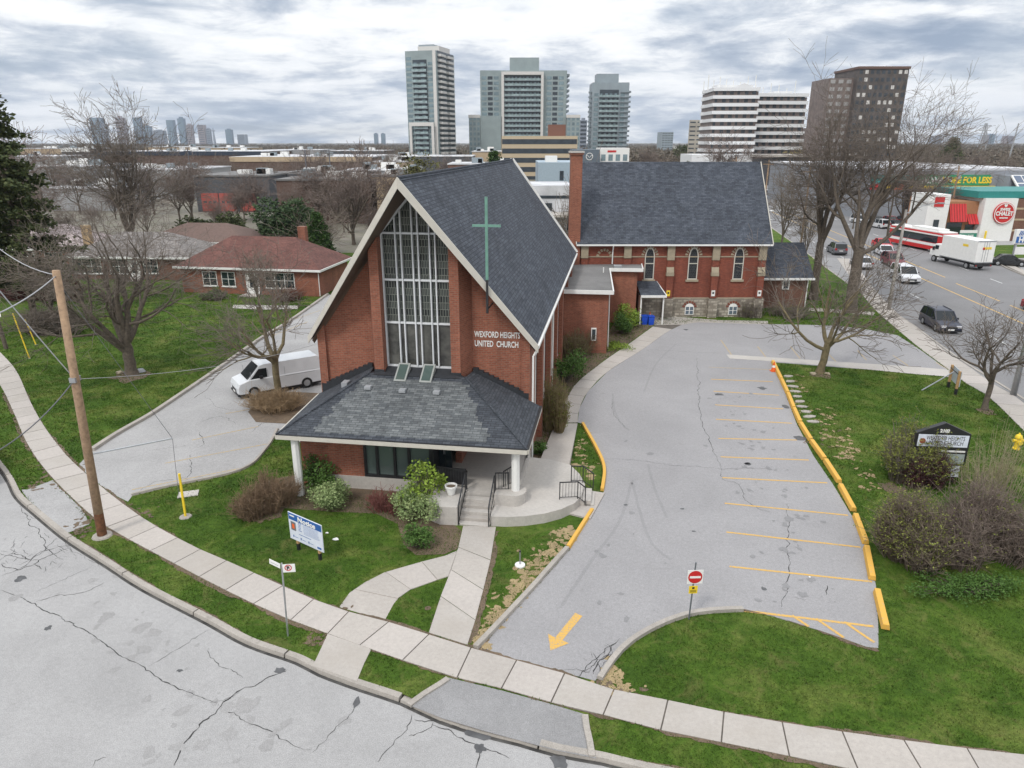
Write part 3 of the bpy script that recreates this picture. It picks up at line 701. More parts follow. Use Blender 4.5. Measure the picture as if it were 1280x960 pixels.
# short grass standing on the lawns near the camera
lp = [gp(x, y, .15) for x, y in kerb_px]
keep_out = [sw_in + sw_out[::-1], W(lot_px, .15), left_lot, W([(557, 846), (513, 882), (553, 898), (647, 925), (745, 948), (732, 893), (627, 863)], .15), W([(66, 600), (26, 612), (80, 668), (112, 655)], .15),
            fL + fR[::-1], cb_o + cb_i[::-1], W([(409.5, 792), (391, 832), (446, 851), (464, 811)], .15), mA + mB[::-1], pathL + pathR[::-1], b1 + b2[::-1],
            W([(719, 631), (705, 640), (738, 648), (756, 616), (731, 612)], .15), W([(675, 575), (711, 583), (722, 529), (694, 529)], .15)]
rs = np.random.RandomState(5)
def tufts(n, ylo, yhi, hgt, wid, dens=None):
    x = rs.uniform(-46, 36, n); y = rs.uniform(ylo, yhi, n)
    ok = inside(k_in + [(29.5, 20), (32.5, 43), (34, 52), (36.4, 65), (36, 95), (-70, 95)], x, y)
    ok &= np.abs(x) < y * .80 + 3
    for p in keep_out: ok &= ~inside(p, x, y)
    cl = (np.sin(x * 1.9 + np.sin(y * 1.3) * 2) + np.sin(y * 2.3 + np.sin(x * 1.1) * 2)) * .25 + .55
    ok &= rs.rand(n) < cl + .25
    c_, s_ = math.cos(R(8.5)), math.sin(R(8.5)); u_ = (x + 4.57) * c_ - (y - 34.9) * s_; v_ = (x + 4.57) * s_ + (y - 34.9) * c_
    ok &= ~((np.abs(u_) < 5.9) & (v_ > -5.2) & (v_ < 31)) & ~((u_ > 1.5) & (u_ < 9.3) & (v_ > -7.4) & (v_ < 0))
    x, y = x[ok], y[ok]; m_ = len(x); h_ = hgt * rs.uniform(.5, 1.5, m_); a = rs.uniform(0, math.pi, m_); lx, ly = rs.normal(0, .6, m_) * h_, rs.normal(0, .6, m_) * h_
    ww = wid * rs.uniform(.6, 1.4, m_); V = np.zeros((m_, 3, 3)); V[:, 0] = np.stack([x - np.cos(a) * ww, y - np.sin(a) * ww, np.full(m_, ZL)], 1)
    V[:, 1] = np.stack([x + np.cos(a) * ww, y + np.sin(a) * ww, np.full(m_, ZL)], 1); V[:, 2] = np.stack([x + lx, y + ly, ZL + h_], 1); return V
GV = np.concatenate([tufts(420000, 13, 30, .055, .014), tufts(300000, 30, 52, .07, .024), tufts(220000, 52, 84, .07, .034)])
o = fastmesh('grass', GV, 3, m_grass); o['kind'] = 'stuff'
# ================================================================== THE A-FRAME CHURCH
PI = math.pi
church = thing('church', 'brick church with steep slate gable roof, tall glass front and hipped grey porch roof', 'church', (-4.57, 34.9, 0), R(-8.5))
HW, ZE, ZR, LEN, PROW = 5.9, 6.5, 14.5, 31.0, 2.8
def rz_(u): return ZR - abs(u) * (ZR - ZE) / HW           # roof plane height over u
# walls (butted pieces)
wl = MB(); WT = 5.55
def gable_piece(mb, u0, u1, v0, v1, zb=0., drop=.42):
    """upright wall block whose top follows the roof slope"""
    z0, z1 = rz_(u0) - drop, rz_(u1) - drop
    mb.prism([(u0, v0), (u1, v0), (u1, v1), (u0, v1)], zb, [z0, z1, z1, z0])
gable_piece(wl, -WT + .42, -2.62, .0, .35); gable_piece(wl, 2.62, WT - .42, .0, .35)
for s in (-1, 1):
    a = sorted((s * WT, s * (WT - .42))); gable_piece(wl, a[0], a[1], -.16, .55)      # corner pilasters
wl.box(-1.72, 1.72, -.35, .3, 0, 5.05)
for s in (-1, 1): wl.box(*sorted((s * WT, s * (WT - .3))), .55, LEN - .5, 0, 6.12)
gable_piece(wl, -WT + .3, 0, LEN - .8, LEN - .5); gable_piece(wl, 0, WT - .3, LEN - .8, LEN - .5)
for k in range(6):                                           # wall piers down each side
    for s in (-1, 1): wl.box(*sorted((s * (WT + .003), s * (WT + .28))), 3.2 + k * 4.6, 3.75 + k * 4.6, 0, 5.9)
wl.build('wall', m_brick, church)
for s in (-1, 1):                                            # splayed piers beside the glass
    p = MB(); ring = [(s * 1.73, -1.05), (s * 2.2, -1.05), (s * 2.62, .0), (s * 2.62, .35), (s * 1.73, .35)]
    p.prism(ring, 0, [rz_(a[0]) - .45 for a in (ring if sum(ring[i][0] * ring[(i + 1) % 5][1] - ring[(i + 1) % 5][0] * ring[i][1] for i in range(5)) > 0 else ring[::-1])])
    p.build('pier', m_brick, church)
# side windows: narrow strips between piers
for k in range(6):
    for s in (-1, 1):
        f = MB(); y = 1.6 + k * 4.6 if k else 1.7
        f.box(*sorted((s * (WT + .003), s * (WT + .06))), y + .3, y + .9, 1.2, 5.4); f = f.build('side_window', m_white, church)
        g_ = MB(); g_.box(*sorted((s * (WT + .062), s * (WT + .075))), y + .37, y + .83, 1.3, 5.3); g_.build('pane', m_glass, f)
# prow roof: two slopes whose front edge runs out to the apex
rf = MB()
Lf, Rf, Af = (-HW, -.25, ZE), (HW, -.25, ZE), (0, -PROW, ZR); Lb, Rb, Ab = (-HW, LEN, ZE), (HW, LEN, ZE), (0, LEN, ZR)
rf.slab([Rf, Rb, Ab, Af], .16); rf.slab([Lb, Lf, Af, Ab], .16)
rf.build('roof', m_roof, church)
cp = MB(); cp.tube([(0, -PROW + .03, ZR + .02), (0, LEN, ZR + .02)], .07, 6); cp.build('ridge_cap', m_roof, church)
def rake(name, A, B, mat, w_=.16, h_=.36, out_=.0, dz=-.17):
    m_ = MB(); A = Vector(A); B = Vector(B)
    m_.add([A + Vector((0, -w_, dz - h_ + .2)), B + Vector((0, -w_, dz - h_ + .1)), B + Vector((0, -w_, .05)), A + Vector((0, -w_, .05)),
            A + Vector((0, -.002, dz - h_ + .2)), B + Vector((0, -.002, dz - h_ + .1)), B + Vector((0, -.002, .05)), A + Vector((0, -.002, .05))],
           [(0, 1, 2, 3), (7, 6, 5, 4), (0, 4, 5, 1), (3, 2, 6, 7), (0, 3, 7, 4), (1, 5, 6, 2)])
    return m_.build(name, mat, church)
rake('fascia', (-HW - .08, -.25, ZE - .05), (0, -PROW, ZR), m_cream, .1); rake('fascia', (HW + .08, -.25, ZE - .05), (0, -PROW, ZR), m_cream, .1)
sf = MB()
for s in (-1, 1):
    sf.add([(s * (HW - .1), -.24, ZE - .22), (0, -PROW + .02, ZR - .2), (0, -.0, ZR - .52), (s * (HW - .1), -.0, ZE - .46)], [(0, 1, 2, 3)])
sf.build('soffit', m_soffit, church)
ed = MB(); ed.box(HW - .02, HW + .1, -.2, LEN, ZE - .22, ZE - .06); ed.box(-HW - .1, -HW + .02, -.2, LEN, ZE - .22, ZE - .06); ed.build('gutter', m_white, church)
bk = MB()
for s in (-1, 1): bk.bar((s * HW, LEN + .05, ZE), (0, LEN + .05, ZR + .04), .1, .3)
bk.build('rear_fascia', m_white, church)
# the tall stained glass front
gl = MB(); GV0 = -.40
def gz(u): return 13.75 - abs(u) * (13.75 - 11.85) / 1.72
gl.add([(-1.70, GV0, 5.2), (1.70, GV0, 5.2), (1.70, GV0, gz(1.7)), (0, GV0, 13.75), (-1.70, GV0, gz(1.7))], [(0, 1, 2, 3, 4)])
mg, t_, b_ = newmat('leaded_glass'); q = NT(t_); uv, pos = surfcoord(q)
br = q.n('TexBrick'); q.l(uv, br.inputs['Vector']); br.inputs['Scale'].default_value = 1; br.inputs['Brick Width'].default_value = .135; br.inputs['Row Height'].default_value = .34
br.offset = .5; br.offset_frequency = 1; br.squash = .6; br.squash_frequency = 2; br.inputs['Mortar Size'].default_value = .014; br.inputs['Color1'].default_value = (.006, .009, .009, 1); br.inputs['Color2'].default_value = (.030, .038, .035, 1); br.inputs['Mortar'].default_value = (.17, .18, .155, 1)
q.l(br.outputs[0], b_.inputs['Base Color']); b_.inputs['Roughness'].default_value = .12
front = gl.build('front_window', mg, church)
fr = MB(); fy = GV0 - .1
for z in (5.2, 7.45, 9.6, 11.85): fr.box(-1.72, 1.72, fy - .02, fy + .1, z - .045, z + .045)
for u in (-1.68, -.98, -.70, .0 - .14, .14, .70, .98, 1.68): fr.box(u - .03, u + .03, fy - .07, fy + .1, 5.25, gz(u) - .04)
for s in (-1, 1): fr.bar((s * 1.72, fy + .03, gz(1.72)), (0, fy + .03, 13.8), .12, .1)
fr.build('window_frame', plain('window_white', (.62, .63, .64), .45, var=.05), front)
pb = MB()
for s in (-1, 1):        # plain lower lights, brownish inside
    pass
pb.add([(-1.66, GV0 - .012, 5.24), (1.66, GV0 - .012, 5.24), (1.66, GV0 - .012, 7.4), (-1.66, GV0 - .012, 7.4)], [(0, 1, 2, 3)])
mgl, t_, b_ = newmat('lower_glass'); q = NT(t_); uv, pos = surfcoord(q); wv = q.noise(uv, 1.2, 3, .6)
q.l(q.ramp(wv, [(.35, (.03, .03, .028)), (.65, (.11, .108, .095))]), b_.inputs['Base Color']); b_.inputs['Roughness'].default_value = .1
pb.build('lower_pane', mgl, front)
# triangle above the frame head, shadowed infill
# sign letters on the right wing
t1 = text('WEXFORD HEIGHTS', .43, m_white, church, (2.72, -.02, 6.74), (PI / 2, 0, 0), bold=.007, depth=.015, sx=.585)
t2 = text('UNITED  CHURCH', .43, m_white, church, (2.72, -.02, 6.26), (PI / 2, 0, 0), bold=.007, depth=.015, sx=.625)
# green cross standing out from the rake
cr = MB(); cr.box(3.60, 3.72, -1.50, -1.38, 9.9, 13.65); cr.box(3.0, 4.32, -1.48, -1.40, 12.32, 12.43)
cr.v = [(a, b + .0, c) for a, b, c in cr.v]
cr.build('cross', m_green_cu, church)
cb_ = MB(); cb_.box(3.61, 3.71, -1.49, -1.39, 8.3, 9.898); cb_.box(3.64, 3.68, -1.388, -.003, 8.45, 8.52); cb_.build('cross_bracket', m_black, church)
# downpipes
dp = MB(); dp.tube([(HW + .03, -.1, ZE - .2), (5.72, -.22, ZE - .6), (5.72, -.24, .3)], .05, 6); dp.build('downpipe', m_white, church)
dp = MB(); dp.tube([(HW + .03, 11.2, ZE - .2), (WT + .12, 11.2, ZE - .6), (WT + .12, 11.2, .2)], .05, 6); dp.build('downpipe', m_white, church)
# ---- porch roof
EV = [(-5.45, -5.75, 3.3), (6.15, -5.75, 3.3), (6.15, -.3, 3.3), (-5.75, -.1, 3.3)]
PL_, PR_ = (-2.45, -1.2, 4.95), (2.45, -1.2, 4.95)
prf = MB()
prf.slab([EV[0], EV[1], PR_, PL_], .1)                        # front slope
prf.slab([EV[1], EV[2], (2.64, -.06, 4.95), PR_], .1); prf.slab([EV[3], EV[0], PL_, (-2.64, -.06, 4.95)], .1)
porch = prf.build('porch_roof', m_roof_dark, church)
pat = MB(); nrm_up = .012                                     # newer, lighter field of shingles with a stepped edge
def onfront(u, v): return (u, v, 3.3 + (v + 5.75) * (4.95 - 3.3) / (5.75 - 1.2) + nrm_up)
rows = 22; v0 = -5.45; v1 = -1.55
for i in range(rows):
    va = v0 + (v1 - v0) * i / rows; vb = v0 + (v1 - v0) * (i + 1) / rows; mid = (i + .5) / rows
    lu = -3.9 + mid * 1.3 + rnd.uniform(-.16, .16); ru = 4.5 - mid * 2.0 + rnd.uniform(-.2, .2)
    pat.quad(onfront(lu, va), onfront(ru, va), onfront(ru, vb), onfront(lu, vb))
pat.build('new_shingles', m_roof_porch, porch)
hp = MB()
hp.tube([(EV[0][0], EV[0][1], 3.33), (PL_[0], PL_[1], 4.98)], .05, 5); hp.build('hip_cap', m_roof_dark, porch); hp = MB(); hp.tube([(EV[1][0], EV[1][1], 3.33), (PR_[0], PR_[1], 4.98)], .05, 5); hp.build('hip_cap', m_roof_dark, porch)
flt = MB(); flt.add([(-2.45, -1.2, 4.952), (2.45, -1.2, 4.952), (1.7, -.46, 5.16), (-1.7, -.46, 5.16)], [(0, 1, 2, 3)])
flt.slab([(-2.45, -1.2, 4.95), (2.45, -1.2, 4.95), (1.72, -.36, 5.12), (-1.72, -.36, 5.12)], .05)
flt.add([(-2.3, -1.35, 4.93), (2.3, -1.35, 4.93), (2.0, -1.12, 5.02), (-2.0, -1.12, 5.02)], [(0, 1, 2, 3)])
flt.build('flashing_apron', m_flash, porch)
fls = MB()                                                    # zigzag step flashing on the wings
for s in (-1, 1):
    n = 11
    for i in range(n):
        ua = 2.66 + (5.5 - 2.66) * i / n; ub = 2.66 + (5.5 - 2.66) * (i + 1) / n
        z = 4.95 - (ua - 2.64) * (4.95 - 3.3) / (6.15 - 2.64); fls.box(*sorted((s * ua, s * ub)), -.19, -.003, z - .3, z + .20)
    fls.build('step_flashing', m_flash, porch); fls = MB(); fls.box(*sorted((s * 1.72, s * 2.23)), -1.10, -1.052, 4.6, 5.13); fls.build('pier_flashing', m_flash, porch); fls = MB()
pf_ = MB()
for a, b in zip(EV[:3], EV[1:3] + [None]):
    if b: pf_.bar((a[0], a[1], 3.2), (b[0], b[1], 3.2), .12, .2)
pf_.bar((EV[3][0], EV[3][1], 3.2), (EV[0][0], EV[0][1], 3.2), .12, .2)
pf_.build('porch_fascia', m_cream, church)
pg = MB(); pg.bar((EV[1][0] + .02, EV[1][1] + .06, 3.31), (EV[2][0] + .02, EV[2][1], 3.31), .09, .07); pg.bar((EV[0][0], EV[0][1] - .02, 3.32), (EV[1][0], EV[1][1] - .02, 3.32), .05, .03); pg.build('porch_gutter', m_black, church)
sfp = MB(); sfp.prism([(-5.3, -5.6), (6.0, -5.6), (6.0, -.3), (5.4, -.17), (-5.4, -.17)], 3.08, 3.14); sfp.build('porch_soffit', m_soffit, church)
def skylight(u):
    s_ = MB(); d = (4.95 - 3.3) / (5.75 - 1.2); r = MB()
    y0, y1 = -1.75, -.72; z0, z1 = 4.80, 5.42
    k = MB(); k.slab([(u - .3, y0, z0), (u + .3, y0, z0), (u + .3, y1, z1), (u - .3, y1, z1)], .1)
    k.add([(u - .3, y0, z0 - .1), (u - .3, y1, z1 - .1), (u - .3, y1, z0 - .1)], [(0, 1, 2)]); k.add([(u + .3, y0, z0 - .1), (u + .3, y1, z1 - .1), (u + .3, y1, z0 - .1)], [(2, 1, 0)])
    o_ = k.build('skylight', plain('skylight_frame', (.3, .31, .29), .5), church)
    g = MB(); ny, nz = -.515, .857
    off = [(x, y + ny * .012, z + nz * .012) for x, y, z in [(u - .22, y0 + .09, z0 + .054), (u + .22, y0 + .09, z0 + .054), (u + .22, y1 - .09, z1 - .054), (u - .22, y1 - .09, z1 - .054)]]
    g.add(off, [(0, 1, 2, 3)]); g.build('pane', m_glass_sky, o_)
skylight(-.75); skylight(.55)
for u, v in [(-2.15, -2.35), (-.38, -2.45), (1.32, -2.45)]:
    z = onfront(u, v)[2]; b_ = MB(); b_.box(u - .16, u + .16, v - .17, v + .17, z - .02, z + .14); b_.build('roof_vent', m_grey, church, bevel=.02)
b_ = MB(); b_.box(-3.85, -3.55, -1.6, -1.1, 4.2, 4.5); b_.build('roof_vent', m_grey, church)
# columns
for u, v, zb in ((-4.72, -5.42, ZL), (5.58, -5.32, 1.12)):
    c_ = MB(); c_.prism([(u + math.cos(PI / 8 + k * PI / 4) * .19, v + math.sin(PI / 8 + k * PI / 4) * .19) for k in range(8)], zb, 3.08); c_.build('column', m_white, church)
# ---- lobby under the porch: brick, big window, doors
LB = -4.35
for a_ in ((-4.75, -1.86, LB, LB + .3, .0, 3.08), (-5.0, -4.75, LB + .003, -.17, 0, 3.08), (2.2, 2.5, -2.6, -.17, .95, 3.08), (2.5, 5.5, -.45, -.17, .95, 3.08)): MB().box(*a_).build('lobby_wall', m_brick, church)
b_ = MB(); b_.box(-4.8, 1.5, LB - .06, LB - .003, 0, .78); b_.build('plinth', m_conc_new, church)
b_ = MB(); b_.box(-1.80, 1.45, LB + .12, LB + .14, .8, 3.0); lw = b_.build('lobby_window', m_glass_lobby, church)
b_ = MB()
for u in (-1.82, -1.22, -.35, .35, 1.4): b_.box(u - .06, u + .06, LB, LB + .12, .8, 3.08)
b_.box(-1.86, 1.46, LB - .02, LB + .12, .78, .9); b_.box(-1.86, -.41, LB + .01, LB + .11, 2.42, 2.5); b_.box(.41, 1.34, LB + .01, LB + .11, 2.42, 2.5); b_.box(-1.86, 1.46, LB - .01, LB + .12, 3.0, 3.08)
b_.build('window_frame', m_black, lw)
b_ = MB(); b_.box(-1.86, 1.5, -2.6, -2.4, .7, 3.07); b_.build('inner_wall', plain('lobby_inside', (.12, .11, .1), .8), church)
b_ = MB(); b_.lathe([(.02, 0), (.25, .02), (.05, .35), (.5, .5), (.5, .54)], (-.95, -3.6, .7), 16); b_.build('lobby_table', plain('table_oak', (.55, .33, .09), .4), church)
b_ = MB(); b_.box(1.5, 2.2, -3.4, -3.3, .95, 3.08); b_.box(1.44, 1.56, LB, -3.3, .95, 3.08); dr = b_.build('door_surround', m_black, church)
for k in (0, 1):
    b_ = MB(); b_.box(1.58 + k * .31, 1.86 + k * .31, -3.44, -3.402, 1.0, 2.95); d_ = b_.build('door', m_glass, church)
    b_ = MB(); b_.box(1.82 + k * .06, 1.84 + k * .06, -3.50, -3.45, 1.8, 2.2); b_.build('handle', m_metal, d_)
# ---- steps and terrace (children of the church: built onto it)
PF = .98
t_ = MB(); t_.prism([(1.5, LB), (3.3, LB - .9), (3.3, -5.55), (4.68, -5.45), (5.3, -5.0), (5.55, -3.5), (5.5, -.17), (1.5, -.17)], 0, PF); t_.build('porch_floor', m_conc_new, church)
t_ = MB(); t_.prism([(2.1, -4.9), (1.75, -5.6), (1.72, -6.25), (1.95, -6.85), (2.5, -7.15), (3.28, -7.1), (3.28, -5.0)], 0, 1.0); t_.build('planter_wall', m_conc_new, church)
def arc(cx, cy, r, a0, a1, n=12): return [(cx + r * math.cos(R(a0 + (a1 - a0) * i / n)), cy + r * math.sin(R(a0 + (a1 - a0) * i / n))) for i in range(n + 1)]
t_ = MB(); ter = [(4.70, -5.0)] + [(4.72, -6.95), (5.4, -6.9), (6.2, -6.7), (7.0, -6.35), (7.7, -5.85), (8.25, -5.2), (8.5, -4.5), (8.62, -3.3), (8.3, -2.2), (7.75, -1.2), (6.75, -.75), (5.56, -.6)]
t_.prism(ter, 0, .6); t_.build('terrace', m_conc_new, church)
t_ = MB(); t_.prism([(4.70, -5.9)] + arc(5.45, -5.35, .62, -70, 60, 8) + [(5.4, -4.7), (4.70, -5.0)], .602, 1.12); t_.build('column_plinth', m_conc_new, church)
t_ = MB(); t_.box(5.56, 5.68, -4.6, -.62, .602, 1.0); t_.build('ramp_edge', m_conc_new, church)
for k in range(6):
    z = PF - k * .15; s_ = MB(); s_.box(3.3, 4.68, -5.57 - k * .30, -5.27 - k * .30 if k else -5.50, ZL - .02, z - .10 if False else z - .03)
    if k: s_.build('step', m_conc_new if k % 2 else m_conc, church, bevel=.015)
b_ = MB(); b_.box(1.9, 3.0, -4.95, -3.55, PF + .004, PF + .03); b_.build('door_mat', m_black, church)
def railing(pts, h_=.9, post=.022, bal=.13, name='railing', grid=True):
    m_ = MB()
    for (a, b) in zip(pts[:-1], pts[1:]):
        A = Vector(a); B = Vector(b); up = Vector((0, 0, h_))
        m_.bar(A + up, B + up, .05, .04); m_.bar(A + Vector((0, 0, .1)), B + Vector((0, 0, .1)), .025, .025)
        n = max(1, int((B - A).length / bal))
        for i in range(1, n):
            p = A.lerp(B, i / n); m_.box(p.x - .008, p.x + .008, p.y - .008, p.y + .008, p.z + .1, p.z + h_)
    for a in pts: m_.box(a[0] - post, a[0] + post, a[1] - post, a[1] + post, a[2] - .02, a[2] + h_ + .02)
    return m_.build(name, m_black, church)
railing([(3.33, -5.35, PF), (3.33, -5.6, PF), (3.33, -7.1, .2)], .9, bal=.3); railing([(4.66, -5.6, PF), (4.66, -7.1, .2)], .9, bal=.3)
railing([(1.9, -5.0, PF), (3.33, -5.3, PF)], .9); railing([(4.68, -5.4, PF + .05), (5.25, -5.3, PF + .05)]); railing([(5.0, -5.1, PF), (5.4, -4.3, PF)])
b_ = MB(); b_.box(1.95, 3.25, -4.97, -4.94, PF + .05, PF + .85); b_.build('banner_panel', m_black, church)
railing([(7.55, -4.95, .6), (8.35, -4.75, .6), (8.7, -4.7, .3)], .85); railing([(7.95, -3.15, .6), (8.5, -3.1, .6), (9.0, -3.2, .3)], .85); railing([(5.62, -1.6, .98), (5.62, -.8, .98)], .85)
for k in range(2):
    s_ = MB(); s_.box(8.35 + k * .3, 8.95 + k * .15, -4.62, -3.35, .1, .45 - k * .17); s_.build('side_step', m_conc_new, church)
# flowerpot
pot = thing('flowerpot', 'round white concrete flowerpot on the planter wall beside the steps', 'flowerpot')
pot.location = church.matrix_basis @ Vector((2.75, -5.95, 1.0))
b_ = MB(); b_.lathe([(.15, 0), (.17, .05), (.24, .36), (.28, .38), (.28, .46), (.24, .46), (.23, .38), (.02, .36)], n=20); b_.build('pot', m_white, pot, smooth=False)
b_ = MB(); b_.lathe([(.01, .37), (.225, .385), (.01, .40)], n=14); b_.build('soil', m_soil, pot)

# ================================================================== LINK BUILDING
link = thing('link_building', 'low brick link building with flat gravel roof between the gabled church and the old church', 'building', (0, 0, 0), 0)
b_ = MB(); b_.prism([(2.9, 54.6), (7.45, 54.0), (8.5, 64.3), (11.35, 64.0), (11.6, 66.45), (4.5, 66.45)], 0, 4.95); b_.build('wall', m_brick, link)
b_ = MB(); b_.prism([(2.6, 54.2), (7.75, 53.6), (8.8, 63.9), (11.75, 63.6), (12.1, 66.4), (4.2, 66.4)], 4.95, 5.15); lr = b_.build('roof', m_tar, link)
b_ = MB(); E_ = [(2.6, 54.2), (7.75, 53.6), (8.8, 63.9), (11.75, 63.6), (12.1, 66.4)]
for a, b in zip(E_[:-1], E_[1:]): b_.bar((a[0], a[1], 5.08), (b[0], b[1], 5.08), .1, .3)
b_.build('fascia', m_white, lr)
b_ = MB(); b_.tube([(7.9, 55, 5), (7.65, 55, 4.6), (7.72, 55.2, .2)], .05, 6); b_.build('downpipe', m_white, link); b_ = MB(); b_.tube([(8.75, 63.7, 5), (8.7, 63.8, .2)], .06, 6); b_.build('downpipe', m_white, link)
b_ = MB(); b_.tube([(8, 62, 5.15), (8, 62, 5.6)], .05, 6); b_.build('vent_pipe', m_white, lr)
for a_ in ((9.3, 10.0, 64.6, 65.3, 5.15, 5.3),): MB().box(*a_).build('roof_vent', m_grey, lr)
b_ = MB(); b_.box(6.2, 6.6, 53.9, 54.08, 1.2, 2.2); wn = b_.build('window', m_white, link)
b_ = MB(); b_.box(6.26, 6.54, 53.88, 53.897, 1.28, 2.12); b_.build('pane', m_glass, wn)
# entrance canopy
can = thing('entrance_canopy', 'small dark shed canopy on two white posts over the side door beside the old church', 'canopy', (0, 0, 0))
b_ = MB(); b_.slab([(11.65, 63.3, 2.85), (13.95, 63.3, 2.85), (13.6, 66.4, 3.6), (11.65, 66.4, 3.6)], .1); b_.build('canopy_roof', m_roof, can)
b_ = MB(); b_.box(11.65, 13.97, 63.2, 63.3, 2.66, 2.86); b_.bar((13.95, 63.3, 2.8), (13.6, 66.4, 3.5), .08, .16); b_.build('fascia', m_white, can)
for x in (11.72, 13.75): b_ = MB(); b_.box(x - .06, x + .06, 63.4, 63.52, .1, 2.66); b_.build('post', m_white, can)
b_ = MB(); b_.box(11.66, 12.0, 64.5, 66.3, .1, 2.6); b_.build('back_panel', m_brick_dark, can)

# ================================================================== OLD CHURCH
old = thing('old_church', 'old dark red brick church with slate roof, pointed arch windows and rubble stone base', 'church')
OX0, OX1, OY, OE = 6.2, 23.75, 66.5, 7.1; OYR = 72.0; OZR = 14.15; OYB = 77.5
b_ = MB(); b_.box(OX0, OX1, OY, OY + .3, 1.95, OE); b_.box(OX0, OX0 + .3, OY + .3, OYB, 1.95, OE); b_.box(OX1 - .3, OX1, OY + .3, OYB, 1.95, OE); b_.box(OX0, OX1, OYB, OYB + .3, 1.95, OE)
for x in (OX0, OX1 - .3):
    b_.add([(x, OY, OE), (x + .3, OY, OE), (x + .3, OYB, OE), (x, OYB, OE), (x, OYR, OZR - .3), (x + .3, OYR, OZR - .3)], [(0, 4, 3), (1, 2, 5), (0, 1, 5, 4), (3, 4, 5, 2)])
b_.build('wall', m_brick_old, old)
b_ = MB(); b_.box(OX0 - .08, OX1 + .08, OY - .1, OYB + .38, 0, 1.9); b_.build('stone_base', m_rubble, old)
b_ = MB(); b_.box(OX0 - .06, OX1 + .06, OY - .09, OY - .002, 1.9, 2.0); b_.box(OX0, OX1, OY - .05, OY - .003, 5.80, 5.90); b_.build('string_course', m_stone, old)
b_ = MB(); oh = .45
for s in (1, -1):
    ye_ = OY - oh if s == 1 else OYB + .3 + oh; pts = [(OX0 - .25, ye_, OE - .05), (OX1 + .3, ye_, OE - .05), (OX1 + .3, OYR, OZR), (OX0 - .25, OYR, OZR)]
    b_.slab(pts if s == 1 else pts[::-1], .16)
b_.build('roof', m_roof, old)
b_ = MB(); b_.box(OX0 - .25, OX1 + .3, OY - oh - .08, OY - oh + .02, OE - .2, OE - .06); b_.build('gutter', m_white, old)
b_ = MB(); b_.bar((OX1 + .32, OY - oh, OE - .1), (OX1 + .32, OYR, OZR - .02), .07, .15); b_.bar((OX0 - .27, OY - oh, OE - .1), (OX0 - .27, OYR, OZR - .02), .07, .15); b_.build('verge_board', m_cream, old)
b_ = MB(); b_.prism([(5.25, 66.2), (6.28, 66.2), (6.28, 67.4), (5.25, 67.4)], 0, 14.9); b_.box(5.15, 6.38, 66.1, 67.5, 14.9, 15.05); b_.v = [(x + (.0 if z < 1 else .0), y, z) for x, y, z in b_.v]; chm = b_.build('chimney', m_brick, old)
b_ = MB(); b_.box(5.1, 6.43, 66.05, 67.55, 15.052, 15.2); b_.build('chimney_cap', m_conc_new, chm)
for x in (10.55 + .2, 14.78, 18.98, 23.3, 6.75):
    up = x in (10.75, 6.75)
    b_ = MB(); d0 = OY - .38
    if not up: b_.box(x - .3, x + .3, d0, OY - .003, 2.0, 4.4); b_.box(x - .3, x + .3, OY - .22, OY - .003, 4.4, 5.55)
    else: b_.box(x - .3, x + .3, OY - .2, OY - .003, 5.0, 5.75)
    bt = b_.build('buttress', m_brick_old, old)
    b_ = MB(); b_.box(x - .34, x + .34, OY - .28, OY - .002, 5.75 if up else 5.56, 7.0)
    if not up: b_.slab([(x - .34, OY - .42, 4.42), (x + .34, OY - .42, 4.42), (x + .34, OY - .2, 4.95), (x - .34, OY - .2, 4.95)], .12); b_.box(x - .36, x + .36, OY - .44, OY - .1, 4.1, 4.4)
    b_.build('buttress_stone', m_stone, bt)
    if not up: b_ = MB(); b_.box(x - .42, x + .42, OY - .55, OY - .1, 0, 1.95); b_.build('buttress_base', m_rubble, bt)
def pointed(cx, w_, z0, zs, za, n=8):
    """outline of a pointed arch opening"""
    pts = [(cx - w_, z0), (cx + w_, z0), (cx + w_, zs)]
    for i in range(1, n): t = i / n; pts.append((cx + w_ * (1 - t ** 1.8), zs + (za - zs) * math.sin(t * PI / 2)))
    pts.append((cx, za))
    for i in range(n - 1, 0, -1): t = i / n; pts.append((cx - w_ * (1 - t ** 1.8), zs + (za - zs) * math.sin(t * PI / 2)))
    pts.append((cx - w_, zs)); return pts
m_lead, t_, b0 = newmat('diamond_lead_glass'); q = NT(t_); uv, pos = surfcoord(q); br = q.n('TexBrick'); q.l(uv, br.inputs['Vector']); br.inputs['Scale'].default_value = 1
br.inputs['Brick Width'].default_value = .16; br.inputs['Row Height'].default_value = .16; br.inputs['Mortar Size'].default_value = .012; br.inputs['Color1'].default_value = (.015, .015, .02, 1); br.inputs['Color2'].default_value = (.03, .035, .04, 1); br.inputs['Mortar'].default_value = (.08, .08, .085, 1)
q.l(br.outputs[0], b0.inputs['Base Color']); b0.inputs['Roughness'].default_value = .2
def face_xz(mb, pts, y): return mb.add([(x, y, z) for x, z in pts], [tuple(range(len(pts)))])
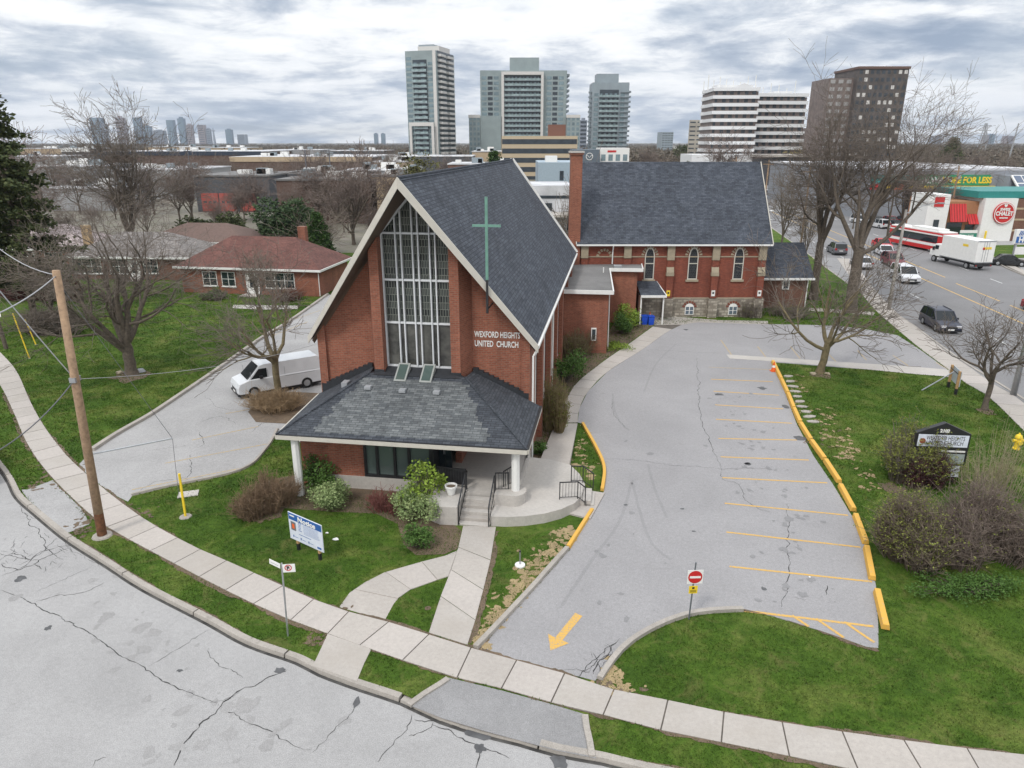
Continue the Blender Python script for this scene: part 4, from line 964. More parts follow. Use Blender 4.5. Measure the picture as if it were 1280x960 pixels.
def arch_window(cx):
    fr_ = MB(); P1 = pointed(cx, .46, 3.72, 5.75, 6.72); P2 = pointed(cx, .37, 3.82, 5.75, 6.60); n = len(P1); y = OY - .06
    fr_.add([(x, y, z) for x, z in P1] + [(x, y, z) for x, z in P2] + [(x, OY - .003, z) for x, z in P1], [(i, (i + 1) % n, n + (i + 1) % n, n + i) for i in range(n)] + [(i, 2 * n + i, 2 * n + (i + 1) % n, (i + 1) % n) for i in range(n)])
    fr_.box(cx - .37, cx + .37, y, y + .03, 5.18, 5.26); w_ = fr_.build('window', m_cream, old)
    g = MB(); face_xz(g, P2, OY - .02); g.build('pane', m_lead, w_)
    s_ = MB(); s_.box(cx - .6, cx + .6, OY - .14, OY - .003, 3.52, 3.72); s_.build('sill', m_stone, w_)
    v_ = MB(); 
    for i in range(9):                                      # voussoirs
        a = PI * (i + .2) / 9.; b = PI * (i + .8) / 9.
        q_ = [(cx + r * math.cos(t), 5.93 + r * math.sin(t) * 1.12) for r, t in ((.54, a), (.80, a), (.80, b), (.54, b))]
        v_.add([(x, OY - .05, z) for x, z in q_] + [(x, OY - .003, z) for x, z in q_], [(0, 1, 2, 3), (0, 4, 5, 1), (1, 5, 6, 2), (2, 6, 7, 3), (3, 7, 4, 0)])
    v_.build('arch_stones', m_stone, w_)
for x in (12.85, 16.93, 21.18): arch_window(x)
v_ = MB()
for i in range(7):
    a = PI * (i + .2) / 7; b = PI * (i + .8) / 7; q_ = [(8.6 + r * math.cos(t), 5.85 + r * math.sin(t)) for r, t in ((.5, a), (.75, a), (.75, b), (.5, b))]
    v_.add([(x, OY - .05, z) for x, z in q_] + [(x, OY - .003, z) for x, z in q_], [(0, 1, 2, 3), (0, 4, 5, 1), (1, 5, 6, 2), (2, 6, 7, 3), (3, 7, 4, 0)])
v_.build('blind_arch', m_stone, old)
def base_window(cx):
    b_ = MB(); P1 = [(cx - .42, .35), (cx + .42, .35), (cx + .42, 1.05)] + [(cx + .42 * math.cos(t), 1.05 + .38 * math.sin(t)) for t in [PI * k / 8 for k in range(1, 8)]] + [(cx - .42, 1.05)]
    b_.add([(x, OY - .16, z) for x, z in P1] + [(x, OY - .1, z) for x, z in P1], [tuple(range(len(P1)))] + [(i, len(P1) + i, len(P1) + (i + 1) % len(P1), (i + 1) % len(P1)) for i in range(len(P1))])
    w_ = b_.build('basement_window', m_white, old)
    g = MB()
    for x0, x1 in ((cx - .35, cx - .04), (cx + .04, cx + .35)): g.box(x0, x1, OY - .175, OY - .162, .42, .74); g.box(x0, x1, OY - .175, OY - .162, .80, 1.12)
    g.build('pane', glassmat('basement_glass', (.1, .13, .16), .1), w_)
    s_ = MB()
    for i in range(7):
        a = PI * (i + .15) / 7; b = PI * (i + .85) / 7; q_ = [(cx + r * math.cos(t), 1.05 + r * math.sin(t) * .95) for r, t in ((.45, a), (.68, a), (.68, b), (.45, b))]
        s_.add([(x, OY - .14, z) for x, z in q_] + [(x, OY - .1, z) for x, z in q_], [(0, 1, 2, 3), (0, 4, 5, 1), (1, 5, 6, 2), (2, 6, 7, 3), (3, 7, 4, 0)])
    s_.build('arch_stones', m_brick_old, w_)
base_window(16.9); base_window(21.05)
for x, mt in ((14.72, m_yplastic), (18.95, m_white), (23.3, m_white)):
    b_ = MB(); b_.box(x - .17, x + .17, OY - .42, OY - .39, 2.2, 2.75); o_ = b_.build('wall_sign', mt, old)
    b_ = MB(); b_.box(x - .09, x + .09, OY - .428, OY - .421, 2.42, 2.6); b_.build('symbol', m_black, o_)
b_ = MB(); b_.tube([(9.35, OY - .5, 6.9), (9.35, OY - .15, 6.3), (9.35, OY - .15, 5.2)], .06, 6); b_.build('downpipe', m_white, old)
# side porch of the old church
sp_ = thing('vestry', 'small brick vestry with dark gabled roof at the road end of the old church', 'building')
b_ = MB(); b_.box(24.0, 29.6, 70.4, 77.2, 0, 3.2); b_.build('wall', m_brick_dark, sp_)
b_ = MB(); b_.slab([(23.9, 70.0, 3.15), (30.0, 70.0, 3.15), (30.0, 73.8, 6.2), (23.9, 73.8, 6.2)], .12); b_.slab([(30.0, 77.6, 3.15), (23.9, 77.6, 3.15), (23.9, 73.8, 6.2), (30.0, 73.8, 6.2)], .12)
b_.add([(29.6, 70.4, 3.2), (29.6, 77.2, 3.2), (29.6, 73.8, 6.0)], [(0, 1, 2)]); b_.build('roof', m_roof, sp_)
b_ = MB(); b_.box(23.9, 30.02, 69.9, 70.02, 3.0, 3.2); b_.tube([(29.5, 70.3, 3.1), (29.5, 70.3, .2)], .06, 6); b_.build('gutter', m_white, sp_)
b_ = MB(); b_.box(27.0, 27.7, 70.3, 70.398, 2.0, 2.9); w_ = b_.build('window', m_white, sp_); b_ = MB(); b_.box(27.12, 27.58, 70.28, 70.297, 2.1, 2.8); b_.build('pane', m_glass, w_)
# ================================================================== TREES
def v3(a): return np.array(a, float)
def rot_about(v, ax, ang):
    ax = ax / (np.linalg.norm(ax) + 1e-9); c, s = math.cos(ang), math.sin(ang)
    return v * c + np.cross(ax, v) * s + ax * np.dot(ax, v) * (1 - c)
class Tree:
    """bare deciduous tree: trunk and limbs as thick tubes, the rest as tapered twigs"""
    def __init__(s, seed, levels=5, nch=(5, 6, 6, 5, 4), ratio=.62, up=.12, wob=.16, tip=.010, ang=(28, 62), droop=0., seg=(6, 6, 5, 4, 3, 2)):
        s.r = random.Random(seed); s.lv = levels; s.nch = nch; s.ratio = ratio; s.up = up; s.wob = wob; s.tip = tip; s.ang = ang; s.droop = droop; s.seg = seg
        s.big = []; s.tw = []
    def grow(s, p, d, ln, r, lev):
        n = s.seg[min(lev, len(s.seg) - 1)]; pts = [p]; rs = [r]; dirs = [d]; st = ln / n
        er = max(s.tip, r * (.45 if lev else .6))
        for i in range(n):
            d = d + v3([s.r.gauss(0, s.wob) for _ in range(3)]) * (1 if lev else .4) + v3([0, 0, s.up if lev < 3 else -s.droop])
            d = d / np.linalg.norm(d); p = p + d * st; pts.append(p); rs.append(r + (er - r) * (i + 1) / n); dirs.append(d)
        if r > .045: s.big.append((pts, rs))
        else:
            for a, b, ra, rb in zip(pts[:-1], pts[1:], rs[:-1], rs[1:]): s.tw.append((a, b, ra, rb))
        if lev >= s.lv: return
        k = s.nch[min(lev, len(s.nch) - 1)]
        for j in range(k):
            t = s.r.uniform(.35 if lev else .5, 1.0) if j else 1.0
            i = min(n, max(1, int(t * n))); ax = np.cross(dirs[i], v3([s.r.gauss(0, 1) for _ in range(3)]))
            a = R(s.r.uniform(*s.ang)) * (.45 if j == 0 else 1); nd = rot_about(dirs[i], ax, a)
            if nd[2] < -.2: nd[2] *= .3
            s.grow(pts[i], nd / np.linalg.norm(nd), ln * s.ratio * s.r.uniform(.72, 1.15), max(s.tip, rs[i] * s.r.uniform(.46, .64)), lev + 1)
    def build(s, root, bark, twig, fork=None):
        m_ = MB()
        for pts, rs in s.big: m_.tube(pts, rs, 7 if rs[0] > .1 else 5, False)
        t = m_.build('trunk', bark, root, smooth=True); c = segmesh('crown', s.tw, twig, root); return t, c
def bare_tree(label, base, H, r, seed, spread=1., trunk=.2, limbs=5, lean=(0, 0), tilt=(18, 45), twig=None, bark=None, name='bare_tree', group=None, twist=0, fat=1., limbdirs=None, **kw):
    root = thing(name, label, 'tree', (base[0], base[1], ZL - .03), 0, group); T = Tree(seed, **kw); T.tip *= fat
    th = H * trunk; p = v3([0, 0, 0]); pts = [p]; rs = [r * 1.35]
    for i in range(5):
        p = v3([lean[0] * (i + 1) / 5 + T.r.gauss(0, .03), lean[1] * (i + 1) / 5 + T.r.gauss(0, .03), th * (i + 1) / 5]); pts.append(p); rs.append(r * (1.0 - .03 * i))
    T.big.append((pts, rs))
    if limbdirs:
        for i, (a_, tl, lf, rf_) in enumerate(limbdirs):
            a_ = R(a_); tl = R(tl); d = v3([math.cos(a_) * math.sin(tl), math.sin(a_) * math.sin(tl), math.cos(tl)])
            T.grow(pts[-1] - v3([0, 0, min(.9, th * .3) * T.r.random()]), d, H * lf, r * rf_, 1)
    else:
        for i in range(limbs):
            a_ = 2 * math.pi * (i + T.r.uniform(-.3, .3)) / limbs + twist; tl = R(T.r.uniform(*tilt)) if i else R(8)
            d = v3([math.cos(a_) * math.sin(tl) * spread, math.sin(a_) * math.sin(tl) * spread, math.cos(tl)]); d /= np.linalg.norm(d)
            T.grow(pts[-1] - v3([0, 0, min(1.2, th * .3) * T.r.random()]), d, (H - th) * .50 * T.r.uniform(.85, 1.1), r * T.r.uniform(.5, .72), 1)
    zs = float(np.percentile([b[2] for _, b, _, _ in T.tw], 98.5)); k = H * .955 / zs       # scale to the height wanted
    T.big = [([q * v3([k, k, k]) for q in pts_], [x for x in rs_]) for pts_, rs_ in T.big]; T.tw = [(a * k, b * k, c, d) for a, b, c, d in T.tw]
    T.build(root, bark or m_bark, twig or m_twig); return root
bare_tree('spreading bare maple with mossy trunk on the lawn left of the church driveway', gp(165, 468, ZL), 12.8, .40, 11, 1.15, .16, 7, tilt=(26, 60), nch=(4, 5, 5, 5, 4), up=.09, wob=.17, tip=.010, ratio=.63, bark=m_bark)
bare_tree('low branching bare tree in the soil bed beside the white van', gp(348, 500, ZL), 9.8, .23, 23, 1., .30, 5, tilt=(22, 48), nch=(4, 5, 6, 5), levels=4, up=.10, tip=.012, ratio=.66, bark=m_bark_moss, lean=(.1, 0))
bare_tree('mossy bare tree with a long low limb on the lawn by the parking lot corner', gp(1025, 466, ZL), 9.6, .27, 5, 1.2, .26, 5, lean=(.25, 0), nch=(4, 5, 6, 5), levels=4, up=.06, tip=.013, ratio=.66, bark=m_bark_moss,
          limbdirs=[(185, 74, .58, .5), (150, 35, .5, .6), (60, 28, .52, .6), (15, 50, .55, .5), (-15, 78, .45, .38), (290, 45, .4, .4)])
bare_tree('small round bare tree on the grass near the road pavement', gp(1231, 512, ZL), 7.0, .17, 9, 1.1, .30, 6, tilt=(25, 60), nch=(4, 5, 6, 5), levels=4, up=.06, tip=.010, ratio=.62)
bare_tree('tall thick bare maple at the corner of the vestry, its limb reaching over the road', gp(1062, 390, ZL), 21.8, .55, 31, 1., .26, 7, tilt=(16, 44), nch=(4, 4, 5, 5, 5), up=.09, wob=.13, tip=.012, ratio=.66,
          limbdirs=[(100, 6, .36, .6), (165, 22, .32, .5), (200, 26, .26, .45), (20, 26, .34, .55), (-8, 58, .36, .40), (60, 16, .36, .5)])
bare_tree('tall bare maple standing close behind the vestry end wall', gp(1016, 374, ZL), 19.8, .42, 37, .8, .30, 5, tilt=(8, 28), nch=(4, 5, 5, 5, 5), levels=5, up=.12, tip=.013, ratio=.65, wob=.13)
bare_tree('tall many limbed bare tree rising behind the grey roofed bungalow', (-55, 104), 22.0, .45, 41, .7, .12, 7, tilt=(6, 30), nch=(4, 5, 5, 4, 4), up=.14, tip=.024, ratio=.62, twig=m_twig)
# young leafless trees standing in rows: shared meshes
def proto_tree(label, H, r, seed, **kw): return bare_tree(label, (0, 0), H, r, seed, **kw)
pA = proto_tree('x', 12, .2, 51, levels=4, nch=(5, 6, 6, 5), tip=.022, trunk=.2, tilt=(15, 45), twig=m_twig_far)
pB = proto_tree('x', 12, .2, 52, levels=4, nch=(5, 6, 6, 5), tip=.022, trunk=.12, limbs=7, tilt=(10, 38), twig=m_twig_far, up=.16)
pC = proto_tree('x', 12, .2, 53, levels=4, nch=(6, 6, 6, 4), tip=.02, trunk=.25, limbs=6, tilt=(25, 60), twig=m_twig_pale)
pD = proto_tree('x', 7, .05, 54, levels=3, nch=(7, 7, 6), tip=.016, trunk=.05, limbs=12, tilt=(5, 22), twig=m_twig_pale, up=.18)
used = set()
def place(proto, label, xy, H, rz=None, wide=1., base=12., group=None):
    s_ = H / base; rz = rnd.uniform(0, 6.28) if rz is None else rz
    if proto.name not in used:
        used.add(proto.name); proto.location = (xy[0], xy[1], 0); proto.rotation_euler = (0, 0, rz); proto.scale = (s_ * wide, s_ * wide, s_); proto['label'] = label
        if group: proto['group'] = group
        return proto
    return dup(proto, (xy[0], xy[1], 0), rz, label, (s_ * wide, s_ * wide, s_), group)
place(pB, 'bare tree left of the green glass tower behind the church ridge', (-26, 118), 15, wide=1.2)
place(pA, 'bare tree in front of the tan warehouse', (-40, 150), 14)
place(pD, 'clump of thin upright stems between the church roof and the chimney', (8.0, 84), 13, base=7, wide=.7)
place(pC, 'slender bare street tree between the old church roof and the road', gp(975, 322), 13.5, wide=.7)
place(pC, 'bare street tree behind the vestry roof', gp(1003, 345), 11, wide=.6)
place(pA, 'bare tree behind the bungalow with the pink roof at far left', (-78, 116), 19, wide=.9)
place(pB, 'pale bare tree in front of the red garage doors', (-66, 150), 13)
place(pC, 'bare tree leaning over the hedge at far left', (-41, 62), 8, wide=1.3)
place(pA, 'bare tree between the pink and the grey roofed bungalows', (-62, 92), 12)
place(pC, 'small bare tree in front of the maroon roofed bungalow door', gp(325, 390, ZL), 6.5, wide=1.1)
place(pD, 'brushy leafless shrub mass behind the maroon roofed bungalow', (-29, 104), 7, base=7, wide=2.2)
place(pA, 'bare tree beyond the road in front of the brown tower', (62, 215), 19, wide=1.2)
place(pB, 'bare tree beside the green banner building', (78, 145), 15, wide=1.1)
place(pC, 'bare street tree on the far side of the road by the bus', (66, 140), 9, wide=.8)
place(pA, 'round bare tree on the far side of the road left of the restaurant', (76, 132), 11)
gB = 'leafless trees scattered through the district behind'
k = 0
for px, Y, H in [(20, 190, 13), (60, 150, 10), (90, 200, 14), (115, 170, 12), (205, 170, 13), (235, 150, 11), (255, 210, 13), (330, 160, 11), (352, 190, 12), (378, 140, 9), (390, 230, 14), (430, 170, 12), (452, 150, 13), (470, 200, 15), (492, 230, 15), (505, 150, 12),
                 (560, 260, 12), (590, 240, 12), (800, 420, 13), (812, 300, 12), (850, 330, 13), (870, 300, 9), (900, 280, 8), (955, 260, 9), (985, 300, 11), (1020, 310, 12), (1060, 260, 9), (1160, 330, 12), (1195, 340, 12), (1230, 330, 11), (1262, 300, 10), (1180, 260, 10), (300, 260, 12), (140, 260, 13), (30, 260, 14), (415, 300, 13), (520, 330, 13)]:
    x = (px - 640) / FPX * Y * 1.0 / math.cos(PITCH) * .95; place((pA, pB, pC)[k % 3], 'leafless tree among the low buildings of the district behind', (x, Y), H, wide=1.1, group=gB); k += 1
for i in range(22):
    Y = rnd.uniform(112, 160); x = rnd.uniform(-.72, -.10) * Y
    if any(abs(x - a) < b for a, b in ((-34, 6), (-47, 5))) and Y < 125: continue
    place((pA, pB, pC)[i % 3], 'leafless tree in the scrubby belt behind the bungalows', (x, Y), rnd.uniform(5, 9.5), wide=1.1, group='leafless trees in the belt behind the bungalows')
# conifers
def needle_quads(centers, size, rs_, up=.3, n_each=10, spread=.3):
    c = np.repeat(centers, n_each, 0) + rs_.normal(0, spread, (len(centers) * n_each, 3)) * v3([1, 1, .55]); m_ = len(c)
    d = rs_.normal(0, 1, (m_, 3)); d[:, 2] = d[:, 2] * .5 + up; d /= np.linalg.norm(d, axis=1)[:, None]; e = np.cross(d, rs_.normal(0, 1, (m_, 3))); e /= np.linalg.norm(e, axis=1)[:, None]
    L_ = size * rs_.uniform(.5, 1.4, (m_, 1)); V = np.stack([c, c + d * L_ * .5 + e * L_ * .28, c + d * L_, c + d * L_ * .5 - e * L_ * .28], 1); return V
m_spruce = leafmat('spruce_needles', (.025, .042, .018), (.095, .105, .035)); m_cedar = leafmat('cedar_leaf', (.018, .042, .010), (.06, .11, .025))
m_pine = leafmat('pine_needles', (.025, .048, .022), (.08, .12, .05)); m_varieg = leafmat('pale_variegated_leaf', (.10, .16, .05), (.34, .40, .18)); m_lime = leafmat('fresh_green_leaf', (.10, .17, .02), (.24, .32, .05))
m_olive = leafmat('budding_leaf', (.10, .115, .02), (.24, .26, .06)); m_green = leafmat('shrub_leaf', (.035, .08, .015), (.10, .18, .04)); m_wine = leafmat('wine_leaf', (.035, .012, .014), (.09, .035, .035)); m_forsy = leafmat('yellow_blossom', (.38, .24, .02), (.62, .44, .04)); m_willow = leafmat('willow_bud', (.22, .17, .06), (.34, .28, .10))
def conifer(label, xy, H, Rr, seed, mat, gaps=.35, density=1., size=.35, name='spruce_tree'):
    root = thing(name, label, 'tree', (*xy, 0)); rs_ = np.random.RandomState(seed); r_ = random.Random(seed); pts = []; segs = []
    tk = MB(); tk.tube([(0, 0, 0), (.05, 0, H * .5), (0, 0, H * .98)], [H * .016, H * .01, .02], 7); n = int(34 * density)
    for i in range(n):
        z = H * (.16 + .82 * i / n); rad = Rr * (1 - (z / H - .16) / .84) ** .75 + .15; a = i * 2.4 + r_.uniform(-.4, .4); L_ = rad * r_.uniform(.65, 1.1)
        for w_ in range(4):
            aa = a + w_ * PI / 2 + r_.uniform(-.35, .35)
            if r_.random() < gaps * .5: continue
            e = v3([math.cos(aa) * L_, math.sin(aa) * L_, -L_ * .12 + .12]); b = v3([0, 0, z]); segs.append((b, b + e, .045, .012))
            m_ = max(3, int(L_ * 4)); 
            for t in np.linspace(.25, 1, m_): pts.append(b + e * t + v3([0, 0, -.06]))
    tk.build('trunk', m_bark, root); br_ = segmesh('branches', segs, m_bark, root)
    fastmesh('crown', needle_quads(np.array(pts), size, rs_, .1, int(14 * density), .26), 4, mat, root); return root
conifer('tall dark spruce with drooping open branches at the left edge', (-45.4, 66), 20.5, 5.2, 3, m_spruce, .5, 1.15, .42)
def leafy(label, xy, H, Rx, seed, mat, name='evergreen_tree', n=900, size=.3, cone=False, z0=.1, lumps=9, Ry=None, cat='tree', stems=True, group=None, cols=None, z=ZL, each=8, spr=.22, part='crown'):
    """shrub or tree crown of many small leaf faces in uneven clumps around branching stems"""
    root = thing(name, label, cat, (*xy, z), 0, group); rs_ = np.random.RandomState(seed); Ry = Ry or Rx; C_ = []
    L_ = [(rs_.uniform(-.6, .6), rs_.uniform(-.6, .6), rs_.uniform(.3, .8), rs_.uniform(.3, .55)) for _ in range(lumps)]
    while len(C_) < n:
        if cone:
            t = rs_.rand() ** .8; a = rs_.uniform(0, 6.28); rr_ = (1 - t) ** .7 * rs_.uniform(.55, 1.05) * (1 + .18 * math.sin(a * 5 + t * 9)); C_.append((math.cos(a) * rr_ * Rx, math.sin(a) * rr_ * Ry, H * (z0 + (1 - z0) * t)))
        else:
            l_ = L_[rs_.randint(lumps)]; d = rs_.normal(0, 1, 3); d /= np.linalg.norm(d); k_ = l_[3] * rs_.uniform(.6, 1.05); x, y, zz_ = l_[0] + d[0] * k_, l_[1] + d[1] * k_, l_[2] + d[2] * k_ * .8
            if zz_ < z0: continue
            C_.append((x * Rx, y * Ry, zz_ * H * .85))
    C_ = np.array(C_)
    if stems:
        sg = []
        for i in range(0, len(C_), max(1, len(C_) // 60)):
            c = C_[i]; b = v3([c[0] * .15, c[1] * .15, 0]); mdd = b * .5 + c * .5 + v3([0, 0, H * .08]); sg += [(b, mdd, .03, .02), (mdd, c, .02, .008)]
        segmesh('stems' if cat == 'shrub' else 'trunk', sg, m_bark, root)
    V = needle_quads(C_, size, rs_, .35, each, spr); V[:, :, 2] = np.maximum(V[:, :, 2], .02)
    fastmesh(part, V, 4, mat, root); return root
def twiggy(label, xy, H, Rr, seed, mat, n=260, name='bare_shrub', leaf=None, tip=.006, cat='shrub', Ry=None, arch=.35, leafn=0, group=None, sub_=7, leafsize=.07):
    root = thing(name, label, cat, (*xy, ZL), 0, group); r_ = random.Random(seed); sg = []; tips = []; Ry = Ry or Rr; LB_ = [(0, 0, 1, .62)] + [(r_.uniform(-.55, .55), r_.uniform(-.55, .55), r_.uniform(.55, .98), r_.uniform(.35, .6)) for _ in range(6)]
    for i in range(n):
        a = r_.uniform(0, 6.28); rr_ = math.sqrt(r_.random()); lb_ = LB_[int(r_.random() ** 1.3 * len(LB_))]; b = v3([lb_[0] * Rr + math.cos(a) * rr_ * Rr * .25, lb_[1] * Ry + math.sin(a) * rr_ * Ry * .25, 0]); t = v3([lb_[0] * Rr * 1.25 + math.cos(a) * rr_ * Rr * lb_[3], lb_[1] * Ry * 1.25 + math.sin(a) * rr_ * Ry * lb_[3], H * lb_[2] * (1 - .5 * rr_ ** 2.2) * r_.uniform(.5, 1.12)])
        m_ = b * .55 + t * .45 + v3([0, 0, H * .18 * arch]) + v3([r_.gauss(0, .05), r_.gauss(0, .05), 0]); sg += [(b, m_, tip * 2.6, tip * 1.8), (m_, t, tip * 1.8, tip)]
        for k_ in range(sub_):
            q_ = m_ + (t - m_) * r_.uniform(0, 1) if k_ % 3 else b + (m_ - b) * r_.uniform(.4, 1); e = q_ + v3([r_.gauss(0, .16), r_.gauss(0, .16), r_.uniform(.0, .3)]) * Rr * .8; 
            if e[2] < .05: e[2] = .05
            sg.append((q_, e, tip * 1.2, tip * .6)); tips.append(e)
    segmesh('stems', sg, mat, root)
    if leaf and leafn:
        rs_ = np.random.RandomState(seed); T_ = np.array(tips); T_ = T_[rs_.randint(0, len(T_), leafn)]; fastmesh('foliage', needle_quads(T_, leafsize, rs_, .3, 3, .06), 4, leaf, root)
    return root
leafy('rounded dark pine behind the maroon roofed bungalow chimney', (-34, 108), 8.5, 5.5, 61, m_pine, 'pine_tree', 1700, .42)
leafy('dark spreading juniper left of the rounded pine', (-47, 112), 5.5, 5, 62, m_spruce, 'juniper_tree', 1000, .42)
leafy('pointed yellow green cedar right of the maroon roofed bungalow', (-27, 100), 6.4, 2.5, 63, m_cedar, 'cedar_tree', 1100, .3, cone=True, z0=.02, stems=False, part='crown')
leafy('loose pine in front of the tallest green glass tower', (-17.5, 150), 16, 6.5, 64, leafmat('olive_pine', (.06, .065, .02), (.15, .14, .05)), 'pine_tree', 1000, .5, z0=.05, each=6, spr=.5)
leafy('bright green conifer just above the church ridge', (-4, 165), 13.5, 3.6, 65, m_cedar, 'conifer_tree', 800, .5, cone=True, z0=.0, spr=.4)
leafy('dark dense evergreen beside the far grey apartment block', (115, 470), 15, 14, 66, m_spruce, 'evergreen_tree', 700, 1.2, each=9, spr=1.)
leafy('yellow forsythia mass at the right edge beyond the warehouse', (196, 245), 10, 9, 67, m_forsy, 'forsythia_bush', 700, .8, each=9, spr=.6, cat='shrub')
leafy('yellowish willow behind the bare maple left of the green banner', (128, 330), 13, 12, 68, m_willow, 'willow_tree', 500, .8, each=8, spr=.9)
leafy('small dark conifer left of the white banded hotel base', (62, 262), 9, 2.2, 69, m_spruce, 'conifer_tree', 300, .5, cone=True, spr=.3)
leafy('dark conifers at the right skyline below the pylon', (212, 360), 17, 7, 70, m_spruce, 'conifer_tree', 500, .9, cone=True, spr=.7)
# shrubs round the church
twiggy('large rounded leafless brown bush beside the left porch column', gp(338, 640, ZL), 2.1, 1.5, 71, plain('brown_twig', (.19, .125, .075), .95, var=.3), 620, tip=.007)
leafy('variegated pale green shrub below the lobby brick wall', gp(418, 634, ZL), 1.35, 1.15, 72, m_varieg, 'shrub', 600, .10, cat='shrub', each=9, spr=.09, part='foliage')
leafy('dark green shrub growing up against the brick wall by the left column', gp(400, 612, ZL), 1.9, 1.0, 73, m_green, 'shrub', 460, .11, cat='shrub', each=8, spr=.1, part='foliage')
leafy('big variegated shrub in front of the lobby window beside the steps', gp(528, 646, ZL), 1.45, 1.25, 74, m_varieg, 'shrub', 620, .10, cat='shrub', each=9, spr=.09, part='foliage')
leafy('upright lime green shrub rising in front of the lobby door', gp(530, 634, ZL), 2.5, 1.3, 75, m_lime, 'shrub', 240, .15, cat='shrub', each=7, spr=.09, lumps=5, part='foliage')
leafy('low dark green shrub at the corner of the front bed', gp(523, 684, ZL), .9, .65, 76, m_green, 'shrub', 330, .09, cat='shrub', each=8, spr=.07, part='foliage')
twiggy('reddish bare shrub under the lobby window', gp(486, 640, ZL), 1.35, 1.0, 77, plain('red_twig', (.16, .055, .045), .9, var=.2), 90, tip=.008, sub_=8)
twiggy('tall feathery olive bush against the right wall of the church', gp(690, 536, ZL), 3.6, 1.0, 78, plain('olive_twig', (.20, .155, .075), .95, var=.3), 420, tip=.008, Ry=1.6, leaf=m_olive, leafn=1500)
leafy('loose green shrub further along the right wall of the church', gp(706, 478, ZL), 2.4, 1.6, 79, m_green, 'shrub', 500, .14, cat='shrub', each=7, spr=.13, part='foliage')
twiggy('rounded leafless bush in front of the small window of the link building', gp(722, 447, ZL), 2.2, 1.6, 80, plain('dusky_twig', (.15, .11, .06), .95, var=.3), 380, tip=.010, leaf=m_olive, leafn=500)
leafy('yellow green globe shrub against the inner corner of the link building', (10.3, 62.2), 2.3, 1.2, 81, m_lime, 'shrub', 330, .16, cat='shrub', each=7, spr=.12, part='foliage')
leafy('dark evergreen shrub in front of the globe shrub by the link building', (9.6, 60.2), 1.9, .9, 82, m_green, 'shrub', 300, .15, cat='shrub', each=7, spr=.12, part='foliage')
leafy('low weedy green clump in the side bed next to the path', (8.6, 55.5), .5, 1.2, 83, m_lime, 'shrub', 200, .12, cat='shrub', each=6, spr=.12, stems=False, part='foliage')
leafy('tuft of bright leaves beside the ramp end', gp(672, 566, ZL), .7, .5, 84, m_green, 'shrub', 120, .11, cat='shrub', each=6, spr=.08, stems=False, part='foliage')
twiggy('tangled heap of dry brushwood at the foot of the tree beside the van', gp(350, 512, ZL), 1.3, 2.6, 85, plain('dry_brush', (.30, .21, .12), .95, var=.3), 420, tip=.008, Ry=1.3)
for px, py, s_, sd_, lb in ((893, 393, 1.2, 86, 'small shrub between the two basement windows'), (862, 391, .9, 87, 'low shrub left of the first basement window'), (935, 396, 1.9, 88, 'bare bush beside the right stone buttress'), (985, 395, 1.6, 89, 'leafless hedge under the vestry window')):
    twiggy(lb, gp(px, py, ZL), s_, s_ * .8 if sd_ < 89 else 2.4, sd_, m_twig, 130, tip=.011, leaf=m_olive, leafn=160)
# shrubs on the right lawn
twiggy('budding yellow green bush left of the church sign board', gp(1128, 592, ZL), 3.1, 1.9, 90, m_twig, 620, tip=.008, leaf=m_olive, leafn=9000, leafsize=.08)
twiggy('dark wine coloured bush in front of the church sign board', gp(1150, 603, ZL), 2.0, 1.3, 91, plain('wine_twig', (.07, .03, .03), .9, var=.3), 380, tip=.008, leaf=m_wine, leafn=3000, leafsize=.07)
m_dtw = plain('dark_thicket_twig', (.15, .115, .085), .95, var=.3)
twiggy('large tangled leafless thicket below the church sign board', (15.7, 24.8), 2.9, 2.1, 92, m_dtw, 900, tip=.008, leaf=m_olive, leafn=4500, sub_=9, leafsize=.07)
twiggy('purple brown leafless thicket at the right edge of the picture', (18.6, 25.4), 3.2, 2.3, 93, plain('purple_twig', (.17, .13, .105), .95, var=.3), 950, tip=.008, sub_=9, leaf=m_olive, leafn=600)
leafy('low green groundcover shrub in front of the thickets', (16.7, 22.6), .7, 2.4, 94, m_green, 'shrub', 600, .09, cat='shrub', each=7, spr=.10, Ry=.9, part='foliage')
twiggy('thin pale willow stems by the yellow hydrant', (22.9, 30.6), 3.7, 1.9, 95, plain('pale_stem', (.30, .26, .16), .95, var=.2), 150, tip=.006, sub_=4)
twiggy('brown hedge in front of the grey roofed bungalow at left', gp(60, 418, ZL), 2.6, 3.6, 96, m_twig, 330, tip=.016, Ry=1.6, sub_=8)
twiggy('dark red leaved hedge in front of the far left bungalow', gp(45, 375, ZL), 2.4, 6, 97, plain('red_hedge_twig', (.10, .03, .025), .95, var=.3), 330, tip=.02, Ry=1.5, leaf=m_wine, leafn=1500, leafsize=.2)
twiggy('low clipped bush under the left window of the maroon roofed bungalow', (-31.5, 74.3), 1.3, 1.6, 98, m_twig, 200, tip=.014, leaf=m_green, leafn=500, leafsize=.14)
twiggy('reddish low bush under the right window of the maroon roofed bungalow', (-24, 74.3), 1.3, 2.4, 99, plain('rust_twig', (.14, .06, .04), .95, var=.3), 200, tip=.014)
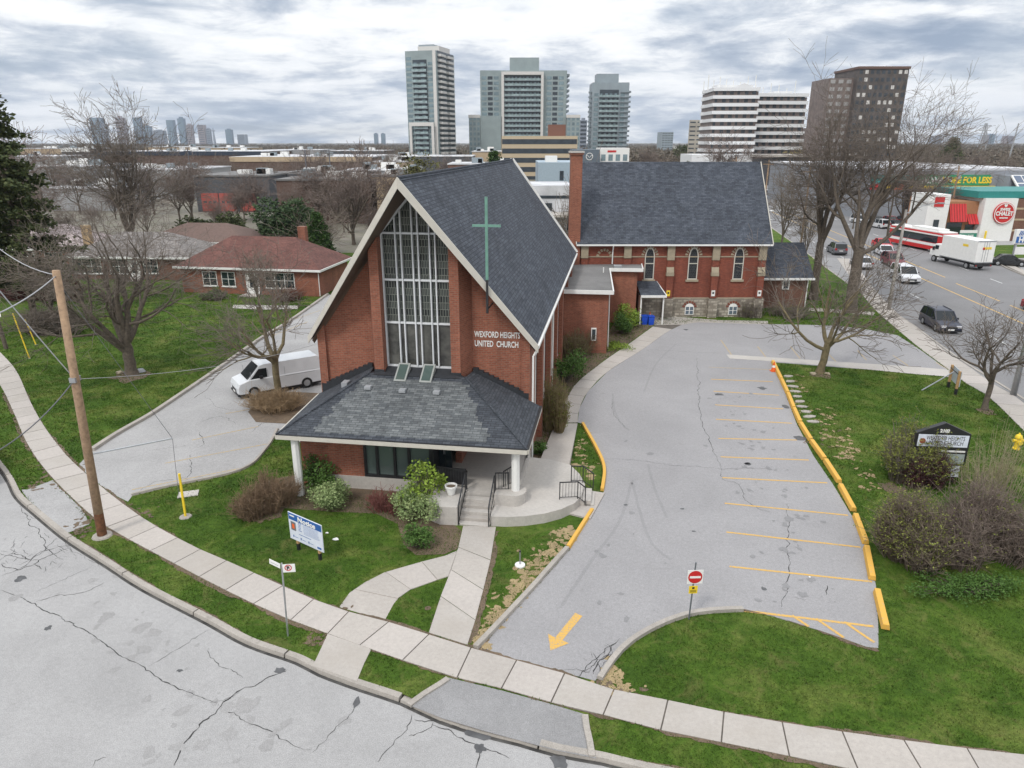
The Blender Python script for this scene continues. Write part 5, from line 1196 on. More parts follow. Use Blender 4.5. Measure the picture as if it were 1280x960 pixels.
# far wood: one mass
Fs = []; ftr = random.Random(3)
for i in range(15000):
    Y = ftr.choice((ftr.uniform(420, 700), ftr.uniform(700, 1500), ftr.uniform(1400, 3200))); x = ftr.uniform(-.80, .80) * Y
    if .19 * (Y - 60) + 36 < x < .19 * (Y - 60) + 75: continue
    h_ = ftr.uniform(5, 10) * (.8 + .25 * math.sin(x * .01 + Y * .02)); Fs.append((x, Y, h_, ftr.uniform(3, 8)))
rs_ = np.random.RandomState(8); FC = []
for x, Y, h_, r_ in Fs:
    k = 5; d = rs_.normal(0, 1, (k, 3)); FC.append(np.stack([x + d[:, 0] * r_ * .5, np.full(k, Y) + d[:, 1] * r_ * .5, h_ * rs_.uniform(.35, .95, k)], 1))
FC = np.concatenate(FC); fm, t_, b_ = newmat('distant_trees'); q = NT(t_); g = q.n('NewGeometry'); n_ = q.noise(g.outputs['Position'], .03, 5, .7)
q.l(q.ramp(n_, [(.3, (.085, .067, .050)), (.45, (.12, .095, .070)), (.58, (.14, .12, .09)), (.66, (.05, .062, .033))]), b_.inputs['Base Color']); b_.inputs['Roughness'].default_value = 1
far = fastmesh('far_trees', needle_quads(FC, 1.9, rs_, .6, 9, 1.7), 4, fm); far['kind'] = 'stuff'
# ================================================================== HOUSES
def window(root, x, z, w_, h_, y, depth=.06, panes=2, name='window', mat=None):
    f = MB(); f.box(x - w_ / 2, x + w_ / 2, y - depth, y - .003, z, z + h_); f.box(x - w_ / 2 - .08, x + w_ / 2 + .08, y - depth - .06, y - .003, z - .1, z - .002); f = f.build(name, mat or m_white, root)
    g = MB(); pw_ = (w_ - .08 * (panes + 1)) / panes
    for i in range(panes):
        a = x - w_ / 2 + .08 + i * (pw_ + .08); g.box(a, a + pw_, y - depth - .012, y - depth - .002, z + .08, z + h_ / 2 - .03); g.box(a, a + pw_, y - depth - .012, y - depth - .002, z + h_ / 2 + .03, z + h_ - .08)
    g.build('pane', m_glass, f)
def house(label, loc, rz, w_, d_, ze, zr, roofm, wallm, wins, door=None, chim=None, oh=.5, chm=None, hip=True):
    h_ = thing('bungalow', label, 'house', (*loc, 0), R(rz)); b_ = MB(); b_.box(0, w_, 0, d_, 0, ze); b_.build('wall', wallm, h_)
    x0, x1, y0, y1 = -oh, w_ + oh, -oh, d_ + oh; a = (y1 - y0) / 2 if hip else 0; ym = (y0 + y1) / 2; r0, r1 = (x0 + a, ym, zr), (x1 - a, ym, zr); b_ = MB()
    b_.slab([(x0, y0, ze), (x1, y0, ze), r1, r0], .1); b_.slab([(x1, y1, ze), (x0, y1, ze), r0, r1], .1)
    if hip: b_.slab([(x1, y0, ze), (x1, y1, ze), r1], .1); b_.slab([(x0, y1, ze), (x0, y0, ze), r0], .1)
    rf_ = b_.build('roof', roofm, h_); b_ = MB(); b_.box(x0 - .05, x1 + .05, y0 - .06, y0 + .03, ze - .2, ze + .02); b_.box(x1 - .03, x1 + .06, y0, y1, ze - .2, ze + .02); b_.build('gutter', m_white, rf_)
    if chim: cx, cy, cz = chim; b_ = MB(); b_.box(cx - .45, cx + .45, cy - .35, cy + .35, ze, cz); c_ = b_.build('chimney', chm or wallm, rf_)
    for x, z, ww, hh, p in wins: window(h_, x, z, ww, hh, 0, panes=p)
    if door:
        b_ = MB(); b_.box(door - .75, door + .75, -.07, -.003, .15, 2.5); b_.build('door_frame', m_white, h_); b_ = MB(); b_.box(door - .42, door + .42, -.10, -.072, .25, 2.35); dd = b_.build('door', m_white, h_); b_ = MB(); b_.box(door - .3, door + .3, -.11, -.102, .9, 2.2); b_.build('door_glass', m_glass, dd)
        b_ = MB(); b_.box(door - 1, door + 1, -1.4, -.01, 0, .22); b_.build('doorstep', m_conc, h_)
    b_ = MB(); b_.tube([(w_ + .1, -.1, ze - .1), (w_ + .1, -.1, .2)], .05, 5); b_.build('downpipe', m_white, h_); return h_
house('red brick bungalow with a maroon hipped roof and small brick chimney', (-36.6, 78.3), -9, 16, 8.4, 3.05, 5.9, m_roof_red, m_brick, [(3.4, .95, 1.7, 1.6, 2), (5.6, .95, 1.6, 1.6, 2), (11.6, .9, 3.4, 1.7, 3)], 8.4, (12.0, 5.8, 6.9))
house('brown brick bungalow with a weathered grey roof and buff chimney', (-53.8, 86.5), -4, 15, 9, 2.9, 5.3, m_roof_grey, m_brick_dark, [(2.2, .8, 3.6, 1.8, 3), (6.2, .8, 2.4, 1.8, 2), (10.2, .9, 1.8, 1.8, 2)], 8.2, (1.2, 2.5, 6.3), chm=m_buff)
house('red brick bungalow with a pale pinkish roof at the left edge', (-79, 93), -3, 24, 9, 3.0, 5.6, m_roof_pink, m_brick, [(9.2, .9, 1.8, 1.6, 2), (14.2, .9, 2.6, 1.6, 2), (20, .9, 2.4, 1.6, 2)], 17, (12, 5, 6.4))
house('bungalow with a brown roof and pale carport behind the maroon roofed one', (-52, 101), -6, 15, 9, 2.8, 4.9, plain('brown_shingle', (.13, .085, .07), .9, var=.2), m_brick_dark, [(10, .9, 2, 1.5, 2)])
gc = thing('garden_shed', 'small white roofed carport between the grey and maroon roofed bungalows', 'carport', (-40.5, 90, 0)); b_ = MB(); b_.slab([(-3, -2, 2.8), (4, -2, 2.6), (4, 3, 2.6), (-3, 3, 2.8)], .15); b_.build('carport_roof', m_membrane, gc)
for x, y in ((-2.8, -1.8), (3.8, -1.8), (-2.8, 2.8), (3.8, 2.8)): b_ = MB(); b_.box(x - .08, x + .08, y - .08, y + .08, 0, 2.5); b_.build('post', m_white, gc)
b_ = MB(); b_.sheet(W([(290, 385), (330, 387), (372, 386), (372, 382), (292, 381)], ZW), ZW); struct(b_.build('garden_path', m_conc_new))

# ================================================================== FAR BUILDINGS
def box_part(root, name, mat, x0, x1, y0, y1, z0, z1, parent=None): return MB().box(x0, x1, y0, y1, z0, z1).build(name, mat, parent or root)
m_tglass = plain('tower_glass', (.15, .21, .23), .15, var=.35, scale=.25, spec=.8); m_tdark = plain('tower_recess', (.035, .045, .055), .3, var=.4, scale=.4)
m_tgrey = plain('tower_grey_panel', (.24, .28, .30), .5, var=.12, scale=.2); m_tgreen = plain('tower_green_grey', (.24, .285, .285), .5, var=.12, scale=.2); m_twhite = plain('tower_white', (.55, .53, .50), .6)
m_trail = plain('balcony_glass', (.24, .31, .31), .2, var=.4, scale=.6); m_mesh = m_tgrey
def from_px(x0, x1, ytop, Y):
    a, z = zat(x0, ytop, Y); b, _ = zat(x1, ytop, Y); return a, b, z
def tower(label, px0, px1, ytop, Y, depth, rz, nfl, cols, body, extra=None, ybot=None):
    X0, X1, Z = from_px(px0, px1, ytop, Y); w_ = X1 - X0; r = thing('apartment_tower', label, 'tower', (X0, Y, 0), R(rz)); box_part(r, 'body', body, 0, w_, 0, depth, 0, Z)
    fh = Z / nfl
    for kind, a, b, z0f, z1f in cols:                          # columns as fractions of the width
        A, B = a * w_, b * w_; proto = None
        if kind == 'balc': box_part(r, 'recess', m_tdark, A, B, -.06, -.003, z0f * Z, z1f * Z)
        for f_ in range(int(z0f * nfl), int(z1f * nfl)):
            z = f_ * fh
            if proto is None:
                m_ = MB()
                if kind == 'balc':
                    m_.box(A - .2, B + .2, -1.5, -.061, 0, .28); m_.k = 1; m_.box(A - .2, B + .2, -1.52, -1.45, .28, 1.25); n_ = max(1, int((B - A) / 4)); m_.k = 2
                    for i in range(n_ * 2): m_.box(A + (B - A) * (i + .12) / n_ / 2, A + (B - A) * (i + rnd.uniform(.45, .85)) / n_ / 2, -.09, -.062, .5, fh - .5)
                    o_ = m_.build('balcony', [m_tgrey, m_trail, m_tglass], r)
                else:
                    n_ = max(1, int((B - A) / 2.6))
                    for i in range(n_): m_.k = i % 2; m_.box(A + (B - A) * (i + .1) / n_, A + (B - A) * (i + .9) / n_, -.08, -.004, .7, fh - .35)
                    o_ = m_.build('window_row', [m_tglass, m_tdark], r)
                proto = o_; o_.location = (0, 0, z)
            else: c_ = proto.copy(); COL.objects.link(c_); c_.location = (0, 0, z)
    return r, w_, Z, fh
r, w_, Z, fh = tower('tall slim glass apartment tower with a white framed lower block, left of the three', 506, 547, 64, 390, 26, -16, 24, [('win', .0, .22, 0, .97), ('balc', .24, .70, .0, .93), ('win', .72, .9, 0, .95)], m_tgreen)
box_part(r, 'white_band', m_twhite, .9 * w_, 1.0 * w_, -.3, -.005, 0, Z); box_part(r, 'penthouse', m_twhite, w_ * .3, w_ * 1.0, 5, 20, Z, Z + 2.5); box_part(r, 'penthouse', m_tgrey, w_ * .3, w_ * .8, 6, 14, Z + 2.5, Z + 3.4)
box_part(r, 'frame', m_twhite, w_ * .1, w_ * .92, -2.4, -1.8, Z * .40, Z * .43); box_part(r, 'frame', m_twhite, w_ * .1, w_ * .18, -2.4, -1.8, 0, Z * .40); box_part(r, 'frame', m_twhite, w_ * .84, w_ * .92, -2.4, -1.8, 0, Z * .40)
pr = None
for f_ in range(24):
    if pr is None: m_ = MB(); m_.box(w_ + .01, w_ + 1.6, 3, 10, 0, 1.1); m_.k = 1; m_.box(w_ + .01, w_ + .05, 2, 25, 1.3, 2.6); m_.k = 0; m_.box(w_ + .01, w_ + 1.6, 14, 22, 0, 1.1); pr = m_.build('side_balcony', [m_twhite, m_tdark], r)
    else: c_ = pr.copy(); COL.objects.link(c_); c_.location = (0, 0, f_ * fh)
r, w_, Z, fh = tower('broad glass apartment tower with a white portal frame round its balconies, middle of the three', 600, 709, 88, 420, 22, 0, 20, [('win', .01, .22, .3, .98), ('balc', .27, .70, .1, .95), ('win', .76, .97, .3, .98)], m_tgreen)
for a, b, c, d in ((.245, .275, 0, .985), (.70, .73, 0, .985)): box_part(r, 'portal_frame', m_twhite, a * w_, b * w_, -2.6, -.01, 0, Z * d)
box_part(r, 'portal_frame', m_twhite, .275 * w_ + .01, .70 * w_ - .01, -2.6, -.01, Z * .955, Z * .985); box_part(r, 'penthouse', m_tgreen, w_ * .34, w_ * .68, 4, 16, Z, Z + 6.8)
pr = None
for f_ in range(4, 20):
    if pr is None: m_ = MB(); m_.box(w_ + .01, w_ + 1.6, 2, 9, 0, 1.1); m_.box(w_ + .01, w_ + 1.6, 13, 20, 0, 1.1); pr = m_.build('side_balcony', m_tgrey, r); pr.location = (0, 0, f_ * fh)
    else: c_ = pr.copy(); COL.objects.link(c_); c_.location = (0, 0, f_ * fh)
for a, b, lo in ((-.135, -.002, 0), (1.002, 1.16, 0)):
    box_part(r, 'low_wing', m_tgreen, a * w_, b * w_, -3, 18, 0, Z * .56); box_part(r, 'wing_cap', m_twhite, a * w_ - .2, b * w_, -3.2, -3.01, Z * .54, Z * .57)
    for f_ in range(11):
        m_ = MB()
        for i in range(3): x = a * w_ + (b - a) * w_ * (i + .2) / 3; m_.box(x, x + (b - a) * w_ * .2, -3.08, -3.004, f_ * fh + .8, f_ * fh + 2.4)
        m_.build('window_row', m_tglass, r)
box_part(r, 'low_wing', m_tgreen, .0 * w_, .24 * w_, -3.4, -.01, 0, Z * .56)
r, w_, Z, fh = tower('narrow glass apartment tower with balconies on three sides, right of the three', 741, 787, 103, 440, 18, 0, 18, [('win', .04, .18, 0, .93), ('balc', .2, .72, 0, .92), ('win', .76, .9, 0, .93)], m_tgrey)
box_part(r, 'penthouse', m_tgrey, w_ * .12, w_ * .72, 3, 14, Z, Z + 4.8)
pr = None
for f_ in range(1, 17):
    if pr is None: m_ = MB(); m_.box(w_ + .01, w_ + 1.5, 2, 8, 0, 1.0); m_.box(-1.5, -.01, 2, 8, 0, 1.0); m_.k = 1; m_.box(.76 * w_, w_, -.9, -.1, 0, .3); pr = m_.build('side_balcony', [m_tgrey, m_tgrey], r); pr.location = (0, 0, f_ * fh)
    else: c_ = pr.copy(); COL.objects.link(c_); c_.location = (0, 0, f_ * fh)
# banded hotel
m_band = plain('white_band', (.66, .66, .66), .6); m_hwall = plain('brown_window_band', (.16, .125, .11), .5, var=.3, scale=.6)
hot = thing('hotel', 'white banded twelve storey hotel with antennas along its stepped roof', 'hotel', (0, 0, 0))
def banded(px0, px1, ytop, Y, nf, d_, rz=0, piv=0):
    X0, X1, Z = from_px(px0, px1, ytop, Y); r = MB(); fh = Z / nf; c, s = math.cos(R(rz)), math.sin(R(rz)); w_ = piv or X1 - X0
    m_ = MB(); m_.box(0, w_, 0, d_, 0, Z - .5); 
    n = int(w_ / 3)
    wr = None
    for f_ in range(nf):
        if wr is None:
            q2 = MB()
            for i in range(n): q2.box(w_ * (i + .15) / n, w_ * (i + .15 + rnd.choice((.35, .5))) / n, -.05, -.004, fh * .45, fh * .95)
            wr = q2.build('window_row', m_tdark, hot)
        else: wr = wr.copy(); COL.objects.link(wr)
        wr.location = (X0, Y, f_ * fh); wr.rotation_euler = (0, 0, R(rz))
    bs = MB()
    for f_ in range(nf + 1): bs.box(-.4, w_ + .4, -.9, d_, f_ * fh - fh * .08, f_ * fh + fh * .36)
    for q_, nm, mt in ((m_, 'wing', [m_hwall, m_tdark]), (bs, 'floor_band', m_band)):
        o_ = q_.build(nm, mt, hot); o_.location = (X0, Y, 0); o_.rotation_euler = (0, 0, R(rz))
    return X0, X1, Z
a = banded(893, 948, 113, 318, 12, 22, -2); banded(881, 893, 116, 336, 12, 5, -62, 19.5); b = banded(948.5, 1011, 120, 338, 11, 18, 4)
m_ = MB(); m_.add([(a[0] + 9, 317, a[2]), (a[0] + 15, 317, a[2]), (a[0] + 15, 317, a[2] + 1.6), (a[0] + 12, 317, a[2] + 2.8), (a[0] + 9, 317, a[2] + 1.6)], [(0, 1, 2, 3, 4)]); m_.box(a[0] + 2, a[1] - 1, 322, 330, a[2], a[2] + 2.4); m_.box(b[0] + 8, b[0] + 16, 342, 350, b[2], b[2] + 2.2); m_.build('roof_block', m_band, hot)
for i in range(16):
    x = a[0] - 4 + (b[1] - a[0] + 2) * (i / 16) ** 1.2; z = a[2] if x < a[1] else b[2]; m_ = MB(); m_.tube([(x, 320 if x < a[1] else 340, z), (x, 320 if x < a[1] else 340, z + rnd.uniform(3, 6.5))], .18, 4); m_.build('antenna', m_white, hot)
x0, x1, z1 = from_px(862, 962, 193, 300); box_part(hot, 'podium', m_band, x0, x1, 296, 316, 0, z1)
x0, x1, z1 = from_px(960, 1012, 196, 290); pod = thing('car_park_deck', 'low dark parking deck right of the hotel podium', 'building', (0, 0, 0)); box_part(pod, 'deck', plain('dark_deck', (.05, .05, .055), .7), x0 - 4, x1, 285, 300, 0, z1); box_part(pod, 'roof_edge', m_conc, x0 - 5, x1 + 1, 284, 301, z1, z1 + .8)
def simple(label, name, px0, px1, ytop, Y, d_, mat, rz=0, bands=None, cat='building', bandm=None, extra=None):
    X0, X1, Z = from_px(px0, px1, ytop, Y); r = thing(name, label, cat, (X0, Y, 0), R(rz)); w_ = X1 - X0; box_part(r, 'wall', mat, 0, w_, 0, d_, 0, Z)
    if bands:
        n, lo, hi = bands; fh = Z / n; nn = max(2, int(w_ / 3.2))
        for f_ in range(n):
            m_ = MB()
            for i in range(nn): m_.box(w_ * (i + .12) / nn, w_ * (i + .88) / nn, -.07, -.004, f_ * fh + fh * lo, f_ * fh + fh * hi)
            m_.build('window_row', bandm or m_tdark, r)
    return r, w_, Z
simple('beige slab block with a dark end, left of the hotel', 'apartment_block', 862, 880, 150, 420, 30, plain('beige_panel', (.34, .31, .26), .7, var=.2, scale=.2), -20, (12, .3, .6))
simple('grey block far beyond the dark evergreen', 'apartment_block', 828, 842, 165, 900, 30, m_tgrey, 0, (10, .3, .6))
simple('dark brown narrow tower just right of the hotel', 'apartment_block', 1010, 1022, 160, 420, 20, m_hwall, 0, (9, .3, .7))
r, w_, Z = simple('dark brown apartment tower behind the tall bare maple', 'apartment_tower', 1074, 1137, 86, 275, 20, plain('dark_brown_panel', (.085, .072, .066), .7, var=.3, scale=.4), 0, None, 'tower')
for f_ in range(16):
    m_ = MB()
    for i in range(9):
        m_.k = 0 if rnd.random() < .7 else 1; m_.box(w_ * (i + .2) / 9, w_ * (i + .75) / 9, -.08, -.004, Z * (f_ + .35) / 16, Z * (f_ + .85) / 16)
    m_.build('window_row', [m_tdark, m_twhite], r)
box_part(r, 'rim', plain('brown_rim', (.12, .07, .055), .7), -.3, w_ + .3, -.4, 20.2, Z, Z + .8); box_part(r, 'side_panel', m_hwall, -8.8, -.01, 3, 19, 0, Z * .93)
for f_ in range(15):
    m_ = MB()
    for i in range(3): m_.box(-8.8 + 2.9 * i + .5, -8.8 + 2.9 * i + 2.2, 2.92, 2.996, Z * .93 * (f_ + .3) / 15, Z * .93 * (f_ + .8) / 15)
    m_.build('window_row', plain('light_panel', (.3, .29, .28), .5), r)
# offices and showrooms behind the church
r, w_, Z = simple('beige office block with long dark window bands and a brown roof box', 'office_block', 627, 722, 170, 330, 20, plain('beige_concrete', (.46, .37, .25), .7, var=.1), 0, None)
for f_ in range(5): m_ = MB(); m_.box(.2, w_ - .2, -.06, -.004, Z - 3.4 - f_ * 3.9, Z - 1.3 - f_ * 3.9); m_.build('window_band', m_tdark, r)
box_part(r, 'roof_box', plain('brown_box', (.17, .075, .05), .7), w_ * .62, w_ * .85, 4, 10, Z, Z + 4.8)
r, w_, Z = simple('dark grey car showroom with a round silver emblem', 'showroom', 716, 750, 187, 262, 14, plain('slate_panel', (.10, .125, .15), .5), 0)
m_ = MB(); m_.lathe([(1.25, 0), (1.25, .12), (1.05, .12), (1.05, 0)], n=20, cap=False); 
m_.xf(Matrix.Translation((w_ * .62, -.02, Z - 2.3)) @ Matrix.Rotation(PI / 2, 4, 'X')); m_.tube([(w_ * .62 - 1.1, -.1, Z - 2.0), (w_ * .62 - .5, -.1, Z - 2.1), (w_ * .62, -.1, Z - 2.7), (w_ * .62 + .5, -.1, Z - 2.1), (w_ * .62 + 1.1, -.1, Z - 2.0)], .1, 4); m_.build('emblem', m_white, r); text('mazda', .9, m_white, r, (w_ * .62 - 1.4, -.06, Z - 5.0), (PI / 2, 0, 0), bold=.03)
r, w_, Z = simple('white two storey showroom with square windows beside the dark grey one', 'showroom', 750.5, 787, 185, 270, 14, m_white, 0)
m_ = MB()
for i in range(4): m_.box(w_ * (i + .15) / 4, w_ * (i + .75) / 4, -.08, -.004, Z - 4.4, Z - 2.2); m_.box(w_ * (i + .15) / 4, w_ * (i + .75) / 4, -.08, -.004, Z - 8.5, Z - 6)
m_.build('window_rows', m_tglass, r); m_ = MB(); m_.box(w_ * .25, w_ * .55, -.06, -.004, Z - 1.5, Z - .8); m_.build('red_sign', m_red, r)
r, w_, Z = simple('pale blue workshop with a single dark window, behind the chimney', 'workshop', 673, 722, 203, 165, 20, plain('pale_blue_panel', (.30, .37, .42), .6), 0); m_ = MB(); m_.box(w_ * .55, w_ * .65, -.08, -.004, Z - 3.8, Z - 1.8); m_.build('window', m_tdark, r); box_part(r, 'rooftop_unit', m_white, w_ * .2, w_ * .5, 3, 7, Z, Z + 1.3); 
r, w_, Z = simple('low white roofed shed row between the church roof and the chimney', 'warehouse', 655, 716, 232, 130, 14, m_membrane, 0); m_ = MB(); m_.box(0, w_, -.08, -.004, Z - 2.2, Z - 1.7); m_.box(1.5, 5, -.10, -.02, Z - 4.3, Z - 3.0); m_.build('window_rows', m_tdark, r)
box_part(r, 'canopy', m_conc, -1, w_ + 1, -6, -.1, Z - 4.9, Z - 4.5)
# low industrial district at left
def warehouse(label, px0, px1, ytop, Y, d_, wall, roof, units=2, band=None, group=None, name='warehouse'):
    X0, X1, Z = from_px(px0, px1, ytop, Y); w_ = X1 - X0; r = thing(name, label, 'warehouse', (X0, Y, 0), 0, group); box_part(r, 'wall', wall, 0, w_, 0, d_, 0, Z); box_part(r, 'roof', roof, -.2, w_ + .2, -.2, d_ + .2, Z, Z + .35)
    if band: box_part(r, 'fascia', band, 0, w_, -.25, -.21, Z - 1.6, Z + .3)
    for k in range(units): x = rnd.uniform(.1, .85) * w_; box_part(r, 'rooftop_unit', m_tgrey if k % 2 else m_white, x, x + rnd.uniform(1.5, 3.5), d_ * .3, d_ * .3 + 2.5, Z + .36, Z + rnd.uniform(1.2, 2.2))
    return r, w_, Z
m_tan = plain('tan_panel', (.42, .32, .21), .7, var=.1); m_dkbrown = plain('brown_panel', (.10, .06, .045), .8); m_dkgrey = plain('dark_grey_block', (.075, .078, .085), .8, var=.2); m_navy = plain('navy_fascia', (.02, .03, .05), .6); m_lgrey = plain('light_grey_block', (.3, .3, .3), .8)
r, w_, Z = warehouse('dark grey workshop with three red roller doors', 242, 335, 221, 176, 26, m_dkgrey, m_tar, 4)
for i, px in enumerate((251, 273.5, 298)):
    xa = zat(px, 240, 176)[0] - r.location.x; m_ = MB(); m_.box(xa, xa + 4.0, -.2, -.02, .1, 4.3); d_ = m_.build('roller_door', plain('red_door', (.36, .07, .055), .5, var=.1), r)
    m_ = MB()
    for k in range(3): m_.box(xa + .5 + k * 1.15, xa + 1.2 + k * 1.15, -.23, -.205, 2.0, 2.5)
    m_.build('pane', m_tdark, d_)
warehouse('long grey flat roofed workshop right of the red doors', 336, 445, 219, 190, 24, m_lgrey, m_tar, 5, m_dkgrey)
warehouse('tan banded long warehouse', 287, 465, 197, 300, 60, m_dkbrown, m_membrane, 7, m_tan)
warehouse('long low warehouse with a navy fascia under a pale roof', 130, 327, 190, 370, 60, m_dkbrown, m_membrane, 8, m_navy)
warehouse('small dark building with a white upper storey near the left skyline', 76, 112, 186, 400, 20, m_dkgrey, m_membrane, 1, m_white)
warehouse('grey block warehouse behind the spruce', 45, 108, 209, 205, 30, m_lgrey, m_membrane, 4)
warehouse('pale warehouse behind the tall many limbed tree', 112, 240, 213, 215, 30, m_lgrey, m_membrane, 6)
warehouse('low white roofed workshop far left behind the pink roofed bungalow', 60, 150, 236, 178, 16, m_lgrey, m_membrane, 5)
warehouse('brown walled shed below the tan warehouse', 345, 470, 226, 150, 12, m_dkbrown, m_tar, 3)
gW = 'low flat roofed buildings filling the district behind'
for px0, px1, yt, Y in [(0, 70, 196, 330), (330, 400, 188, 420), (410, 480, 189, 400), (466, 506, 203, 250), (430, 510, 214, 180), (462, 560, 221, 150), (480, 590, 196, 300), (560, 628, 206, 220), (250, 300, 185, 520), (180, 240, 184, 560), (20, 90, 186, 480), (590, 627, 190, 340)]:
    warehouse('flat roofed low building among the distant sheds', px0, px1, yt, Y, Y * .09, rnd.choice((m_lgrey, m_brick_dark, m_tan, m_dkgrey)), m_membrane if rnd.random() < .7 else m_tar, 4, group=gW)
gS = 'pale parked trucks and trailers in the yards'
tr0 = None
for px, py in [(205, 213), (213, 213), (221, 214), (229, 214), (237, 215), (245, 215), (120, 240), (135, 243), (150, 238), (330, 236), (345, 238), (375, 246), (402, 240), (420, 238), (432, 243), (455, 238), (470, 244), (100, 232), (90, 246), (445, 250), (495, 240), (515, 236)]:
    x, y = gp(px, py)
    if tr0 is None:
        tr0 = thing('box_trailer', 'pale box trailer parked in the yards', 'trailer', (x, y, 0), 0, gS); MB().box(-1.3, 1.3, -3, 3, 1, 3.7).build('box', m_white, tr0); m_ = MB(); m_.box(-1.1, 1.1, -2.8, 2.8, .45, .99); m_.build('chassis', m_black, tr0)
        m_ = MB(); m_.box(-1.2, 1.2, -2.6, -1.8, 0, .44); m_.build('wheels', m_rubber, tr0)
    else: dup(tr0, (x, y, 0), rnd.uniform(-.4, .4))
# ---- skyline
gK = 'distant skyline towers'
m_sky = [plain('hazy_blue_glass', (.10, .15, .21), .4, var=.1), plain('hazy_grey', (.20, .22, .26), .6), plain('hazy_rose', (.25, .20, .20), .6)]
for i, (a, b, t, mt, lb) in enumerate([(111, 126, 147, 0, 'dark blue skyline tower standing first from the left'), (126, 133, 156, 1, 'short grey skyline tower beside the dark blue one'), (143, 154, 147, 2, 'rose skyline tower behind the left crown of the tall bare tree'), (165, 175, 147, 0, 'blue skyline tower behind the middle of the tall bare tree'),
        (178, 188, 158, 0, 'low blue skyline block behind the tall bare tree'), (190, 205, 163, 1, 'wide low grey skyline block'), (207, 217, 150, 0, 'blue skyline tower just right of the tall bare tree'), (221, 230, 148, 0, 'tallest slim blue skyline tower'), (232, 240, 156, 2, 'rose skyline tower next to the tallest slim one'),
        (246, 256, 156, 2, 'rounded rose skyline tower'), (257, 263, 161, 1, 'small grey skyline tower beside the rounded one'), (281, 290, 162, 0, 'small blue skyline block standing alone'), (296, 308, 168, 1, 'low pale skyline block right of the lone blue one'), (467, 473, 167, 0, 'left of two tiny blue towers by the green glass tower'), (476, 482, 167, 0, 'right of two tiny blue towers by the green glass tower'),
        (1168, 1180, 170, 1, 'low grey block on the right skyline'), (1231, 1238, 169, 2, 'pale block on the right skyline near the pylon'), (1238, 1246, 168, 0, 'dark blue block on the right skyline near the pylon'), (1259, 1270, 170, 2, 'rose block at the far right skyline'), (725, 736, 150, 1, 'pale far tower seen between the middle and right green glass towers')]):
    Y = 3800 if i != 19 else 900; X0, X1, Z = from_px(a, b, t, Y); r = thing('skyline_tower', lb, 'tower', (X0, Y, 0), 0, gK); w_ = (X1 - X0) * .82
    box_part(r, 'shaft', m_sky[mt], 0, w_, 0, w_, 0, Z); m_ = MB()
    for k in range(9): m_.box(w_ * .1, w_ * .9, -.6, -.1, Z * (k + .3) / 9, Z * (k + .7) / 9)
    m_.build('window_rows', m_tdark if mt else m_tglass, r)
    if i % 3: box_part(r, 'roof_block', m_sky[mt], w_ * .25, w_ * .75, w_ * .2, w_ * .7, Z, Z * 1.06)
X0, _, Z = from_px(266, 268, 160, 3800); ct = thing('lattice_mast', 'thin mast on the left skyline', 'mast', (X0, 3800, 0)); m_ = MB(); m_.tube([(0, 0, 0), (0, 0, Z)], [8, 2], 5); m_.lathe([(8, Z * .8), (10, Z * .85), (3, Z * .88)], n=8); m_.build('shaft', m_sky[1], ct)
# pylon and power line
X0, _, Z = from_px(1233, 1235, 154, 900); py_ = thing('power_pylon', 'lattice power pylon on the right skyline', 'pylon', (X0, 900, 0)); m_ = MB()
for sx in (-1, 1):
    for sy in (-1, 1): m_.bar((sx * 4, sy * 4, 0), (sx * .8, sy * .8, Z), .7, .7)
for z in range(0, int(Z) - 6, 5): k = 4 - 3.2 * z / Z; k2 = 4 - 3.2 * (z + 5) / Z; m_.bar((-k, -k, z), (k2, -k2, z + 5), .5, .5); m_.bar((k, -k, z), (-k2, -k2, z + 5), .5, .5)
m_.build('lattice', m_grey, py_)
for zf in (.62, .78, .92): m_ = MB(); m_.bar((-7, 0, Z * zf), (7, 0, Z * zf), .8, .8); m_.build('crossarm', m_grey, py_)
X0, _, Z = from_px(1270, 1272, 154, 420); ms_ = thing('lamp_mast', 'leaning thin grey mast at the right skyline', 'mast', (X0, 420, 0)); m_ = MB(); m_.tube([(0, 0, 0), (1.5, 0, Z)], [.5, .3], 5); m_.build('pole', m_grey, ms_)

# ================================================================== ACROSS THE ROAD
struct(MB().sheet([(75, 128), (62 + 8, 100), (66, 90), (62, 60), (58, 20), (130, 20), (200, 120), (150, 175), (84, 175)], -.02).build('plaza_asphalt', m_asph))
struct(MB().sheet([(69, 103.5), (71.5, 116), (88, 118), (95, 104)], .02).build('verge_lawn', m_grass))
b_ = MB(); b_.sheet([(69.3, 104), (74, 124), (76.5, 124), (66, 89), (60.5, 60), (58.5, 60), (64.9, 89)], .03); struct(b_.build('far_pavement', m_conc))
# discount store with green banner
Ys = 158; xa, xb, Z = from_px(1085, 1300, 213, Ys); st = thing('discount_store', 'long grey supermarket front with a green slogan banner and yellow band', 'shop', (xa, Ys, 0)); W_ = xb - xa
box_part(st, 'wall', plain('grey_store_panel', (.24, .25, .27), .7), 0, W_, 0, 60, 0, Z); box_part(st, 'roof', m_membrane, -.3, W_ + .3, .5, 60.3, Z, Z + .4)
def sx_(px): return zat(px, 225, Ys)[0] - xa
zt, zb = zat(1190, 218.5, Ys)[1], zat(1190, 231.5, Ys)[1]
bn = box_part(st, 'banner', plain('banner_green', (.02, .26, .11), .5), sx_(1146), sx_(1237), -.2, -.02, zb, zt)
z_ = zb + (zt - zb) * .22; text('ALWAYS', 1.75, m_white, bn, (sx_(1152), -.23, z_), (PI / 2, 0, 0), bold=.07, sx=.93); text('MORE FOR LESS', 1.75, m_yplastic, bn, (sx_(1177), -.23, z_), (PI / 2, 0, 0), bold=.07, sx=.86)
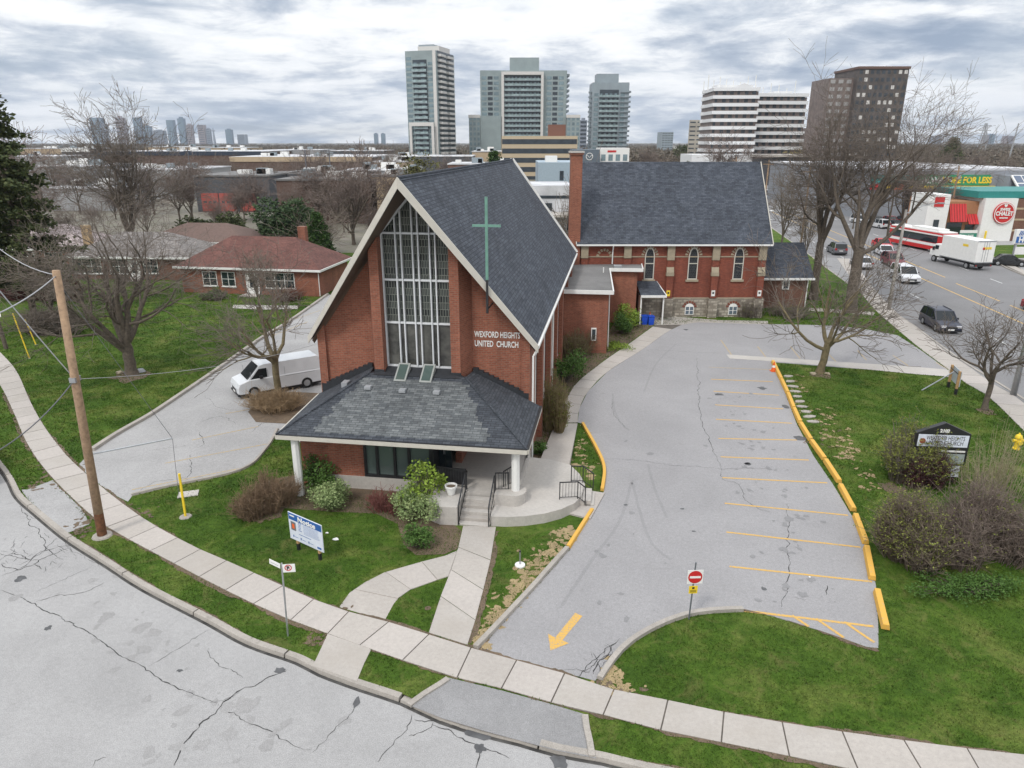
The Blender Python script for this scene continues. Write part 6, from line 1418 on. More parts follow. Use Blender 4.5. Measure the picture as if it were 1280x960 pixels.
zt, zb = zat(1190, 232.3, Ys)[1], zat(1190, 236, Ys)[1]; box_part(st, 'yellow_band', m_yplastic, sx_(1133), sx_(1244), -.5, -.02, zb, zt); box_part(st, 'shop_window', m_tdark, sx_(1134), sx_(1243), -.1, -.01, 1, zb - .3)
box_part(st, 'teal_panel', plain('teal_panel', (.05, .27, .25), .6), sx_(1088), sx_(1145), -.15, -.02, zat(1100, 228, Ys)[1], zat(1100, 219, Ys)[1])
for k, (a, b) in enumerate(((1088, 1098), (1102, 1116), (1119, 1130))): box_part(st, 'shop_sign', (m_red, m_yplastic, m_orange)[k], sx_(a), sx_(b), -.3, -.16, zat(a, 237, Ys)[1], zat(a, 230, Ys)[1])
# sloping glazed rack
sg_ = thing('glazed_canopy', 'sloping rack of glass panels on the supermarket roof edge at the right', 'canopy', (sx_(1247) + xa, Ys - 8, 0)); m_ = MB(); m_.slab([(0, 0, 6.3), (14, 0, 6.3), (14, 4, 9.4), (0, 4, 9.4)], .3); m_.build('panel_frame', m_white, sg_)
for i in range(8):
    for j in range(2): y0 = .15 + j * 1.95; y1 = y0 + 1.7; m_ = MB(); f_ = lambda y: 6.3 + y * 3.1 / 4 + .06; m_.quad((.3 + i * 1.7, y0, f_(y0)), (1.8 + i * 1.7, y0, f_(y0)), (1.8 + i * 1.7, y1, f_(y1)), (.3 + i * 1.7, y1, f_(y1))); m_.build('panel', plain('solar_blue', (.06, .09, .15), .2), sg_)
box_part(sg_, 'wall', plain('grey_store_panel2', (.26, .28, .31), .7), 0, 14, 4.1, 7.9, 0, 9.3); box_part(sg_, 'front_beam', m_grey, 0, 14, 0, 4, 5.2, 5.9)
# round logo restaurant
Yr = 122; cx0 = zat(1222, 300, Yr)[0]; rs0 = thing('restaurant', 'white and brick restaurant with red awnings and a round red sign', 'restaurant', (cx0, Yr, 0), R(0)); Zr = zat(1240, 248, Yr)[1]; wR = zat(1262, 300, Yr)[0] - cx0
box_part(rs0, 'wall', m_white, 0, wR, 0, 14, 0, Zr); box_part(rs0, 'teal_parapet', plain('teal_trim', (.02, .20, .18), .5), -1, wR + 14, .6, 14.2, Zr + .02, Zr + 1.1)
br_ = box_part(rs0, 'brick_wing', m_brick_dark, wR + .01, wR + 14, .4, 14, 0, Zr - .1)
for z in (1.6, 3.4, 5.2): box_part(rs0, 'brick_band', m_tan, wR + .02, wR + 14, .34, .395, z, z + .3, br_)
ent = box_part(rs0, 'awning_wing', plain('orange_brown_panel', (.33, .15, .07), .7), -5.6, -.01, 1.5, 13, 0, Zr - .6)
for a, b, z0_, z1_ in ((-5.0, -2.2, Zr * .45, Zr * .86), (-1.8, -.1, Zr * .40, Zr * .62)):
    m_ = MB(); m_.slab([(a, .3, z0_), (b, .3, z0_), (b, 1.48, z1_), (a, 1.48, z1_)], .1); aw = m_.build('awning', m_red, rs0); m_ = MB()
    for k in range(int((b - a) / .45)): x = a + .2 + k * .45; m_.slab([(x, .28, z0_ + .03), (x + .12, .28, z0_ + .03), (x + .12, 1.46, z1_ + .03), (x, 1.46, z1_ + .03)], .02)
    m_.build('stripes', plain('dark_red', (.22, .01, .01), .6), aw); box_part(rs0, 'window', m_glass, a + .1, b - .1, 1.40, 1.49, .6, z0_ - .2)
tw_ = box_part(rs0, 'corner_tower', m_white, -9.2, -5.61, .5, 6, 0, Zr + .6); box_part(rs0, 'tower_sign', m_red, -8.2, -6.6, .40, .49, Zr - 1.4, Zr + .2); box_part(rs0, 'arched_window', m_glass, -7.8, -6.9, .40, .49, .8, Zr * .5)
m_ = MB(); m_.lathe([(1.75, 0), (1.75, .25)], n=28); m_.xf(Matrix.Translation((wR * .62, -.02, Zr * .66)) @ Matrix.Rotation(PI / 2, 4, 'X')); lg_ = m_.build('round_sign', m_red, rs0)
m_ = MB(); m_.lathe([(1.68, 0), (1.68, .02), (1.56, .02), (1.56, 0)], n=28, cap=False); m_.xf(Matrix.Translation((wR * .62, -.28, Zr * .66)) @ Matrix.Rotation(PI / 2, 4, 'X')); m_.build('sign_ring', m_white, lg_)
text('SWISS', .62, m_white, lg_, (wR * .62, -.31, Zr * .66 + .42), (PI / 2, 0, 0), bold=.03, align='CENTER'); text('CHALET', .92, m_white, lg_, (wR * .62, -.31, Zr * .66 - .35), (PI / 2, 0, 0), bold=.04, align='CENTER', sx=.85); MB().box(wR * .62 - .7, wR * .62 + .7, -.33, -.285, Zr * .66 - .85, Zr * .66 - .68).build('small_print', m_white, lg_); text('♥', .5, m_white, lg_, (wR * .62, -.31, Zr * .66 + 1.05), (PI / 2, 0, 0), align='CENTER')
# roadside signs
hs_ = thing('pylon_sign', 'white and blue dealer sign on two posts cut by the right edge', 'sign', (zat(1262, 330, 98)[0], 98, 0)); z0_, z1_ = zat(1270, 304.5, 98)[1], zat(1270, 287, 98)[1]
box_part(hs_, 'panel', m_white, 0, 7, 0, .5, z0_, z1_); box_part(hs_, 'blue_panel', m_bluesign, .15, 6.85, -.06, -.004, z0_ + .1, z0_ + (z1_ - z0_) * .5); text('HOW', .95, m_white, hs_, (.45, -.08, z0_ + .2), (PI / 2, 0, 0), bold=.04); text('///  G', .8, m_bluesign, hs_, (.4, -.03, z0_ + (z1_ - z0_) * .6), (PI / 2, 0, 0), bold=.03)
box_part(hs_, 'lower_panel', m_white, .4, 6, .1, .4, z0_ - 1.5, z0_ - .5); text('37', .75, m_bluesign, hs_, (2.2, .06, z0_ - 1.3), (PI / 2, 0, 0), bold=.03)
for x in (.3, 6): box_part(hs_, 'post', m_metal, x, x + .25, .15, .4, 0, z0_)
fl_ = thing('lease_sign', 'green for lease board on posts beside the restaurant', 'sign', (zat(1198, 300, 112)[0], 112, 0)); box_part(fl_, 'panel', plain('lease_green', (.02, .2, .13), .6), 0, 2.7, 0, .08, .9, 3.0); box_part(fl_, 'white_strip', m_white, 0, 2.7, -.02, -.002, 2.55, 3.0); text('FOR LEASE', .42, m_white, fl_, (.2, -.02, 2.0), (PI / 2, 0, 0), bold=.015)
for x in (.2, 2.4): box_part(fl_, 'post', m_wood, x, x + .12, .09, .2, 0, 2.9)
for px, py, lb in ((1221, 301, 'left'), (1230, 302, 'right')): o_ = thing('bollard', f'{lb} of two yellow bollards by the restaurant wall', 'bollard', (*gp(px, py), 0)); m_ = MB(); m_.lathe([(.16, 0), (.16, 1.7), (.08, 1.8)], n=10); m_.build('post', m_yplastic, o_)

# ================================================================== VEHICLES
def loft_y(mb, prof, hw, lo=.86):
    """closed side outline (x,z) widened to a rounded body"""
    n = len(prof); zs = [p[1] for p in prof]; z0, z1 = min(zs), max(zs); cx = sum(p[0] for p in prof) / n; cz = (z0 + z1) / 2
    rings = []
    for y, k in ((-hw, .93), (-hw * .95, 1.0), (hw * .95, 1.0), (hw, .93)): rings.append([(cx + (x - cx) * (1 - (1 - k) * .35), y, cz + (z - cz) * k) for x, z in prof])
    vs = [v for r_ in rings for v in r_]; fs = [tuple(range(n)), tuple(range(3 * n, 4 * n))[::-1]]
    for j in range(3): fs += [(j * n + i, (j + 1) * n + i, (j + 1) * n + (i + 1) % n, j * n + (i + 1) % n) for i in range(n)]
    return mb.add(vs, fs)
def wheel(root, x, y, r_, side):
    m_ = MB(); m_.lathe([(r_ * .62, -.1), (r_, -.1), (r_, .1), (r_ * .62, .1)], n=18); m_.xf(Matrix.Translation((x, y, r_)) @ Matrix.Rotation(PI / 2, 4, 'X')); w_ = m_.build('wheel', m_rubber, root)
    m_ = MB(); m_.lathe([(.04, side * -.115), (r_ * .6, side * -.105), (r_ * .62, side * -.06)], n=14); m_.xf(Matrix.Translation((x, y, r_)) @ Matrix.Rotation(PI / 2, 4, 'X')); m_.build('rim', m_metal, w_)
def paint(name, col): return plain(name, col, .35, var=.03, coat=.2)
def car(label, loc, ang, col, kind='suv', name='car', group=None, z=.01):
    L_, W_, H_, wb, r_ = {'suv': (4.6, 1.86, 1.70, 2.66, .36), 'sedan': (4.7, 1.82, 1.45, 2.75, .33), 'big': (5.1, 1.98, 1.85, 2.95, .40), 'van': (5.6, 2.0, 2.1, 3.5, .37)}[kind]; h = L_ / 2
    root = thing(name, label, {'van': 'van'}.get(kind, 'car'), (loc[0], loc[1], z), ang, group); hw = W_ / 2
    if kind == 'van':
        prof = [(-h, .45), (-h, 1.2), (h - .75, 1.22), (h - .12, 1.02), (h, .75), (h, .4), (h - .1, .32), (-h + .1, .32)]; cab = [(-h + .02, 1.18), (-h + .08, H_ - .08), (-h + .2, H_), (h - 1.85, H_), (h - 1.55, H_ - .06), (h - .72, 1.2)]
    else:
        bz = H_ * .58; prof = [(-h, .45), (-h + .04, bz * .92), (-h + .2, bz), (h - 1.25, bz), (h - .25, bz * .84), (h - .02, bz * .68), (h, .40), (h - .12, .24), (-h + .12, .24)]
        cab = [(-h + (.12 if kind != 'sedan' else .85), bz - .03), (-h + (.45 if kind != 'sedan' else 1.5), H_ - .05), (-h + (.8 if kind != 'sedan' else 1.9), H_), (h - 2.2, H_), (h - 1.95, H_ - .04), (h - 1.12, bz - .03)]
    m_ = MB(); loft_y(m_, prof, hw); b_ = m_.build('body', col, root)
    m_ = MB(); n = len(cab); k = .84; vs = [(x, s_ * hw * (.96 if z_ < H_ * .75 else k), z_) for s_ in (-1, 1) for x, z_ in cab]
    if kind == 'van':
        m_.add(vs, [tuple(range(n)), tuple(range(n, 2 * n))[::-1]] + [(i, n + i, n + (i + 1) % n, (i + 1) % n) for i in range(n)]); cabo = m_.build('cabin', col, root)
        g = MB(); 
        for s_ in (-1, 1): y = s_ * hw * .955; g.add([(h - 1.95, y + s_ * .01, 1.25), (h - .9, y + s_ * .01, 1.25), (h - 1.45, y * .93 + s_ * .012, 1.85), (h - 1.95, y * .93 + s_ * .012, 1.85)], [(0, 1, 2, 3)])
        g.build('side_window', m_carglass, cabo); g = MB(); g.add([(h - .70, -.8, 1.23), (h - .70, .8, 1.23), (h - 1.50, .72, H_ - .10), (h - 1.50, -.72, H_ - .10)], [(0, 1, 2, 3)]); g.v = [(x + .03, y, z_ + .02) for x, y, z_ in g.v]; g.build('windscreen', m_carglass, cabo)
        for s_ in (-1, 1):
            g = MB(); yy = s_ * (hw * .957)
            for x in (h - .9, h - 2.0, h - 3.1): g.box(x - .012, x + .012, *sorted((yy, yy + s_ * .006)), 1.24, 1.75)
            g.box(-h + .5, h - 3.1, *sorted((yy * 1.04, yy * 1.04 + s_ * .006)), 1.10, 1.13); g.build('panel_seams', m_grey, cabo)
    else:
        m_.add(vs, [tuple(range(n)), tuple(range(n, 2 * n))[::-1]] + [(i, n + i, n + (i + 1) % n, (i + 1) % n) for i in range(n)]); m_.build('glasshouse', m_carglass, root)
        rf_ = MB(); a, b = cab[1], cab[4]; rf_.add([(a[0], -hw * .84, a[1]), (b[0], -hw * .84, b[1]), (b[0], hw * .84, b[1]), (a[0], hw * .84, a[1]), (cab[2][0], -hw * .8, H_ + .015), (cab[3][0], -hw * .8, H_ + .015), (cab[3][0], hw * .8, H_ + .015), (cab[2][0], hw * .8, H_ + .015)], [(4, 5, 6, 7), (0, 1, 5, 4), (1, 2, 6, 5), (2, 3, 7, 6), (3, 0, 4, 7)])
        for s_ in (-1, 1):
            for p_, q_ in ((cab[0], cab[1]), (cab[5], cab[4])): rf_.bar((p_[0], s_ * hw * .96, p_[1]), (q_[0], s_ * hw * .85, q_[1]), .07, .09)
            for f_ in (.36, .68): x = cab[0][0] + (cab[5][0] - cab[0][0]) * f_; rf_.bar((x, s_ * hw * .965, cab[0][1]), (x, s_ * hw * .85, H_ - .05), .05, .07)
        rf_.build('roof', col, root)
        if kind != 'sedan':
            for s_ in (-1, 1): m_ = MB(); m_.bar((cab[2][0], s_ * hw * .74, H_ + .05), (cab[3][0], s_ * hw * .74, H_ + .05), .04, .04); m_.build('roof_rail', m_black, root)
    for s_ in (-1, 1):
        wheel(root, wb / 2 + .05, s_ * (hw - .07), r_, s_); wheel(root, -wb / 2 + .05, s_ * (hw - .07), r_, s_); zl = prof[4][1] if kind != 'van' else .85
        m_ = MB(); m_.box(h - .20, h + .012, s_ * (hw - .30) - .2, s_ * (hw - .30) + .2, zl - .26, zl - .08); m_.build('headlight', m_lamp_glass, root); m_ = MB(); m_.box(-h - .01, -h + .14, s_ * (hw - .20) - .14, s_ * (hw - .20) + .14, .78, 1.05 if kind != 'sedan' else .95); m_.build('tail_light', m_tail, root)
        m_ = MB(); m_.box(h - 1.62, h - 1.42, *sorted((s_ * (hw + .0), s_ * (hw + .2))), prof[3][1] + .02 if kind != 'van' else 1.25, (prof[3][1] if kind != 'van' else 1.25) + .18); m_.build('mirror', m_black, root)
    m_ = MB(); m_.box(h - .1, h + .02, -.5, .5, .42, .62); m_.build('grille', m_black, root); m_ = MB(); m_.box(h + .02, h + .03, -.26, .26, .34, .46); m_.box(-h - .03, -h - .012, -.26, .26, .62, .74); m_.build('number_plate', m_white, root)
    m_ = MB(); m_.box(-h - .02, h + .015, -hw * .97, hw * .97, .22, .34); m_.build('sill', m_black, root); return root
RD = math.atan2(1, .15); TO = RD + PI
car('white cargo van with black bumper standing on the left driveway', (-15.9, 45.6), math.atan2(-2.05, -3.05), paint('van_white', (.62, .63, .64)), 'van', 'cargo_van', z=ZLOT)
car('dark navy compact suv coming down the near lane of the road', (38.7, 62.6), TO + .02, paint('navy', (.02, .022, .04)), 'suv', 'parked_car' if False else 'suv')
car('white large suv coming down the second lane', (47.6, 85.8), TO, paint('car_white', (.65, .65, .66)), 'big', 'suv')
car('maroon suv following the white large suv', (52.0, 97.2), TO, paint('maroon', (.14, .012, .018)), 'suv', 'suv')
car('white sedan behind the maroon suv', (55.4, 106.5), TO, paint('car_white2', (.62, .62, .64)), 'sedan', 'sedan')
car('white sedan with tail lights towards us, half hidden by the tall maple', (46.9, 95.5), RD, paint('car_white3', (.6, .6, .62)), 'sedan', 'sedan')
car('grey car just ahead of the half hidden white sedan', (49.0, 108), RD, paint('car_grey', (.1, .1, .11)), 'suv', 'suv')
car('bright red car half hidden between the bus and white sedan', (58.8, 114), TO, paint('car_red', (.5, .01, .02)), 'sedan', 'sedan')
car('silver suv far up the road right of the old church roof', (69.0, 181), RD, paint('car_silver', (.45, .44, .45)), 'suv', 'suv')
car('black hatchback parked on the forecourt at the right edge', (67.7, 97.2), math.atan2(-.4, 1) , paint('car_black', (.012, .013, .015)), 'sedan', 'hatchback')
car('dark red car cut by the left edge of the street', (gp(-34, 592)[0], gp(-34, 592)[1]), math.atan2(1.6, -1), paint('car_wine', (.16, .01, .012)), 'sedan', 'sedan')
car('small dark red car at the right edge of the road', (gp(1302, 392)[0], gp(1302, 392)[1]), TO, paint('car_wine2', (.2, .015, .02)), 'sedan', 'sedan')
protoC = [car('white car parked in the plaza beyond the road', (88, 140), .4, paint('car_white4', (.6, .6, .6)), 'suv', 'plaza_car', 'cars parked in the plaza beyond the road'), car('dark car parked in the plaza beyond the road', (92, 141), .4, paint('car_dark', (.03, .03, .035)), 'sedan', 'plaza_car', 'cars parked in the plaza beyond the road'), car('red car parked in the plaza beyond the road', (96, 143), .4, paint('car_red2', (.3, .02, .02)), 'sedan', 'plaza_car', 'cars parked in the plaza beyond the road')]
gpc = 'cars parked in the plaza beyond the road'
for i in range(26):
    x = 72 + (i % 9) * 3.1; y = 150 - (i // 9) * 8 + (i % 9) * .3
    if x > 84 and y < 136: continue
    dup(protoC[(i * 7 + i // 3) % 3], (x, y, 0), 1.75 + (PI if i % 4 == 0 else 0), ('white car parked in the plaza beyond the road', 'dark car parked in the plaza beyond the road', 'red car parked in the plaza beyond the road')[(i * 7 + i // 3) % 3])
for i, y in enumerate((215, 232, 250, 290, 330, 380, 440)): dup(protoC[i % 3], (45.5 + .19 * (y - 60) + (3 if i % 2 else -3), y, .02), RD, 'distant car on the main road far beyond the old church', group='distant cars on the main road')
# box truck
tk = thing('box_truck', 'white box truck seen from behind with a yellow logo', 'truck', (61.0, 96.8, 0), R(97)); m_ = MB(); m_.box(-4.0, 2.6, -1.28, 1.28, 1.05, 3.85); bx = m_.build('cargo_box', m_white, tk, bevel=.03)
m_ = MB(); m_.box(-4.02, 2.62, -1.3, 1.3, 1.0, 1.12); m_.box(-4.03, -3.98, -1.3, 1.3, 3.72, 3.87); m_.build('edge_rail', m_metal, bx); m_ = MB(); 
for y in (-.35, .35): m_.box(-4.04, -4.005, y - .02, y + .02, 1.2, 3.7)
m_.box(-4.04, -4.005, -.02, .02, 1.15, 3.75); m_.build('door_bars', m_grey, bx)
m_ = MB(); m_.box(-4.03, -4.005, -.75, .45, 2.75, 3.05); lo_ = m_.build('logo', m_yplastic, bx); m_ = MB(); m_.box(-4.04, -4.032, .2, .5, 2.72, 3.0); m_.build('logo_mark', m_red, lo_); m_ = MB(); m_.box(-2.4, -1.4, 1.282, 1.295, 2.9, 3.2); m_.build('logo', m_yplastic, bx)
m_ = MB(); m_.extr([(-1.05, .0), (1.05, .0), (1.05, 1.0), (.95, 1.6), (-.95, 1.6), (-1.05, 1.0)], (2.75, 0, .85), (4.2, 0, .85)); m_.extr([(-1.0, 0), (1.0, 0), (1.0, .7), (-1.0, .8)], (4.2, 0, .85), (5.0, 0, .85)); cbn = m_.build('cab', m_white, tk); m_ = MB()
for s_ in (-1, 1): m_.box(3.3, 4.0, *sorted((s_ * 1.052, s_ * 1.065)), 1.75, 2.3)
m_.box(4.21, 4.24, -.85, .85, 1.7, 2.35); m_.build('cab_window', m_glass, cbn); m_ = MB(); m_.box(-3.9, 4.4, -.5, .5, .6, 1.0); m_.box(-4.1, -3.9, -1.2, 1.2, .55, .95); m_.build('chassis', m_black, tk)
for s_ in (-1, 1): wheel(tk, 3.9, s_ * 1.0, .46, s_); wheel(tk, -2.4, s_ * 1.0, .46, s_); m_ = MB(); m_.box(-4.12, -4.0, s_ * 1.05 - .08, s_ * 1.05 + .08, .6, .75); m_.build('tail_light', m_tail, tk); m_ = MB(); m_.box(4.0, 4.15, *sorted((s_ * 1.1, s_ * 1.35)), 1.6, 2.1); m_.build('mirror', m_black, tk)
# city bus
bs = thing('city_bus', 'red and white city bus in the far lane beyond the box truck', 'bus', (64.6, 113.5, 0), R(99)); m_ = MB(); m_.box(-6, 6, -1.28, 1.28, .35, 1.25); m_.k = 1; m_.box(-6, 6, -1.28, 1.28, 1.25, 2.95); m_.k = 2; m_.box(-5.9, 5.9, -1.2, 1.2, 2.95, 3.15); m_.build('body', [m_red, m_red, m_white], bs, bevel=.04)
m_ = MB(); m_.box(-5.0, 5.3, 1.285, 1.30, 1.45, 2.5); m_.box(-5.0, 5.3, -1.30, -1.285, 1.45, 2.5); m_.build('window_band', m_glass, bs); m_ = MB(); m_.box(-5.9, 5.9, 1.282, 1.30, 2.52, 2.72); m_.box(-5.9, 5.9, 1.282, 1.296, .95, 1.35); m_.build('white_stripe', m_white, bs)
m_ = MB(); m_.box(-6.03, -6.0, -1.0, 1.0, 1.5, 2.6); m_.build('rear_window', m_glass, bs); box_part(bs, 'roof_unit', m_white, -4.5, 1.5, -.9, .9, 3.16, 3.45)
for s_ in (-1, 1): wheel(bs, 3.4, s_ * 1.15, .48, s_); wheel(bs, -3.6, s_ * 1.15, .48, s_); m_ = MB(); m_.box(-6.05, -6.0, s_ * 1.08 - .1, s_ * 1.08 + .1, .8, 1.1); m_.build('tail_light', m_tail, bs)
# ================================================================== STREET FURNITURE AND SIGNS
gWS = 'yellow parking blocks along the right side of the lot'
WS = [((966, 451), (977, 474)), ((977, 474), (985, 491)), ((985, 491), (992.5, 510)), ((992.5, 510), (1000.5, 528)), ((1000.5, 528), (1014, 550)), ((1014, 550), (1031.5, 574)), ((1031.5, 574), (1050, 602.5)), ((1050, 605), (1068, 638)),
      ((1069, 642), (1083, 679)), ((1083, 682), (1091, 724)), ((1096, 736), (1108, 786))]
nm = ['topmost yellow parking block beside the orange cone'] + ['%s yellow parking block counted from the orange cone' % s for s in ('second', 'third', 'fourth', 'fifth', 'sixth', 'seventh', 'eighth', 'ninth', 'tenth')] + ['lowest yellow parking block, set apart on the grass edge']
for i, (a, b) in enumerate(WS):
    A = Vector((*gp(*a, .25), 0)); B = Vector((*gp(*b, .25), 0)); d = B - A; L_ = d.length - .2; m_ = MB(); hw = .14
    m_.extr([(-hw, 0), (hw, 0), (hw * .72, .22), (-hw * .72, .22)], (-L_ / 2, 0, 0), (L_ / 2, 0, 0))
    o_ = m_.build('parking_block', m_ystop, None, bevel=.02); mid = (A + B) / 2; o_.location = (mid.x, mid.y, ZLOT + .002); o_.rotation_euler = (0, 0, math.atan2(d.y, d.x)); tag(o_, nm[i], 'parking block', gWS)
gSt = 'stepping stones beside the parking blocks'
nth = ('first', 'second', 'third', 'fourth', 'fifth', 'sixth', 'seventh', 'eighth', 'ninth', 'tenth')
for i in range(10):
    x, y = gp(985 + i * 2.9 + (i > 6) * (i - 6) * 2, 470 + i * 6.3, .16); m_ = MB(); w_ = rnd.uniform(.3, .42); m_.prism([(w_ * math.cos(t) * rnd.uniform(.85, 1.15), .22 * math.sin(t) * rnd.uniform(.85, 1.15)) for t in [k * PI / 3.5 for k in range(7)]], -.04, .05)
    o_ = m_.build('stepping_stone', m_kerb, None); o_.location = (x, y, ZL); o_.rotation_euler = (0, 0, rnd.uniform(-.3, .3)); tag(o_, f'{nth[i]} pale stepping stone from the concrete strip', 'stepping stone', gSt)
# utility pole with its wires
pb_ = gp(128, 670, ZL); Yp = pb_[1]; tx, tz = zat(70, 338, Yp - .3); up_ = thing('utility_pole', 'leaning weathered wooden utility pole on the strip between kerb and sidewalk', 'utility pole', (*pb_, ZL)); top = Vector((tx - pb_[0], -.3, tz - ZL))
m_ = MB(); m_.tube([(0, 0, -.05), top * .5, top], [.185, .165, .135], 12); m_.build('shaft', m_pole, up_, smooth=True)
m_ = MB(); m_.tube([top * .004, top * .05, top * .10], [.192, .19, .183], 12, False); m_.build('dark_foot', plain('creosote', (.13, .055, .025), .9, var=.4, scale=8), up_, smooth=True)
m_ = MB(); m_.lathe([(.02, .0), (.42, .0), (.38, .07), (.02, .10)], (0, 0, -.01), 12); m_.build('concrete_collar', m_kerb, up_)
zc = zat(83, 472, Yp)[1] - ZL; fc = zc / top.z; jn = top * fc; base_ = Vector((pb_[0], pb_[1], ZL)); T_ = base_ + top * .985; J_ = base_ + jn
def wire(name, label, a, b, sag, r_, mat, cat='cable'):
    a = Vector(a); b = Vector(b); m_ = MB(); pts = [a.lerp(b, t / 14) - Vector((0, 0, sag * 4 * (t / 14) * (1 - t / 14))) for t in range(15)]; m_.tube(pts, r_, 5); return tag(m_.build(name, mat, None, smooth=True), label, cat)
m_wire = plain('grey_cable', (.36, .36, .37), .5); m_wired = plain('dark_cable', (.12, .12, .13), .6)
def pt(px, py, Y): x, z = zat(px, py, Y); return (x, Y, z)
wire('overhead_cable', 'pale thick cable from the pole top down to the left edge', T_, pt(-60, 412, 20), .25, .024, m_wire)
wire('overhead_cable', 'pale cable sagging from the pole top up and left', T_, pt(-70, 240, 34), .8, .018, m_wire)
wire('overhead_cable', 'pale cable from the pole joint up to the left edge', J_, pt(-60, 290, 24), .1, .022, m_wire)
wire('overhead_cable', 'dark slack cable from the pole joint down to the left edge', J_, pt(-60, 590, 21), .5, .024, m_wired)
wire('overhead_cable', 'thin cable from the pole joint across to the church side', J_, (-10.3, 44, 4.5), .6, .012, m_wire)
m_ = MB(); m_.box(-.12, .12, -.2, .2, -.1, .1); o_ = m_.build('cable_clamp', m_metal, up_); o_.location = jn
A_ = Vector((*gp(232, 646, ZL), ZL)); se = Vector((A_.x, A_.y, zat(216, 548, A_.y)[1])); sp0 = base_ + top * ((se.z - .1) / top.z)
m_ = MB(); m_.tube([sp0, se], .035, 6); m_.build('strut', m_metal, None); bpy.data.objects['strut'].parent = up_; bpy.data.objects['strut'].location = -base_
gy = wire('guy_wire', 'thin guy wire from the pole top over the strut to the yellow guard', T_ - Vector((0, 0, .3)), se, .0, .010, m_wired, 'guy wire'); wire('guy_wire', 'lower guy wire dropping into the yellow guard', se, A_ + Vector((-.15, 0, .9)), 0, .010, m_wired, 'guy wire')
yg = thing('guy_guard', 'leaning yellow plastic guy wire guard on the lawn', 'guy guard', A_); gt_ = Vector((gp(222, 595, 2.0)[0] - A_.x, .15, 2.0)); gt_.x = zat(222, 594, A_.y)[0] - A_.x; gt_.z = zat(222, 594, A_.y)[1] - ZL
m_ = MB(); m_.tube([(0, 0, 0), gt_], .055, 8); m_.build('tube', m_yplastic, yg); m_ = MB(); m_.lathe([(.01, 0), (.28, 0), (.25, .04), (.01, .05)], n=10); m_.build('collar', m_kerb, yg)
x, y = gp(235.5, 618, ZL); o_ = MB().box(-.45, .45, -.3, .3, 0, .05).build('access_cover', m_conc_new, None, bevel=.01); o_.location = (x, y, ZL); o_.rotation_euler = (0, 0, .3); tag(o_, 'pale square access cover lying in the lawn by the yellow guard', 'cover')
# notice board
P1 = Vector((*gp(373, 687.5, ZL), 0)); P2 = Vector((*gp(399.8, 700, ZL), 0)); d = P2 - P1; mid = (P1 + P2) / 2; ang = math.atan2(d.y, d.x); nb = thing('notice_board', 'white and blue development notice board on two timber posts on the front lawn', 'notice board', (mid.x, mid.y, ZL), ang)
hw = d.length * .77; zt = (zat(363.8, 638.8, P1.y)[1] + zat(404.8, 655.9, P2.y)[1]) / 2 - ZL; zb = (zat(364.4, 671.9, P1.y)[1] + zat(406.5, 689.8, P2.y)[1]) / 2 - ZL
panel = MB().box(-hw, hw, -.05, -.02, zb, zt).build('panel', plain('sign_white', (.62, .65, .72), .5), nb)
H_ = zt - zb; MB().box(-hw + .02, hw - .02, -.054, -.0505, zt - H_ * .26, zt - .02).build('blue_header', m_bluesign, panel); text('Notice', .29, m_white, panel, (-hw * .42, -.058, zt - H_ * .225), (PI / 2, 0, 0), bold=.008, sx=1.3); MB().box(-hw * .9, -hw * .62, -.058, -.0545, zt - H_ * .13, zt - H_ * .08).build('header_mark', m_white, panel)
MB().box(-hw * .88, -hw * .58, -.054, -.0505, zb + H_ * .36, zb + H_ * .68).build('map', plain('map_grey', (.14, .14, .15), .6), panel); MB().box(-hw * .80, -hw * .66, -.058, -.0545, zb + H_ * .43, zb + H_ * .60).build('map_site', m_orange, panel)
m_ = MB()
for k in range(6): m_.box(-hw * .42, -hw * .42 + hw * rnd.uniform(.12, .2), -.053, -.0505, zb + H_ * (.70 - k * .055), zb + H_ * (.72 - k * .055))
for k in range(9): m_.box(-hw * .12, hw * rnd.uniform(.7, .86), -.053, -.0505, zb + H_ * (.70 - k * .04), zb + H_ * (.708 - k * .04))
m_.box(-hw * .42, hw * .3, -.053, -.0505, zb + H_ * .28, zb + H_ * .30)
for u in (-.8, -.35, .12): m_.box(hw * u, hw * (u + .06), -.053, -.0505, zb + H_ * .10, zb + H_ * .18); m_.box(hw * (u + .1), hw * (u + .3), -.053, -.0505, zb + H_ * .12, zb + H_ * .135)
m_.box(hw * .64, hw * .88, -.053, -.0505, zb + H_ * .06, zb + H_ * .13); m_.build('small_print', m_bluesign, panel)
for s_ in (-1, 1): MB().box(s_ * d.length / 2 - .05, s_ * d.length / 2 + .05, -.018, .08, 0, zt - .1).build('post', m_wood, nb); MB().box(s_ * d.length / 2 - .056, s_ * d.length / 2 + .056, -.024, .086, 0, .3).build('black_foot', m_black, nb)
